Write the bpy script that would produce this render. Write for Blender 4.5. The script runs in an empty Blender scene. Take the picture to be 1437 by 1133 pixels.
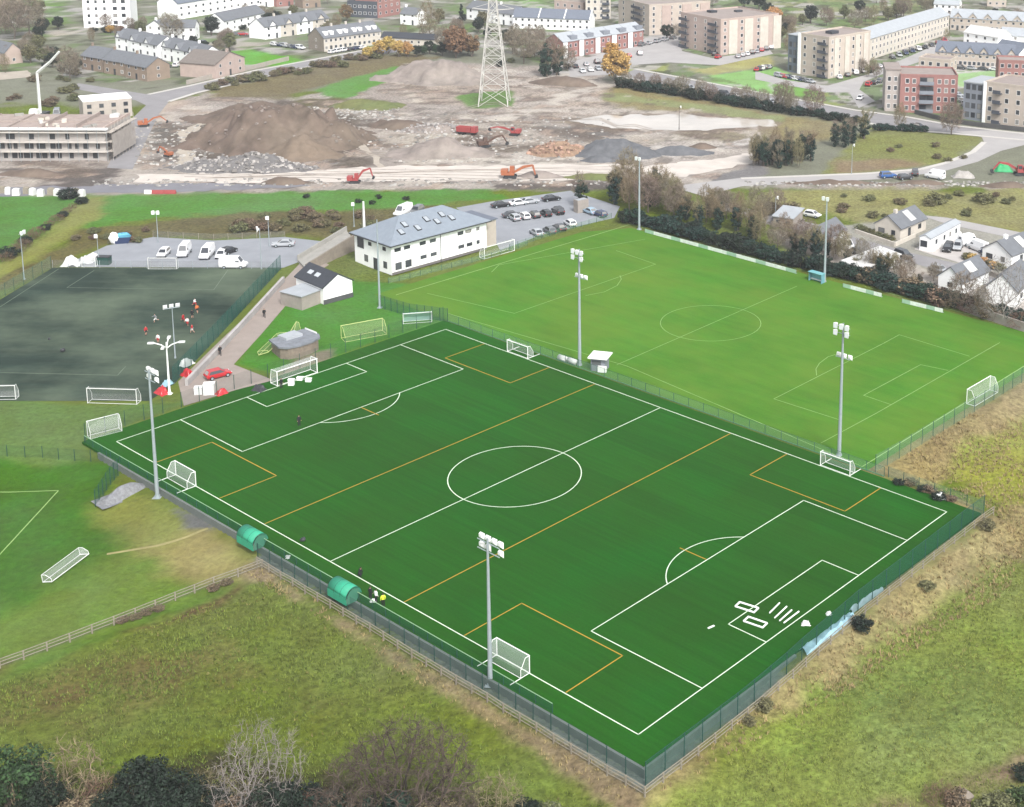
import bpy, bmesh, math, random
import numpy as np
from mathutils import Vector, Matrix
R = math.radians
scene = bpy.context.scene
col = scene.collection

# ------------------------------------------------------------------ camera, sky, sun, exposure
CAM_H = 90.2933
PIT, ROL, FOC, PPX, PPY = 0.19490, 0.02070, 1959.212, 1072.279, 132.428
FW = Vector((0, math.cos(PIT), -math.sin(PIT)))
R0 = Vector((1, 0, 0)); U0 = R0.cross(FW)
RT = R0 * math.cos(ROL) + U0 * math.sin(ROL)
UP = U0 * math.cos(ROL) - R0 * math.sin(ROL)
cam = bpy.data.cameras.new('camera')
cam.sensor_width = 36.0
cam.lens = FOC / 1437 * 36.0
cam.shift_x = (718.5 - PPX) / 1437
cam.shift_y = -(566.5 - PPY) / 1437
cam.clip_start = 1.0
cam.clip_end = 8000
camo = bpy.data.objects.new('camera', cam)
m = Matrix((RT, UP, -FW)).transposed().to_4x4()
m.translation = Vector((0, 0, CAM_H))
camo.matrix_world = m
col.objects.link(camo)
scene.camera = camo

world = bpy.data.worlds.new('World')
scene.world = world
world.use_nodes = True
wn = world.node_tree
bg = wn.nodes['Background']
sky = wn.nodes.new('ShaderNodeTexSky')
sky.sky_type = 'NISHITA'
sky.sun_disc = False
SUN_EL, SUN_AZ = R(46), R(152)
sky.sun_elevation = SUN_EL
sky.sun_rotation = SUN_AZ
sky.air_density = 1.0
sky.dust_density = 4.0
sky.ozone_density = 1.0
hs = wn.nodes.new('ShaderNodeHueSaturation')
hs.inputs['Saturation'].default_value = 0.25      # an overcast sky has hardly any blue
wn.links.new(sky.outputs[0], hs.inputs['Color'])
wn.links.new(hs.outputs[0], bg.inputs['Color'])
bg.inputs['Strength'].default_value = 0.122
sl = bpy.data.lights.new('sun', 'SUN')
sl.energy = 1.5
sl.angle = R(10)
sl.color = (1.0, 0.97, 0.93)
so = bpy.data.objects.new('sun', sl)
sd = Vector((math.sin(SUN_AZ) * math.cos(SUN_EL), math.cos(SUN_AZ) * math.cos(SUN_EL), math.sin(SUN_EL)))
so.rotation_euler = sd.to_track_quat('Z', 'Y').to_euler()
so.location = (0, 100, 200)
col.objects.link(so)
scene.view_settings.view_transform = 'Standard'
scene.view_settings.look = 'None'
scene.view_settings.exposure = 1.08
scene.view_settings.gamma = 1.0
scene.cycles.max_bounces = 5
scene.cycles.transparent_max_bounces = 16
scene.cycles.volume_bounces = 0

# ------------------------------------------------------------------ places: photograph pixel / pitch metres -> world
DEL = math.pi / 2 - 2.2315
CD, SDL = math.cos(DEL), math.sin(DEL)
def UV(u, v):
    x, y = u - 136.9863, v + 121.6144
    return (CD * x - SDL * y, SDL * x + CD * y)
def UVinv(x, y):
    return (CD * x + SDL * y + 136.9863, -SDL * x + CD * y - 121.6144)
def ray(px, py, z):
    d = FW * FOC + RT * (px - PPX) - UP * (py - PPY)
    t = (z - CAM_H) / d.z
    return d.x * t, d.y * t
def PX(x, y, z):                     # world -> photograph pixel (used only to read heights)
    d = Vector((x, y, z - CAM_H)); w = d.dot(FW)
    return PPX + FOC * d.dot(RT) / w, PPY - FOC * d.dot(UP) / w

def hsh(i, j, s):
    n = (i * 374761393 + j * 668265263 + s * 1274126177) & 0xFFFFFFFF
    n = ((n ^ (n >> 13)) * 1274126177) & 0xFFFFFFFF
    return ((n ^ (n >> 16)) & 0xFFFF) / 65535.0
def vnoise(x, y, s=0):
    x = np.asarray(x, float); y = np.asarray(y, float)
    xi = np.floor(x).astype(np.int64); yi = np.floor(y).astype(np.int64)
    fx = x - xi; fy = y - yi
    fx = fx * fx * (3 - 2 * fx); fy = fy * fy * (3 - 2 * fy)
    a = hsh(xi, yi, s); b = hsh(xi + 1, yi, s); c = hsh(xi, yi + 1, s); d = hsh(xi + 1, yi + 1, s)
    return (a * (1 - fx) + b * fx) * (1 - fy) + (c * (1 - fx) + d * fx) * fy
def fbm(x, y, s=0, o=4):
    t = 0; a = 0.5
    x = np.asarray(x, float); y = np.asarray(y, float)
    for k in range(o):
        t = t + a * vnoise(x * 2 ** k, y * 2 ** k, s + k); a *= 0.5
    return t / (1 - 0.5 ** o)
def sstep(a, b, x):
    t = np.clip((x - a) / (b - a), 0, 1); return t * t * (3 - 2 * t)
def drop(x, y):                      # the artificial pitch stands on a bank above the near fields
    u, v = UVinv(x, y)
    eu = 54.9 + (37.3 - 54.9) * sstep(33.6, 36.5, v)
    d1 = u - eu
    d2 = np.where(u > -64, -33.0 - v, -99.0) * 1.0
    d = np.maximum(d1, d2)
    w = np.where(d2 > d1, sstep(-64, -50, u), 1.0)
    f = np.where(d2 > d1, .95, .95 - .7 * sstep(-22, -8, v))
    return -(f * sstep(-0.5, 0.35, d) + (1.8 - f) * sstep(1.5, 7.5, d)) * w

# ------------------------------------------------------------------ mesh collecting
class MB:
    def __init__(s): s.v = []; s.f = []
    def add(s, vs, fs):
        n = len(s.v); s.v.extend([tuple(p) for p in vs]); s.f.extend([tuple(i + n for i in f) for f in fs]); return s
    def box(s, cx, cy, cz, sx, sy, sz, rz=0.0, tx=1.0, ty=1.0):
        c, n = math.cos(rz), math.sin(rz); vs = []
        for dz in (-.5, .5):
            kx, ky = (tx, ty) if dz > 0 else (1, 1)
            for dx, dy in ((-.5, -.5), (.5, -.5), (.5, .5), (-.5, .5)):
                a, b = dx * sx * kx, dy * sy * ky
                vs.append((cx + c * a - n * b, cy + n * a + c * b, cz + dz * sz))
        return s.add(vs, [(3, 2, 1, 0), (4, 5, 6, 7), (0, 1, 5, 4), (1, 2, 6, 5), (2, 3, 7, 6), (3, 0, 4, 7)])
    def b2(s, x0, x1, y0, y1, z0, z1):
        return s.box((x0 + x1) / 2, (y0 + y1) / 2, (z0 + z1) / 2, x1 - x0, y1 - y0, z1 - z0)
    def tube(s, p0, p1, r0, r1=None, n=6, cap=True):
        r1 = r0 if r1 is None else r1
        p0, p1 = Vector(p0), Vector(p1); d = (p1 - p0)
        if d.length < 1e-6: return s
        d.normalize()
        a = d.cross(Vector((0, 0, 1)) if abs(d.z) < .9 else Vector((1, 0, 0))).normalized(); b = d.cross(a)
        vs = []
        for p, r in ((p0, r0), (p1, r1)):
            for k in range(n):
                t = 2 * math.pi * k / n
                vs.append(p + (a * math.cos(t) + b * math.sin(t)) * r)
        fs = [(k, k + n, (k + 1) % n + n, (k + 1) % n) for k in range(n)]
        if cap: fs += [tuple(range(n)), tuple(range(2 * n - 1, n - 1, -1))]
        return s.add(vs, fs)
    def path(s, pts, r, n=6):
        for a, b in zip(pts, pts[1:]): s.tube(a, b, r, r, n)
        return s
    def prism(s, o, z0, z1):
        n = len(o)
        vs = [(x, y, z0) for x, y in o] + [(x, y, z1) for x, y in o]
        return s.add(vs, [tuple(range(n - 1, -1, -1)), tuple(range(n, 2 * n))] + [(k, (k + 1) % n, (k + 1) % n + n, k + n) for k in range(n)])
    def ball(s, c, rx, ry=None, rz=None, nu=8, nv=6, jit=0, rnd=None):
        ry = ry or rx; rz = rz or rx; vs = []; fs = []
        for i in range(nv + 1):
            ph = math.pi * i / nv
            for k in range(nu):
                t = 2 * math.pi * k / nu
                j = 1 + (rnd.uniform(-jit, jit) if jit else 0)
                vs.append((c[0] + rx * j * math.sin(ph) * math.cos(t), c[1] + ry * j * math.sin(ph) * math.sin(t), c[2] + rz * j * math.cos(ph)))
        for i in range(nv):
            for k in range(nu):
                fs.append((i * nu + k, (i + 1) * nu + k, (i + 1) * nu + (k + 1) % nu, i * nu + (k + 1) % nu))
        return s.add(vs, fs)
    def mesh(s, name, smooth=False):
        me = bpy.data.meshes.new(name); me.from_pydata(s.v, [], s.f); me.update()
        if smooth:
            me.polygons.foreach_set('use_smooth', [True] * len(me.polygons))
        return me
    def build(s, name, mt, parent=None, smooth=False, loc=None, rz=None):
        me = s.mesh(name, smooth); me.materials.append(mt)
        return link(name, me, parent, loc, rz)
def link(name, me, parent=None, loc=None, rz=None):
    o = bpy.data.objects.new(name, me); col.objects.link(o)
    if parent: o.parent = parent
    if loc is not None: o.location = loc
    if rz is not None: o.rotation_euler = (0, 0, rz)
    return o
def tag(o, label=None, cat=None, group=None, kind=None):
    if label: o['label'] = label
    if cat: o['category'] = cat
    if group: o['group'] = group
    if kind: o['kind'] = kind
    return o
def thing(name, label, cat, loc=(0, 0, 0), rz=0.0, group=None):
    o = bpy.data.objects.new(name, None); o.empty_display_size = .3
    col.objects.link(o); o.location = loc; o.rotation_euler = (0, 0, rz)
    return tag(o, label, cat, group)
def dup(o, parent=None):
    c = o.copy(); col.objects.link(c)
    if parent: c.parent = parent
    for ch in KIDS.get(o.name, []): dup(ch, c)
    return c
KIDS = {}
def freeze(root):                    # remember a prototype's children and take it out of the scene
    def walk(o):
        ch = [c for c in o.children]
        KIDS[o.name] = ch
        for c in ch: walk(c)
    walk(root)
    def out(o):
        for c in KIDS[o.name]: out(c)
        col.objects.unlink(o)
    out(root); PROTOS.append(root)
    return root
PROTOS = []

# ------------------------------------------------------------------ materials
K = 0.645                             # picture brightness -> albedo
def lin(c):
    c /= 255.0
    return c / 12.92 if c <= .04045 else ((c + .055) / 1.055) ** 2.4
def S(r, g, b, k=K): return (lin(r) * k, lin(g) * k, lin(b) * k)
MATS = {}
def mat(name, c, rough=.85, var=.18, scale=1.5, metal=0.0, spec=.3, bump=0.0, sat=0.0, coord='Object', island=0.0, trans=0.0):
    if name in MATS: return MATS[name]
    mt = bpy.data.materials.new(name); mt.use_nodes = True
    nt = mt.node_tree; N = nt.nodes; L = nt.links
    p = N['Principled BSDF']
    p.inputs['Roughness'].default_value = rough; p.inputs['Metallic'].default_value = metal
    p.inputs['Specular IOR Level'].default_value = spec
    tc = N.new('ShaderNodeTexCoord')
    def hsv(val_socket, amt, colsock):
        h = N.new('ShaderNodeHueSaturation')
        mr = N.new('ShaderNodeMapRange'); mr.inputs['From Min'].default_value = .25; mr.inputs['From Max'].default_value = .75
        mr.inputs['To Min'].default_value = 1 - amt; mr.inputs['To Max'].default_value = 1 + amt
        L.new(val_socket, mr.inputs['Value']); L.new(mr.outputs[0], h.inputs['Value'])
        if colsock is None: h.inputs['Color'].default_value = (*c, 1)
        else: L.new(colsock, h.inputs['Color'])
        return h
    out = None
    if var > 0:
        no = N.new('ShaderNodeTexNoise'); no.inputs['Scale'].default_value = scale; no.inputs['Detail'].default_value = 6; no.inputs['Roughness'].default_value = .65
        L.new(tc.outputs[coord], no.inputs['Vector'])
        h = hsv(no.outputs['Fac'], var, None); out = h.outputs[0]
        if sat:
            no2 = N.new('ShaderNodeTexNoise'); no2.inputs['Scale'].default_value = scale * .37; no2.inputs['Detail'].default_value = 3
            L.new(tc.outputs[coord], no2.inputs['Vector'])
            mr = N.new('ShaderNodeMapRange'); mr.inputs['From Min'].default_value = .3; mr.inputs['From Max'].default_value = .7
            mr.inputs['To Min'].default_value = .5 - sat; mr.inputs['To Max'].default_value = .5 + sat
            L.new(no2.outputs['Fac'], mr.inputs['Value']); L.new(mr.outputs[0], h.inputs['Hue'])
        if bump:
            bp = N.new('ShaderNodeBump'); bp.inputs['Strength'].default_value = bump; bp.inputs['Distance'].default_value = .1
            L.new(no.outputs['Fac'], bp.inputs['Height']); L.new(bp.outputs[0], p.inputs['Normal'])
    if island:
        g = N.new('ShaderNodeNewGeometry')
        h = hsv(g.outputs['Random Per Island'], island, out); out = h.outputs[0]
        oi = N.new('ShaderNodeObjectInfo')
        mr = N.new('ShaderNodeMapRange'); mr.inputs['To Min'].default_value = .47; mr.inputs['To Max'].default_value = .53
        L.new(oi.outputs['Random'], mr.inputs['Value']); L.new(mr.outputs[0], h.inputs['Hue'])
    if out is None: p.inputs['Base Color'].default_value = (*c, 1)
    else: L.new(out, p.inputs['Base Color'])
    if trans:
        # woven mesh / netting finer than the picture can show: partly open
        tr = N.new('ShaderNodeBsdfTransparent'); mx = N.new('ShaderNodeMixShader'); mx.inputs[0].default_value = trans
        L.new(p.outputs[0], mx.inputs[1]); L.new(tr.outputs[0], mx.inputs[2]); L.new(mx.outputs[0], N['Material Output'].inputs[0])
    MATS[name] = mt
    return mt
WHITE = mat('white_paint', (.78, .79, .78), .5, .06, 3)
OFFWHITE = mat('weathered_white', (.62, .63, .62), .6, .12, 2)
GALV = mat('galvanised_steel', (.30, .345, .37), .5, .10, 2, metal=.15)
DKGREEN = mat('dark_green_steel', (.012, .055, .045), .55, .1, 3)
DARK = mat('dark_grey_metal', (.035, .038, .042), .5, .1, 3)
BLACK = mat('black_rubber', (.015, .015, .016), .8, .1, 4)
def glass_mat():                    # panes differ from window to window: blinds, curtains, dark rooms
    mt = bpy.data.materials.new('window_glass'); mt.use_nodes = True; nt = mt.node_tree; p = nt.nodes['Principled BSDF']
    p.inputs['Roughness'].default_value = .12
    oi = nt.nodes.new('ShaderNodeObjectInfo'); cr = nt.nodes.new('ShaderNodeValToRGB'); e = cr.color_ramp.elements
    e[0].position = 0; e[0].color = (.02, .024, .03, 1); e[1].position = 1; e[1].color = (.30, .29, .27, 1)
    for po, c in ((.45, (.045, .05, .06, 1)), (.7, (.09, .1, .11, 1)), (.86, (.16, .16, .16, 1))): q = e.new(po); q.color = c
    nt.links.new(oi.outputs['Random'], cr.inputs[0]); nt.links.new(cr.outputs[0], p.inputs['Base Color']); return mt
GLASS = glass_mat()
LAMPGLASS = mat('lamp_glass', (.75, .78, .8), .15, 0)
WOOD = mat('weathered_timber', S(164, 156, 140), .9, .25, 3)
CONC = mat('concrete', S(178, 176, 170), .9, .15, .8)
ASPH = mat('asphalt', (.17, .17, .18), .9, .14, .35)
MESHGREEN = mat('green_mesh_panel', (.015, .10, .075), .7, 0, trans=.66)
MESHCLEAR = mat('outer_mesh_panel', (.02, .10, .09), .7, 0, trans=.74)
MESHPALE = mat('pale_green_mesh_panel', (.16, .30, .21), .7, 0, trans=.74)
NET = mat('white_net', (.66, .70, .68), .8, 0, trans=.80)
# ------------------------------------------------------------------ ground: one sheet, its colours and its bumps
def P0(pts): return np.array([ray(px, py, 0) for px, py in pts])
def U0v(pts): return np.array([UV(u, v) for u, v in pts])
def poly_sd(X, Y, P):                # signed distance to a polygon, inside negative
    d = np.full(X.shape, 1e9); ins = np.zeros(X.shape, bool); n = len(P)
    for i in range(n):
        ax, ay = P[i]; bx, by = P[(i + 1) % n]
        ex, ey = bx - ax, by - ay
        t = np.clip(((X - ax) * ex + (Y - ay) * ey) / (ex * ex + ey * ey + 1e-9), 0, 1)
        d = np.minimum(d, np.hypot(X - ax - ex * t, Y - ay - ey * t))
        c = ((ay > Y) != (by > Y)) & (X < (bx - ax) * (Y - ay) / (by - ay + 1e-12) + ax)
        ins ^= c
    return np.where(ins, -d, d)
PITCH = U0v([(-55, -33), (55, -33), (55, 32.6), (-55, 32.6)])
GRASSP = U0v([(-76, 33.2), (36.4, 33.2), (36.4, 97.2), (-70, 97.2), (-76, 88)])
DARKP = P0([(-130, 563), (210, 563), (246, 538), (396, 376), (74, 376), (-130, 500)])
LOTL = P0([(86, 375), (150, 345), (215, 333), (300, 338), (400, 333), (486, 343), (436, 362), (398, 376)])
LOTR = P0([(640, 292), (690, 283), (800, 268), (870, 290), (862, 306), (760, 330), (702, 352), (690, 330)])
PATH = P0([(250, 536), (300, 487), (394, 398), (425, 366), (440, 360), (462, 372), (438, 386), (368, 468), (328, 512), (384, 534), (330, 548), (258, 570)])
HAUL = P0([(190, 244), (330, 243), (430, 240), (500, 236), (560, 233), (860, 231), (900, 235), (1000, 224), (1062, 213), (1062, 228), (960, 247), (870, 252), (700, 254), (420, 256), (190, 257)])
SLIP = P0([(-150, 266), (130, 261), (320, 257), (440, 261), (300, 268), (130, 272), (-150, 281)])
CURVE = P0([(940, 262), (1040, 250), (1217, 244), (1292, 238), (1328, 229), (1365, 214), (1381, 200), (1378, 193), (1340, 185), (1395, 183), (1560, 196), (1437, 204), (1405, 212), (1373, 227), (1323, 241), (1250, 251), (1150, 256), (1040, 262), (1000, 272), (1040, 300), (1015, 296), (985, 275)])
AVENUE = P0([(1080, 134), (1200, 156), (1275, 166), (1340, 178), (1437, 189), (1600, 205), (1600, 215), (1437, 198), (1340, 189), (1260, 183), (1200, 170), (1080, 150), (960, 126), (866, 108), (890, 98), (960, 111)])
LANE = P0([(1010, 283), (1080, 300), (1150, 316), (1200, 334), (1290, 358), (1350, 372), (1560, 430), (1560, 455), (1437, 418), (1340, 386), (1190, 345), (1130, 325), (1060, 312)])
BACKLANE = P0([(1290, 302), (1330, 306), (1560, 352), (1560, 366), (1437, 338), (1330, 315)])
YARD = P0([(1283, 350), (1300, 340), (1360, 335), (1395, 352), (1385, 372), (1350, 370)])
TOWNROAD = P0([(560, 66), (510, 72), (360, 100), (265, 122), (208, 134), (190, 130), (110, 118), (100, 110), (140, 105), (205, 124), (262, 110), (310, 95), (360, 112), (275, 132), (237, 143), (222, 162), (186, 238), (150, 236), (186, 165), (212, 146), (275, 132), (470, 86), (560, 74)])
TOWNROAD = P0([(560, 64), (510, 71), (360, 99), (265, 121), (208, 133), (110, 117), (100, 124), (190, 141), (205, 148), (184, 168), (150, 236), (186, 238), (222, 162), (237, 143), (275, 131), (360, 111), (470, 86), (560, 73)])
CARPARK = P0([(795, 88), (880, 68), (905, 54), (950, 48), (957, 72), (1000, 82), (1080, 70), (1085, 76), (1010, 92), (940, 88), (880, 92), (872, 104), (800, 108)])
B4ROAD = P0([(1060, 100), (1100, 112), (1160, 121), (1220, 104), (1330, 56), (1345, 70), (1250, 100), (1212, 115), (1206, 126), (1228, 142), (1205, 152), (1192, 130), (1160, 130), (1060, 112)])
LEFTTRACK = P0([(-100, 108), (40, 99), (44, 108), (-100, 122)])
LOOPTRACK = P0([(325, 160), (285, 176), (268, 190), (276, 238), (252, 240), (250, 186), (290, 166)])
SPUR = P0([(478, 176), (484, 176), (492, 192), (512, 205), (532, 222), (540, 235), (531, 236), (522, 222), (502, 207), (486, 195)])
POOL = P0([(800, 170), (830, 164), (900, 161), (980, 163), (1080, 170), (1085, 178), (1000, 182), (930, 183), (860, 180)])
ZONES = [  # colour, polygon, feather m, edge jitter m, roughness
    (S(138, 140, 122), P0([(-600, -150), (2000, -130), (2000, 268), (1040, 268), (1075, 215), (870, 125), (560, 90), (450, 130), (300, 130), (200, 150), (0, 150), (-600, 160)]), 5, 8, .1),  # town ground, its colour lightened to carry some of the distant haze
    (S(174, 165, 157), P0([(-300, 225), (190, 215), (196, 160), (290, 128), (420, 138), (560, 82), (700, 90), (840, 103), (872, 128), (960, 142), (1080, 162), (1085, 215), (1030, 262), (1437, 258), (1437, 268), (800, 262), (700, 268), (300, 272), (-300, 285)]), 2, 5, .8),
    (S(182, 169, 157), P0([(560, 85), (700, 95), (830, 105), (860, 130), (800, 165), (640, 150), (560, 135), (540, 110)]), 4, 8, .8),
    (S(118, 108, 98), P0([(270, 180), (400, 140), (500, 150), (540, 200), (530, 235), (430, 240), (280, 240)]), 3, 6, .8),
    (S(112, 105, 101), P0([(-300, 233), (190, 236), (430, 256), (850, 255), (860, 265), (440, 268), (300, 262), (-300, 264)]), 1.5, 4, .5),
    (S(190, 181, 170), P0([(560, 190), (640, 165), (830, 190), (860, 215), (820, 232), (560, 232), (540, 210)]), 4, 8, .7),
    (S(128, 118, 88), P0([(280, 128), (360, 112), (470, 86), (560, 74), (620, 80), (560, 96), (450, 122), (400, 138), (300, 134)]), 2, 5, .8),
    (S(152, 142, 104), P0([(860, 118), (960, 135), (1090, 160), (1200, 175), (1150, 205), (1085, 200), (900, 158), (850, 140)]), 3, 6, .6),
    (S(90, 140, 60), P0([(-400, 279), (118, 279), (62, 322), (0, 372), (-400, 480)]), 2, 4, .3),
    (S(94, 144, 62), P0([(122, 275), (420, 270), (690, 266), (720, 278), (600, 290), (480, 296), (330, 300), (215, 312), (108, 324)]), 1.5, 4, .3),
    (S(144, 148, 84), P0([(124, 276), (150, 276), (130, 310), (60, 360), (-40, 420), (-80, 415), (60, 335)]), 1.5, 3, .3),
    (S(112, 106, 70), P0([(108, 322), (330, 301), (500, 296), (600, 288), (660, 286), (520, 322), (486, 340), (400, 334), (300, 338), (215, 332), (150, 344), (86, 375), (60, 380), (-60, 440), (-60, 425), (90, 345)]), 1.2, 3, .9),
    (S(84, 140, 52), P0([(328, 512), (368, 468), (438, 386), (500, 395), (570, 398), (628, 452), (450, 506), (380, 524)]), .8, 1, .15),
    (S(150, 140, 122), P0([(395, 520), (420, 500), (462, 492), (460, 505), (400, 528)]), 1, 1.5, .2),
    (S(104, 132, 66), P0([(-300, 566), (210, 566), (255, 566), (170, 600), (120, 618), (105, 645), (-300, 648)]), 1, 2, .3),
    (S(74, 118, 36), P0([(-400, 640), (110, 641), (162, 648), (128, 700), (205, 715), (365, 795), (190, 862), (0, 935), (-400, 1080)]), 1, 2, .15),
    (S(112, 138, 56), P0([(-100, 895), (60, 815), (200, 745), (330, 770), (362, 797), (190, 862), (0, 935), (-100, 970)]), 4, 4, .2),
    (S(136, 142, 72), P0([(140, 690), (205, 700), (300, 735), (362, 790), (300, 792), (215, 770), (150, 720)]), 2.5, 3, .2),
    (S(158, 148, 96), P0([(218, 758), (285, 738), (355, 785), (300, 788), (240, 782)]), 2.5, 3, .2),
    (S(120, 122, 120), P0([(245, 706), (290, 718), (300, 732), (262, 728)]), .5, .8, .3),
    (S(116, 114, 60), P0([(50, 940), (190, 895), (300, 860), (330, 905), (250, 970), (100, 985), (40, 970)]), 5, 8, 1),
    (S(116, 104, 66), P0([(90, 940), (200, 905), (290, 885), (300, 930), (180, 970), (80, 965)]), 5, 8, 1),
    (S(114, 106, 64), P0([(430, 930), (520, 920), (540, 960), (450, 970)]), 5, 10, 1),
    (S(120, 137, 56), P0([(380, 840), (560, 950), (760, 1090), (700, 1120), (500, 1000), (380, 900)]), 3, 5, .8),
    (S(140, 154, 76), P0([(910, 1125), (1060, 1010), (1240, 880), (1437, 740), (1600, 640), (1600, 1200), (910, 1200)]), 3, 5, .8),
    (S(160, 164, 82), P0([(1310, 640), (1437, 575), (1600, 480), (1600, 620), (1437, 700), (1390, 690)]), 4, 5, .5),
    (S(122, 140, 66), P0([(1180, 940), (1330, 900), (1437, 850), (1437, 960), (1300, 1000), (1150, 1020)]), 6, 8, 1),
    (S(164, 152, 106), U0v([(55.4, -34), (55.4, 32), (56, 40), (60, 42), (64, 36), (62, 20), (60, 0), (58, -20), (57.4, -35)]), 2, 3, 1),
    (S(160, 146, 104), P0([(1210, 662), (1437, 530), (1600, 430), (1600, 470), (1437, 570), (1340, 620), (1330, 670), (1390, 720), (1437, 740), (1437, 780), (1375, 740), (1300, 690)]), 1.5, 2.5, .8),
    (S(152, 136, 106), U0v([(-8, -35.4), (56, -35.2), (57, -36.6), (40, -37), (20, -37), (-8, -36.6)]), .8, 1.5, .8),
    (S(128, 136, 130), U0v([(-9, -33.2), (55.2, -33.2), (55.2, -12), (56.5, -12), (56.5, -34.5), (-9, -34.5)]), .25, .5, .2),
    (S(116, 96, 62), P0([(170, 868), (240, 850), (330, 812), (310, 830), (220, 866)]), 1, 1.5, 1),
    (S(150, 128, 100), P0([(1200, 1120), (1320, 1085), (1437, 1040), (1437, 1058), (1330, 1105), (1230, 1135)]), 2, 3, .8),
    (S(72, 70, 46), P0([(-200, 1070), (120, 1078), (330, 1040), (480, 1060), (640, 1075), (720, 1120), (760, 1300), (-200, 1300)]), 2, 3, .8),
    (S(152, 150, 98), P0([(1060, 268), (1437, 266), (1600, 270), (1600, 345), (1437, 330), (1300, 300), (1220, 315), (1150, 300), (1060, 292)]), 2, 4, .8),
    (S(138, 142, 88), P0([(1150, 246), (1165, 225), (1215, 178), (1340, 185), (1376, 194), (1378, 202), (1330, 228), (1215, 243)]), 1.5, 3, .8),
    (S(150, 132, 104), P0([(1170, 224), (1260, 225), (1290, 232), (1170, 242)]), 2, 3, .5),
    (S(146, 192, 112), P0([(985, 108), (1040, 100), (1090, 93), (1130, 118), (1168, 136), (1085, 134), (1000, 116)]), 1, 1.5, .1),
    (S(176, 172, 118), P0([(965, 98), (1040, 82), (1082, 76), (1090, 93), (1000, 105)]), 2, 3, .1),
    (S(112, 172, 70), P0([(312, 62), (350, 64), (432, 86), (396, 94), (340, 92), (330, 80)]), .8, 1, .1),
    (S(104, 152, 74), P0([(440, 128), (480, 112), (556, 94), (548, 112), (480, 140)]), 1, 3, .4),
    (S(112, 146, 78), P0([(640, 136), (660, 130), (718, 128), (722, 149), (660, 152)]), .8, 1.5, .3),
    (S(172, 204, 150), P0([(1338, 102), (1402, 96), (1402, 121), (1346, 122)]), .8, 1, .1),  # far lawn, its green whitened to carry the haze
    (S(112, 152, 62), P0([(38, -20), (92, -20), (92, 36), (50, 30)]), 2, 3, .3),
    (S(120, 168, 76), P0([(690, -30), (790, -30), (775, 14), (700, 10)]), 2, 3, .1),
    (S(152, 162, 98), P0([(876, 93), (936, 90), (932, 104), (880, 104)]), 1, 1, .1),
    (S(146, 150, 108), P0([(1078, -40), (1360, -40), (1290, 22), (1215, 45), (1100, 50), (1074, 20)]), 3, 5, .4),
    (S(112, 120, 84), P0([(-300, -30), (40, -20), (60, 30), (100, 40), (60, 60), (-300, 70)]), 3, 5, .4),
    (S(172, 170, 160), P0([(1180, 318), (1230, 312), (1290, 300), (1437, 335), (1560, 360), (1560, 460), (1437, 424), (1340, 400), (1200, 345)]), 1, 3, .1),
    (S(206, 198, 190), P0([(1340, 395), (1437, 420), (1560, 450), (1560, 490), (1437, 452), (1370, 440), (1330, 415)]), 1, 1, 0),
    (S(190, 182, 172), P0([(1090, 325), (1150, 330), (1260, 365), (1350, 395), (1320, 415), (1250, 395), (1150, 365), (1090, 345)]), 1.5, 2, 0),
    (S(150, 137, 122), P0([(780, 172), (828, 160), (900, 157), (985, 158), (1095, 167), (1098, 181), (1000, 186), (930, 188), (850, 184)]), 1.5, 4, .2),
    (S(206, 197, 186), P0([(740, 150), (800, 122), (850, 112), (862, 118), (815, 135), (770, 160), (700, 172), (560, 165), (560, 160), (690, 164)]), 1.5, 4, .3),
    (S(200, 190, 178), P0([(556, 112), (566, 110), (572, 124), (592, 142), (585, 146), (564, 130)]), .8, 1.5, .4),
    (S(204, 196, 186), P0([(600, 222), (700, 208), (800, 218), (860, 206), (865, 222), (780, 232), (600, 232)]), 2, 5, .4),
    (S(196, 188, 176), P0([(530, 186), (560, 184), (580, 190), (560, 196), (535, 194)]), 1.5, 3, .4),
    (S(132, 122, 112), P0([(640, 195), (700, 190), (760, 205), (700, 222), (650, 215)]), 2, 5, .8),
    (S(130, 126, 122), P0([(760, 180), (830, 178), (900, 195), (880, 205), (800, 195)]), 2, 4, .6),
    (S(150, 140, 118), P0([(880, 190), (1000, 186), (1085, 182), (1085, 196), (980, 200), (880, 200)]), 1.5, 3, .5),
    (S(206, 200, 194), P0([(905, 205), (1000, 205), (1062, 194), (1062, 202), (1000, 214), (900, 228), (880, 224)]), 1, 3, .3),
    (S(138, 136, 136), P0([(980, 250), (1060, 232), (1075, 244), (1010, 262), (985, 270)]), 1, 3, .3),
    (S(190, 176, 164), P0([(200, 150), (250, 140), (300, 150), (250, 172), (215, 200), (200, 230), (188, 235), (205, 180)]), 1.5, 4, .4),
    (S(120, 116, 110), P0([(215, 180), (248, 176), (248, 230), (215, 232)]), 1.5, 4, .6),
    (S(112, 108, 72), P0([(420, 140), (470, 138), (540, 142), (560, 150), (500, 158), (430, 150)]), 1.5, 4, .8),
    (S(150, 156, 112), P0([(850, 130), (960, 143), (1100, 165), (1100, 172), (960, 152), (840, 138)]), 1, 3, .4),
    (S(196, 194, 190), P0([(1080, 128), (1200, 150), (1240, 140), (1200, 122), (1120, 118), (1075, 112)]), 1.5, 3, .1),
    (S(132, 176, 96), P0([(1085, 118), (1130, 119), (1168, 134), (1165, 140), (1085, 134)]), 1, 2, .1),
    (S(150, 160, 104), P0([(1125, 142), (1160, 128), (1190, 135), (1196, 148), (1150, 150)]), .8, 2, .1),
    (S(212, 208, 204), P0([(1240, 96), (1335, 62), (1560, 62), (1560, 120), (1345, 124), (1335, 100), (1290, 108)]), 2, 4, .1),
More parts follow.
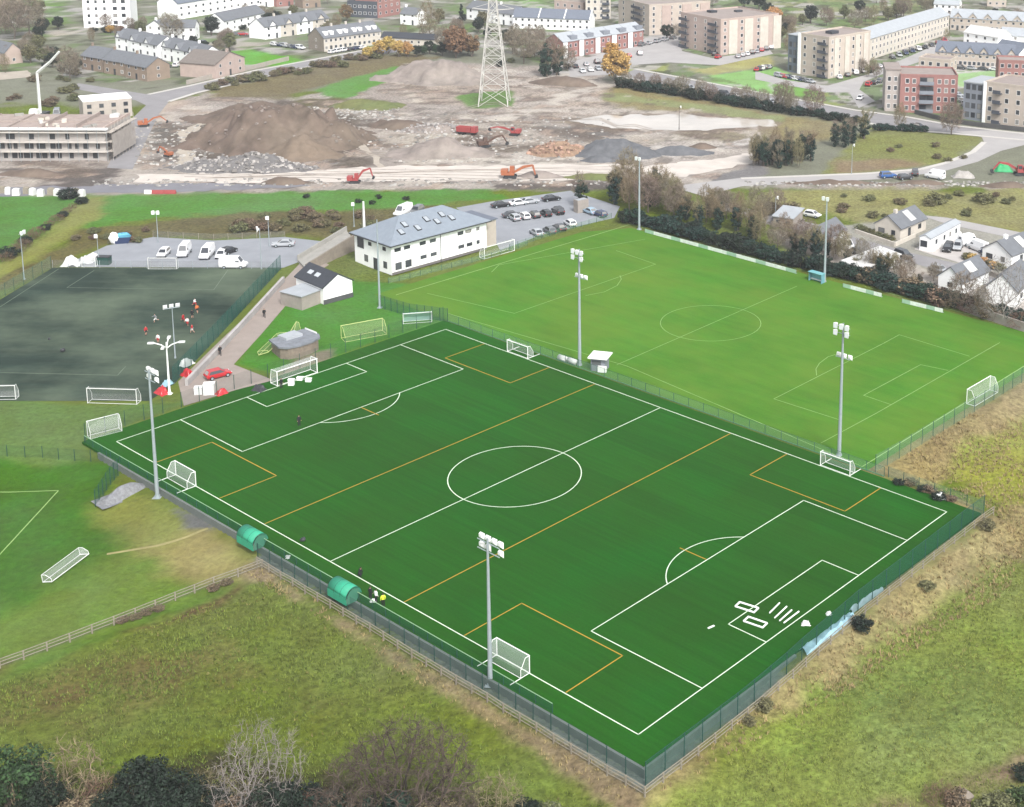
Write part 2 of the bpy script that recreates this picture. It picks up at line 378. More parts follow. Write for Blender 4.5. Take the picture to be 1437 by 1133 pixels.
    (S(172, 204, 150), P0([(1338, 104), (1402, 98), (1402, 121), (1346, 122)]), .8, 1, .1),  # same lawn again, with haze mixed into the green
    (S(206, 202, 198), P0([(790, 50), (880, 60), (960, 48), (960, 80), (880, 92), (800, 108), (770, 100)]), 2, 4, .1),
    (S(160, 168, 106), P0([(876, 93), (936, 90), (932, 104), (880, 104)]), 1, 1, .1),
    (S(178, 172, 160), P0([(150, 44), (240, 40), (300, 60), (380, 55), (380, 68), (300, 72), (235, 62), (160, 60)]), 2, 4, .1),
    (S(190, 182, 170), P0([(60, 46), (110, 38), (120, 44), (70, 54)]), 1, 2, .1),
]
ROADS = [HAUL, SLIP, CURVE, AVENUE, LANE, BACKLANE, YARD, TOWNROAD, CARPARK, B4ROAD, LEFTTRACK, LOOPTRACK, SPUR, POOL, LOTL, LOTR, PATH, DARKP, GRASSP, PITCH]
def grade(lo, hi, c0, c1, s0, g):
    a = [c0]; s = s0
    while a[-1] < c1: a.append(a[-1] + s0)
    up = [a[-1]]; s = s0
    while up[-1] < hi: s *= g; up.append(up[-1] + s)
    dn = [a[0]]; s = s0
    while dn[-1] > lo: s *= g; dn.append(dn[-1] - s)
    return np.array(dn[:0:-1] + a + up[1:])
GX = grade(-4500, 4500, -110, 80, .75, 1.012)
GY = [96.0]
while GY[-1] < 5200: GY.append(GY[-1] + max(.6, GY[-1] * .0043) * (1 if GY[-1] < 800 else 12))
GY = np.concatenate([[-600, -250, -60, 30, 70], np.array(GY)])
XX, YY = np.meshgrid(GX, GY)
base = np.array(S(112, 126, 54))
C = np.ones(XX.shape + (3,)) * base
RGH = np.ones(XX.shape) * .8
jn = fbm(XX * .22, YY * .22, 11, 4) - .5
jn2 = fbm(XX * .06, YY * .06, 23, 3) - .5
for c, P, fe, ji, ro in ZONES:
    x0, y0 = P.min(0) - 15; x1, y1 = P.max(0) + 15
    iy = np.where((GY >= y0) & (GY <= y1))[0]; ix = np.where((GX >= x0) & (GX <= x1))[0]
    if len(iy) == 0 or len(ix) == 0: continue
    sl_ = np.s_[iy[0]:iy[-1] + 1, ix[0]:ix[-1] + 1]
    sdv = poly_sd(XX[sl_], YY[sl_], P) + (jn[sl_] * 1.2 + jn2[sl_]) * ji * 1.6
    w = 1 - sstep(-fe, fe, sdv)
    C[sl_] = C[sl_] * (1 - w[..., None]) + np.array(c) * w[..., None]
    RGH[sl_] = RGH[sl_] * (1 - w) + ro * w
TOWN = P0([(-600, -150), (2000, -130), (2000, 262), (1437, 182), (1275, 160), (1080, 130), (960, 108), (870, 95), (790, 100), (700, 70), (560, 60), (500, 70), (360, 95), (265, 118), (200, 125), (100, 108), (-600, 120)])
LAWNS = [P0(p) for p in ([(985, 100), (1040, 82), (1090, 78), (1168, 136), (1085, 134)], [(312, 62), (432, 86), (396, 94), (330, 90)], [(1338, 102), (1402, 96), (1402, 121), (1346, 122)])]
tm_ = (poly_sd(XX, YY, TOWN) < 0) & (YY < 1500)
for q in LAWNS: tm_ &= poly_sd(XX, YY, q) > 0
b1 = fbm(XX * .085, YY * .085, 31, 4); b2 = fbm(XX * .11, YY * .11, 57, 4); b3 = fbm(XX * .2, YY * .2, 73, 3)
for nz, lo, hi, c in ((b1, .52, .58, S(190, 186, 182)), (b2, .55, .60, S(112, 138, 80)), (b3, .60, .66, S(88, 92, 70))):
    w = sstep(lo, hi, nz) * tm_ * .8
    C = C * (1 - w[..., None]) + np.array(c) * w[..., None]
SITE = P0([(-300, 236), (196, 200), (210, 165), (290, 134), (420, 142), (560, 90), (700, 95), (840, 106), (872, 132), (960, 148), (1070, 170), (1070, 215), (1000, 258), (700, 266), (300, 270), (-300, 280)])
ts_ = (poly_sd(XX, YY, SITE) < -1); ts_ &= ~((C[..., 1] > C[..., 0] * 1.25))
c1_, c2_, c3_ = fbm(XX * .10 + YY * .03, YY * .16, 131, 5), fbm(XX * .07, YY * .12, 157, 5), fbm(XX * .3, YY * .3, 173, 3)
for nz, lo, hi, c, k_ in ((c1_, .52, .60, S(122, 110, 101), .75), (c2_, .54, .62, S(204, 195, 185), .7), (c3_, .62, .70, S(108, 100, 94), .6), (c1_ * .5 + c3_ * .5, .60, .66, S(196, 176, 160), .6)):
    w = sstep(lo, hi, nz) * ts_ * k_
    C = C * (1 - w[..., None]) + np.array(c) * w[..., None]
for P in ROADS:
    x0, y0 = P.min(0) - 15; x1, y1 = P.max(0) + 15
    iy = np.where((GY >= y0) & (GY <= y1))[0]; ix = np.where((GX >= x0) & (GX <= x1))[0]
    sl_ = np.s_[iy[0]:iy[-1] + 1, ix[0]:ix[-1] + 1]
    RGH[sl_] *= sstep(.8, 3.2, poly_sd(XX[sl_], YY[sl_], P))
ZZ = drop(XX, YY) + RGH * ((fbm(XX * .35, YY * .35, 5, 4) - .5) * .55 + (fbm(XX * .06, YY * .06, 9, 3) - .5) * .8) - .012
far = sstep(760, 1500, YY)
ZZ += far * 60 * (fbm(XX * .0012, YY * .0012, 77, 4) - .3)
sdp = np.minimum(poly_sd(XX, YY, PITCH), poly_sd(XX, YY, GRASSP))
ZZ = np.where(sdp < 1.2, np.minimum(ZZ, -.06), ZZ)
# ZZ looked up between grid lines
def TZ(x, y):
    i = int(np.clip(np.searchsorted(GX, x) - 1, 0, len(GX) - 2)); j = int(np.clip(np.searchsorted(GY, y) - 1, 0, len(GY) - 2))
    a = (x - GX[i]) / (GX[i + 1] - GX[i]); b = (y - GY[j]) / (GY[j + 1] - GY[j])
    return float((ZZ[j, i] * (1 - a) + ZZ[j, i + 1] * a) * (1 - b) + (ZZ[j + 1, i] * (1 - a) + ZZ[j + 1, i + 1] * a) * b)
def G(px, py, sink=0.0):             # the point of the ground seen at a photograph pixel
    z = 0.0
    for _ in range(5):
        x, y = ray(px, py, z); z = TZ(x, y)
    return Vector((x, y, z - sink))
def grid_mesh(name, X, Y, Z, Cc=None):
    h, w = X.shape
    v = np.stack([X, Y, Z], -1).reshape(-1, 3)
    idx = np.arange(h * w).reshape(h, w)
    f = np.stack([idx[:-1, :-1], idx[:-1, 1:], idx[1:, 1:], idx[1:, :-1]], -1).reshape(-1, 4)
    me = bpy.data.meshes.new(name)
    me.vertices.add(len(v)); me.vertices.foreach_set('co', v.ravel())
    me.loops.add(f.size); me.loops.foreach_set('vertex_index', f.ravel().astype(np.int32))
    me.polygons.add(len(f)); me.polygons.foreach_set('loop_start', np.arange(0, f.size, 4, dtype=np.int32))
    me.polygons.foreach_set('use_smooth', np.ones(len(f), bool))
    me.update(calc_edges=True)
    if Cc is not None:
        ca = me.color_attributes.new('soil', 'FLOAT_COLOR', 'POINT')
        ca.data.foreach_set('color', np.concatenate([Cc.reshape(-1, 3), RGH.reshape(-1, 1)], 1).ravel().astype(np.float32))
    return me
def ground_mat():
    mt = bpy.data.materials.new('ground_cover'); mt.use_nodes = True
    nt = mt.node_tree; N = nt.nodes; L = nt.links; p = N['Principled BSDF']
    p.inputs['Roughness'].default_value = .95; p.inputs['Specular IOR Level'].default_value = .1
    at = N.new('ShaderNodeAttribute'); at.attribute_name = 'soil'
    tc = N.new('ShaderNodeTexCoord')
    def noise(sc, de, ro=.6):
        n = N.new('ShaderNodeTexNoise'); n.inputs['Scale'].default_value = sc; n.inputs['Detail'].default_value = de; n.inputs['Roughness'].default_value = ro
        L.new(tc.outputs['Object'], n.inputs['Vector']); return n.outputs['Fac']
    def mr(s, a, b, lo, hi):
        q = N.new('ShaderNodeMapRange'); q.inputs[1].default_value = a; q.inputs[2].default_value = b; q.inputs[3].default_value = lo; q.inputs[4].default_value = hi
        L.new(s, q.inputs[0]); return q.outputs[0]
    fine = noise(1.3, 8, .7); mid = noise(.16, 6, .6); big = noise(.03, 4)
    h1 = N.new('ShaderNodeHueSaturation'); L.new(at.outputs['Color'], h1.inputs['Color'])
    am = mr(at.outputs['Alpha'], 0, .8, .3, 1.0)
    dv = mr(fine, .3, .7, -.55, .5); mu = N.new('ShaderNodeMath'); mu.operation = 'MULTIPLY_ADD'; mu.inputs[2].default_value = 1.0
    L.new(dv, mu.inputs[0]); L.new(am, mu.inputs[1]); L.new(mu.outputs[0], h1.inputs['Value'])
    L.new(mr(mid, .3, .7, .487, .513), h1.inputs['Hue'])
    h2 = N.new('ShaderNodeHueSaturation'); L.new(h1.outputs[0], h2.inputs['Color'])
    L.new(mr(mid, .3, .7, .84, 1.16), h2.inputs['Value'])
    L.new(mr(big, .3, .7, .85, 1.15), h2.inputs['Saturation'])
    L.new(h2.outputs[0], p.inputs['Base Color'])
    b = N.new('ShaderNodeBump'); b.inputs['Strength'].default_value = 1.0; b.inputs['Distance'].default_value = .35
    L.new(fine, b.inputs['Height']); L.new(b.outputs[0], p.inputs['Normal'])
    return mt
gm = grid_mesh('ground', XX, YY, ZZ, C)
gm.materials.append(ground_mat())
tag(link('ground', gm), kind='structure')

# ------------------------------------------------------------------ roads, yards, water: thin sheets on the ground
def ragged(P, amp=.9, st=1.6):         # an earth edge is never a ruler line
    out = []
    for i in range(len(P)):
        a, b = P[i], P[(i + 1) % len(P)]; n = max(1, int(np.hypot(*(b - a)) / st))
        for k in range(n):
            q = a + (b - a) * k / n; j = (float(fbm(q[0] * .3, q[1] * .3, 41, 3)) - .5) * 2; l = (float(fbm(q[0] * .3, q[1] * .3, 61, 3)) - .5) * 2
            out.append((q[0] + j * amp * 2, q[1] + l * amp * 2))
    return np.array(out)
def sheet(name, P, mt, z=.03):
    from mathutils.geometry import tessellate_polygon
    pts = [Vector((x, y, 0)) for x, y in P]; tris = tessellate_polygon([pts]); fs = []
    for t in tris:
        a, b, c = (pts[i] for i in t); fs.append(tuple(t) if (b - a).cross(c - a).z > 0 else tuple(reversed(t)))
    me = bpy.data.meshes.new(name); me.from_pydata([(x, y, z) for x, y in P], [], fs); me.update(); me.materials.append(mt)
    return tag(link(name, me), kind='structure')
M_haul = mat('crushed_stone', S(226, 217, 208), .95, .16, .22, bump=.3)
M_road = mat('worn_asphalt', S(160, 158, 160), .9, .14, .2)
M_pale = mat('pale_asphalt', S(190, 187, 186), .9, .12, .15)
M_mud = mat('trampled_gravel', S(196, 186, 172), .95, .2, .3)
M_lot = mat('car_park_asphalt', S(164, 168, 175), .9, .12, .25)
sheet('haul_road', ragged(HAUL, 1.3), M_haul, .034); sheet('site_road', ragged(SLIP, 0.8), mat('damp_asphalt', S(140, 140, 147), .9, .2, .12), .03)
sheet('road', CURVE, M_pale, .03); sheet('road', AVENUE, M_road, .026); sheet('lane', LANE, M_road, .03)
sheet('lane', BACKLANE, M_pale, .026); sheet('yard', YARD, mat('pale_concrete_yard', S(212, 206, 202), .9, .1, .2), .034)
sheet('road', TOWNROAD, M_road, .03); sheet('parking_area', CARPARK, M_pale, .034); sheet('road', B4ROAD, M_pale, .038)
sheet('dirt_track', ragged(LEFTTRACK, 0.5), M_mud, .03); sheet('dirt_track', ragged(LOOPTRACK, 1.0), M_mud, .038); sheet('dirt_track', ragged(SPUR, 0.5), M_mud, .042)
sheet('parking_area', LOTL, M_lot, .03); sheet('parking_area', LOTR, M_lot, .03)
sheet('path', PATH, mat('path_concrete', S(172, 160, 152), .9, .12, .4), .036)
wat = mat('sky_toned_flood_water', (.44, .40, .35), .05, .22, .06, spec=.8)  # muddy water colour with some pale sky reflection put into it
sheet('water', ragged(POOL, 1.6), wat, .03)
def strip(name, pts, w, mt, z):      # a kerb, line or track along pixels
    mb = MB(); W = [ray(px, py, 0) for px, py in pts]
    for (ax, ay), (bx, by) in zip(W, W[1:]):
        d = math.hypot(bx - ax, by - ay); nx, ny = -(by - ay) / d * w / 2, (bx - ax) / d * w / 2
        mb.add([(ax - nx, ay - ny, z), (bx - nx, by - ny, z), (bx + nx, by + ny, z), (ax + nx, ay + ny, z)], [(0, 1, 2, 3)])
    return tag(mb.build(name, mt), kind='structure')
KERB = mat('kerb_stone', S(222, 218, 212), .9, .1, 1)
for pts in ([(866, 107), (960, 125), (1080, 149), (1200, 169), (1260, 182), (1340, 188), (1437, 197)], [(890, 97), (960, 110), (1080, 133), (1200, 155), (1275, 165), (1340, 177), (1437, 188)],
            [(208, 133), (265, 121), (360, 99), (510, 71)], [(237, 143), (275, 131), (360, 111), (470, 86)], [(1040, 251), (1217, 244), (1292, 238), (1328, 229), (1365, 214), (1381, 200)]):
    strip('pavement', pts, 1.6, KERB, .09)

# ------------------------------------------------------------------ the artificial pitch and the grass pitches
PO = UV(0, 0)
def uvobj(o):
    o.location = (PO[0], PO[1], 0); o.rotation_euler = (0, 0, DEL); return o
def turf_mat(name, c, streak, worn=None, amp=.12, sheen=0.0, wmax=.5):
    mt = bpy.data.materials.new(name); mt.use_nodes = True
    nt = mt.node_tree; N = nt.nodes; L = nt.links; p = N['Principled BSDF']
    p.inputs['Roughness'].default_value = .9; p.inputs['Specular IOR Level'].default_value = .06
    tc = N.new('ShaderNodeTexCoord')
    def noise(scale3, sc, de, ro=.6):
        mp = N.new('ShaderNodeMapping'); mp.inputs['Scale'].default_value = scale3
        L.new(tc.outputs['Object'], mp.inputs[0])
        n = N.new('ShaderNodeTexNoise'); n.inputs['Scale'].default_value = sc; n.inputs['Detail'].default_value = de; n.inputs['Roughness'].default_value = ro
        L.new(mp.outputs[0], n.inputs['Vector']); return n.outputs['Fac']
    def mr(s, a, b, lo, hi):
        q = N.new('ShaderNodeMapRange'); q.inputs[1].default_value = a; q.inputs[2].default_value = b; q.inputs[3].default_value = lo; q.inputs[4].default_value = hi
        L.new(s, q.inputs[0]); return q.outputs[0]
    st = noise(streak, 1.0, 5, .7); big = noise((.05, .05, .05), 1, 4); fi = noise((3, 3, 3), 1, 4, .8)
    h = N.new('ShaderNodeHueSaturation'); h.inputs['Color'].default_value = (*c, 1)
    L.new(mr(st, .3, .7, 1 - amp, 1 + amp), h.inputs['Value'])
    h2 = N.new('ShaderNodeHueSaturation'); L.new(h.outputs[0], h2.inputs['Color']); L.new(mr(big, .3, .7, .86, 1.14), h2.inputs['Value'])
    L.new(mr(big, .3, .7, .49, .51), h2.inputs['Hue'])
    h3 = N.new('ShaderNodeHueSaturation'); L.new(h2.outputs[0], h3.inputs['Color']); L.new(mr(fi, .25, .75, .86, 1.14), h3.inputs['Value'])
    if sheen:                        # carpet laid in rolls: each roll a shade of its own
        sx = N.new('ShaderNodeSeparateXYZ'); L.new(tc.outputs['Object'], sx.inputs[0])
        dv = N.new('ShaderNodeMath'); dv.operation = 'DIVIDE'; dv.inputs[1].default_value = 4.1; L.new(sx.outputs['Y'], dv.inputs[0])
        fl = N.new('ShaderNodeMath'); fl.operation = 'FLOOR'; L.new(dv.outputs[0], fl.inputs[0])
        wn2 = N.new('ShaderNodeTexWhiteNoise'); wn2.noise_dimensions = '1D'; L.new(fl.outputs[0], wn2.inputs['W'])
        h4 = N.new('ShaderNodeHueSaturation'); L.new(h3.outputs[0], h4.inputs['Color']); L.new(mr(wn2.outputs['Value'], 0, 1, .93, 1.07), h4.inputs['Value']); h3 = h4
        p.inputs['Sheen Weight'].default_value = sheen; p.inputs['Sheen Roughness'].default_value = .35; p.inputs['Sheen Tint'].default_value = (.4, 1, .25, 1)
    out = h3.outputs[0]
    if worn:
        wn_ = noise((.035, .05, .05), 1.0, 5, .65)
        mx = N.new('ShaderNodeMix'); mx.data_type = 'RGBA'
        mx.inputs['B'].default_value = (*worn, 1); L.new(mr(wn_, .40, .68, 0, wmax), mx.inputs['Factor']); L.new(out, mx.inputs['A'])
        out = mx.outputs['Result']
    L.new(out, p.inputs['Base Color'])
    return mt
TURF = turf_mat('artificial_turf', (.0112, .071, .0046), (.035, 1.5, .5), None, .17, .08)
GRASS = turf_mat('mown_grass', S(82, 137, 42), (.06, .5, .5), S(118, 146, 54), .13, 0, .65)
mb = MB(); mb.prism([(-55.2, -33.2), (55.2, -33.2), (55.2, 32.7), (-55.2, 32.7)], -.35, 0)
tag(uvobj(mb.build('artificial_pitch', TURF)), kind='structure')
def flat(mb, pts, z): mb.add([(x, y, z) for x, y in pts], [tuple(range(len(pts)))])
mb = MB(); flat(mb, [(-76, 33.0), (36.6, 33.0), (36.6, 97.4), (-70, 97.4), (-76, 88)], -.008)
tag(uvobj(mb.build('grass_pitch', GRASS)), kind='structure')
DARKT = turf_mat('streaked_dark_turf', S(52, 68, 60), (.06, .5, .5), S(112, 126, 106), .30, 0, .9)  # paler grey green streaks and patches scattered through the dark base
sheet('dark_pitch', DARKP, DARKT, .022)
def ln(mb, a, b, w, z):
    ax, ay = a; bx, by = b; d = math.hypot(bx - ax, by - ay); ux, uy = (bx - ax) / d, (by - ay) / d
    nx, ny = -uy * w / 2, ux * w / 2; ex, ey = ux * w / 2, uy * w / 2
    flat(mb, [(ax - nx - ex, ay - ny - ey), (bx - nx + ex, by - ny + ey), (bx + nx + ex, by + ny + ey), (ax + nx - ex, ay + ny - ey)], z)
def arc(mb, c, r, a0, a1, w, z, n=64):
    for k in range(n):
        t0 = a0 + (a1 - a0) * k / n; t1 = a0 + (a1 - a0) * (k + 1) / n
        flat(mb, [(c[0] + q * math.cos(t), c[1] + q * math.sin(t)) for q, t in ((r - w / 2, t0), (r + w / 2, t0), (r + w / 2, t1), (r - w / 2, t1))], z)
LINEW = mat('white_line_paint', (.60, .70, .56), .8, .22, .9)
LINEY = mat('orange_line_paint', S(196, 156, 52), .8, .15, 1.2)
mb = MB(); HL, HW, lw = 51.5, 30.0, .125
z = .006
for a, b in (((-HL, -HW), (HL, -HW)), ((HL, -HW), (HL, HW)), ((HL, HW), (-HL, HW)), ((-HL, HW), (-HL, -HW)), ((0, -HW), (0, HW))): ln(mb, a, b, lw, z)
for s in (1, -1):
    for dep, hw in ((16.5, 20.16), (5.5, 9.16)):
        ln(mb, (s * HL, -hw), (s * (HL - dep), -hw), lw, z + .002); ln(mb, (s * (HL - dep), -hw), (s * (HL - dep), hw), lw, z + .002); ln(mb, (s * (HL - dep), hw), (s * HL, hw), lw, z + .002)
    a = math.acos(5.5 / 9.15)
    c0 = math.pi if s > 0 else 0
    arc(mb, (s * (HL - 11), 0), 9.15, c0 - a, c0 + a, lw, z + .004, 32)
arc(mb, (0, 0), 9.15, 0, 2 * math.pi, lw, z + .002)
tag(uvobj(mb.build('pitch_marking', LINEW)), kind='structure')
mb = MB(); z = .014
for u in (-14.2, 14.2): ln(mb, (u, -HW + .2), (u, HW - .2), .15, z)
def goalbox(uc, side):               # junior boxes along the two touchlines
    v0 = side * HW; v1 = side * (HW - 8.7)
    ln(mb, (uc - 8.1, v0 - side * .2), (uc - 8.1, v1), .15, z); ln(mb, (uc - 8.1, v1), (uc + 8.1, v1), .15, z); ln(mb, (uc + 8.1, v1), (uc + 8.1, v0 - side * .2), .15, z)
for uc in (-32.9, 32.9):
    goalbox(uc, -1); goalbox(uc, 1)
for s in (1, -1): ln(mb, (s * 34.9, 0), (s * 30.6, 0), .15, z)
tag(uvobj(mb.build('pitch_marking', LINEY)), kind='structure')
def pxlines(name, segs, w, mt, z, arcs=()):
    mb = MB()
    for s in segs:
        W = [ray(px, py, 0) for px, py in s]
        for a, b in zip(W, W[1:]): ln(mb, a, b, w, z)
    for c, r, a0, a1 in arcs: arc(mb, c, r, a0, a1, w, z, 48)
    return tag(mb.build(name, mt), kind='structure')
FADED = mat('faded_line_paint', S(150, 190, 112), .9, .25, .6)
PALE = mat('grass_line_paint', S(170, 206, 128), .9, .2, .6)
gc = UV(-18.2, 63.6)
pxlines('pitch_marking', [[(1210, 655), (1437, 514), (1500, 475)], [(556, 414), (885, 315)]], .16, PALE, .004)
pxlines('pitch_marking', [[(885, 315), (1437, 462), (1520, 484)], [(628, 440), (880, 514), (1210, 655)], [(866, 512), (1118, 402)],
                          [(1152, 622), (1230, 580), (1403, 481)], [(1180, 590), (1086, 560), (1240, 482), (1262, 470), (1360, 500)], [(1250, 568), (1212, 555), (1292, 512), (1330, 520)],
                          [(600, 412), (722, 440), (920, 371), (865, 352)], [(690, 382), (700, 372), (905, 336)]], .13, FADED, .008, [(gc, 9.15, 0, 2 * math.pi)])
a1 = ray(1185, 510, 0)
pxlines('pitch_marking', [[(1146, 527), (1145, 518), (1150, 510), (1162, 501), (1175, 497)], [(822, 415), (848, 410), (866, 401), (872, 392), (870, 387)]], .13, FADED, .012)
def drape(name, pts, w, mt, lift=.03):   # a painted line that follows uneven ground
    mb = MB(); W = [G(px, py) for px, py in pts]; Q = []
    for a, b in zip(W, W[1:]):
        n = max(1, int((b - a).length / .8)); Q += [a.lerp(b, k / n) for k in range(n)]
    Q.append(W[-1])
    for a, b in zip(Q, Q[1:]):
        d = (b - a).normalized(); nx, ny = -d.y * w / 2, d.x * w / 2
        c = [(a.x - nx, a.y - ny), (b.x - nx, b.y - ny), (b.x + nx, b.y + ny), (a.x + nx, a.y + ny)]
        mb.add([(x, y, TZ(x, y) + lift) for x, y in c], [(0, 1, 2, 3)])
    return tag(mb.build(name, mt), kind='structure')
drape('pitch_marking', [(-60, 687), (82, 689), (-20, 800)], .15, PALE)
drape('path', [(150, 778), (262, 754), (292, 742)], .5, mat('trodden_grass', S(170, 162, 110), .95, .2, 1), .02)
DLINE = mat('dull_line_paint', S(124, 138, 120), .9, .3, .5)
pxlines('pitch_marking', [[(82, 378), (-60, 470)], [(132, 380), (94, 404), (300, 407), (320, 379)], [(-60, 522), (165, 527), (176, 515)], [(-40, 545), (0, 520)]], .13, DLINE, .03)
RUT = mat('wheel_ruts', S(176, 164, 152), .95, .3, .3); MUDP = mat('mud_patches', S(150, 140, 130), .95, .3, .3)
rr = random.Random(5)
for k in range(7):
    y0 = 237 + k * 2.4; p = [(x, y0 + 2.2 * math.sin(x * .013 + k) + rr.uniform(-.5, .5) + (0 if x < 860 else -(x - 860) * .12)) for x in range(200 + k * 15, 900 - k * 10, 26)]
    pxlines('wheel_ruts', [p], .45, RUT, .046 + .003 * k)
for k in range(9):
    x0, y0 = rr.uniform(300, 820), rr.uniform(150, 222); p = [(x0 + 24 * q, y0 + 6 * math.sin(q * .9 + k) + rr.uniform(-2, 2) + q * rr.choice((-1, 1))) for q in range(6)]
    drape('wheel_ruts', p, .5, RUT, .08); drape('wheel_ruts', [(x, y + 2.4) for x, y in p], .5, RUT, .085)
# ------------------------------------------------------------------ prototypes: goals, floodlights, fences
def goal(name, label, p1, p2, h, dep, side=1, col_=None, net=NET, group=None, bars=0.0, topdep=None, world=None, z=None, tilt=0.0, r=.06):
    """posts stand at p1 and p2 (pixels); the net hangs behind, side=+1 away from the camera"""
    if world: a, b = Vector((*world[0], 0)), Vector((*world[1], 0))
    else: a, b = G(*p1), G(*p2)
    L = (b - a).xy.length; ang = math.atan2(b.y - a.y, b.x - a.x)
    zz = (min(a.z, b.z) if z is None else z)
    t = thing(name, label, 'goal', (a.x, a.y, zz), ang, group)
    if tilt: t.rotation_euler = (tilt, 0, ang)
    mt = col_ or WHITE; d = dep * side; td = (topdep if topdep is not None else dep * .45) * side
    f = MB(); f.tube((0, 0, 0), (0, 0, h), r); f.tube((L, 0, 0), (L, 0, h), r); f.tube((-r, 0, h), (L + r, 0, h), r); f.tube((0, 0, r), (L, 0, r), r * .6)
    f.build('goal_frame', mt, t)
    k = MB(); q = r * .6
    for x in (0, L):
        k.path([(x, 0, h), (x, td, h), (x, d, h * .45), (x, d, q), (x, 0, q)], q, 5)
    k.tube((0, d, q), (L, d, q), q, q, 5)
    if bars:
        for x in (0, L): k.tube((x, d, q * 1.2), (x, d + bars * side, q * 1.2), q * 1.3, None, 5)
    k.build('support_frame', mt, t)
    n = MB()
    n.add([(0, 0, h), (L, 0, h), (L, td, h - .05), (0, td, h - .05), (L, d, h * .42), (0, d, h * .42), (L, d, .05), (0, d, .05)],
          [(0, 1, 2, 3), (3, 2, 4, 5), (5, 4, 6, 7)])
    for x, o in ((0.03, 0), (L - .03, 1)):
        n.add([(x, 0, 0.05), (x, 0, h), (x, td, h), (x, d, h * .42), (x, d, .05)], [(0, 1, 2, 3, 4)])
    n.build('net', net, t)
    return t
def lamp_head(mb_frame, t, cx, cz, face, n, rows=2, w=.56, gap=.98):
    """a crossarm of floodlights, facing the direction face (radians)"""
    c, s = math.cos(face), math.sin(face)
    def loc(a, b): return (cx + c * b - s * a, s * b + c * a)     # a along the bar, b forward
    for r_ in range(rows):
        z = cz - r_ * 1.0
        half = (n - 1) / 2 * gap
        p, q = loc(-half - .25, .1), loc(half + .25, .1)
        mb_frame.tube((*p, z - .25), (*q, z - .25), .06)
        for k in range(n):
            if rows == 2 and r_ == 1 and n > 2 and k == 1: continue
            x, y = loc(-half + k * gap, .38)
            lm = MB(); h = .34
            # housing: a tapered box tipped down towards the pitch
            vs = []
            for bb, hw, hh in ((-.14, w * .34, .18), (.22, w * .62, .38)):
                for aa, zz in ((-hw, -hh), (hw, -hh), (hw, hh), (-hw, hh)):
                    px_, py_ = (-s * aa + c * bb, c * aa + s * bb)
                    vs.append((x + px_, y + py_, z + zz - .55 * bb))
            lm.add(vs, [(0, 1, 2, 3), (0, 4, 5, 1), (1, 5, 6, 2), (2, 6, 7, 3), (3, 7, 4, 0), (4, 7, 6, 5)])
            o = lm.build('floodlight_lamp', WHITE, t)
            g = MB(); vv = []
            for aa, zz in ((-w * .54, -.32), (w * .54, -.32), (w * .54, .32), (-w * .54, .32)):
                bb = .232
                vv.append((x - s * aa + c * bb, y + c * aa + s * bb, z + zz - .55 * bb))
            g.add(vv, [(0, 1, 2, 3)]); g.build('glass', LAMPGLASS, o)
    return t
def floodlight(label, px, py, h, heads, r=.26, lean=0, group='tall floodlight masts round the pitches', z=None, mt=None):
    p = G(px, py)
    t = thing('floodlight_mast', label, 'floodlight', (p.x, p.y, p.z - .05), 0, group)
    m_ = mt or GALV
    b = MB(); b.tube((0, 0, 0), (0, 0, h), r, r * .45, 14, False); b.build('pole', m_, t, True)
    b = MB(); b.tube((0, 0, 0), (0, 0, .35), r * 1.5, r * 1.35, 12); b.box(0, 0, .04, r * 4, r * 4, .08); b.build('base_plate', m_, t)
    f = MB()
    for (cz, face, n, rows) in heads: lamp_head(f, t, 0, cz, face, n, rows)
    if heads: f.build('crossarm', m_, t)
    return t
def fence(name, label, cat, pts, h, sp, post, panel=None, rail=None, r=.04, rails=(), zoff=0.0, group=None, over=.0, ends=True, box=False, below=0.0, pz0=0.05, drapez=True):
    """pts world (x, y); posts follow the ground; panel is one sheet of mesh along the run"""
    t = thing(name, label, cat, (pts[0][0], pts[0][1], 0), 0, group)
    ox, oy = pts[0]; Q = []
    for (ax, ay), (bx, by) in zip(pts, pts[1:]):
        n = max(1, round(math.hypot(bx - ax, by - ay) / sp)); Q += [(ax + (bx - ax) * k / n, ay + (by - ay) * k / n) for k in range(n)]
    Q.append(pts[-1])
    Z = [(TZ(x, y) if drapez else 0.0) + zoff for x, y in Q]
    rnd = random.Random(len(Q) + int(ox * 10))
    pm = MB()
    if box: pm.b2(-r, r, -r, r, -below, h + over)
    else: pm.tube((0, 0, -below), (0, 0, h + over), r, r, 6)
    me = pm.mesh('post'); me.materials.append(post)
    for (x, y), z in zip(Q, Z):
        o = link('post', me, t, (x - ox, y - oy, z - .03))
        o.rotation_euler = (rnd.uniform(-.015, .015), rnd.uniform(-.015, .015), math.atan2(pts[-1][1] - oy, pts[-1][0] - ox))
    if panel:
        mb = MB()
        for (a, za), (b, zb) in zip(zip(Q, Z), zip(Q[1:], Z[1:])):
            mb.add([(a[0] - ox, a[1] - oy, za + pz0), (b[0] - ox, b[1] - oy, zb + pz0), (b[0] - ox, b[1] - oy, zb + h - .02), (a[0] - ox, a[1] - oy, za + h - .02)], [(0, 1, 2, 3)])
        mb.build('mesh_panel', panel, t)
    for zz, rr, mt in rails:
        mb = MB()
        for (a, za), (b, zb) in zip(zip(Q, Z), zip(Q[1:], Z[1:])):
            mb.tube((a[0] - ox, a[1] - oy, za + zz), (b[0] - ox, b[1] - oy, zb + zz), rr, rr, 5)
        mb.build('rail', mt, t)
    return t
def pxw(pts): return [tuple(G(*p).xy) for p in pts]
def uvw(pts): return [UV(*p) for p in pts]

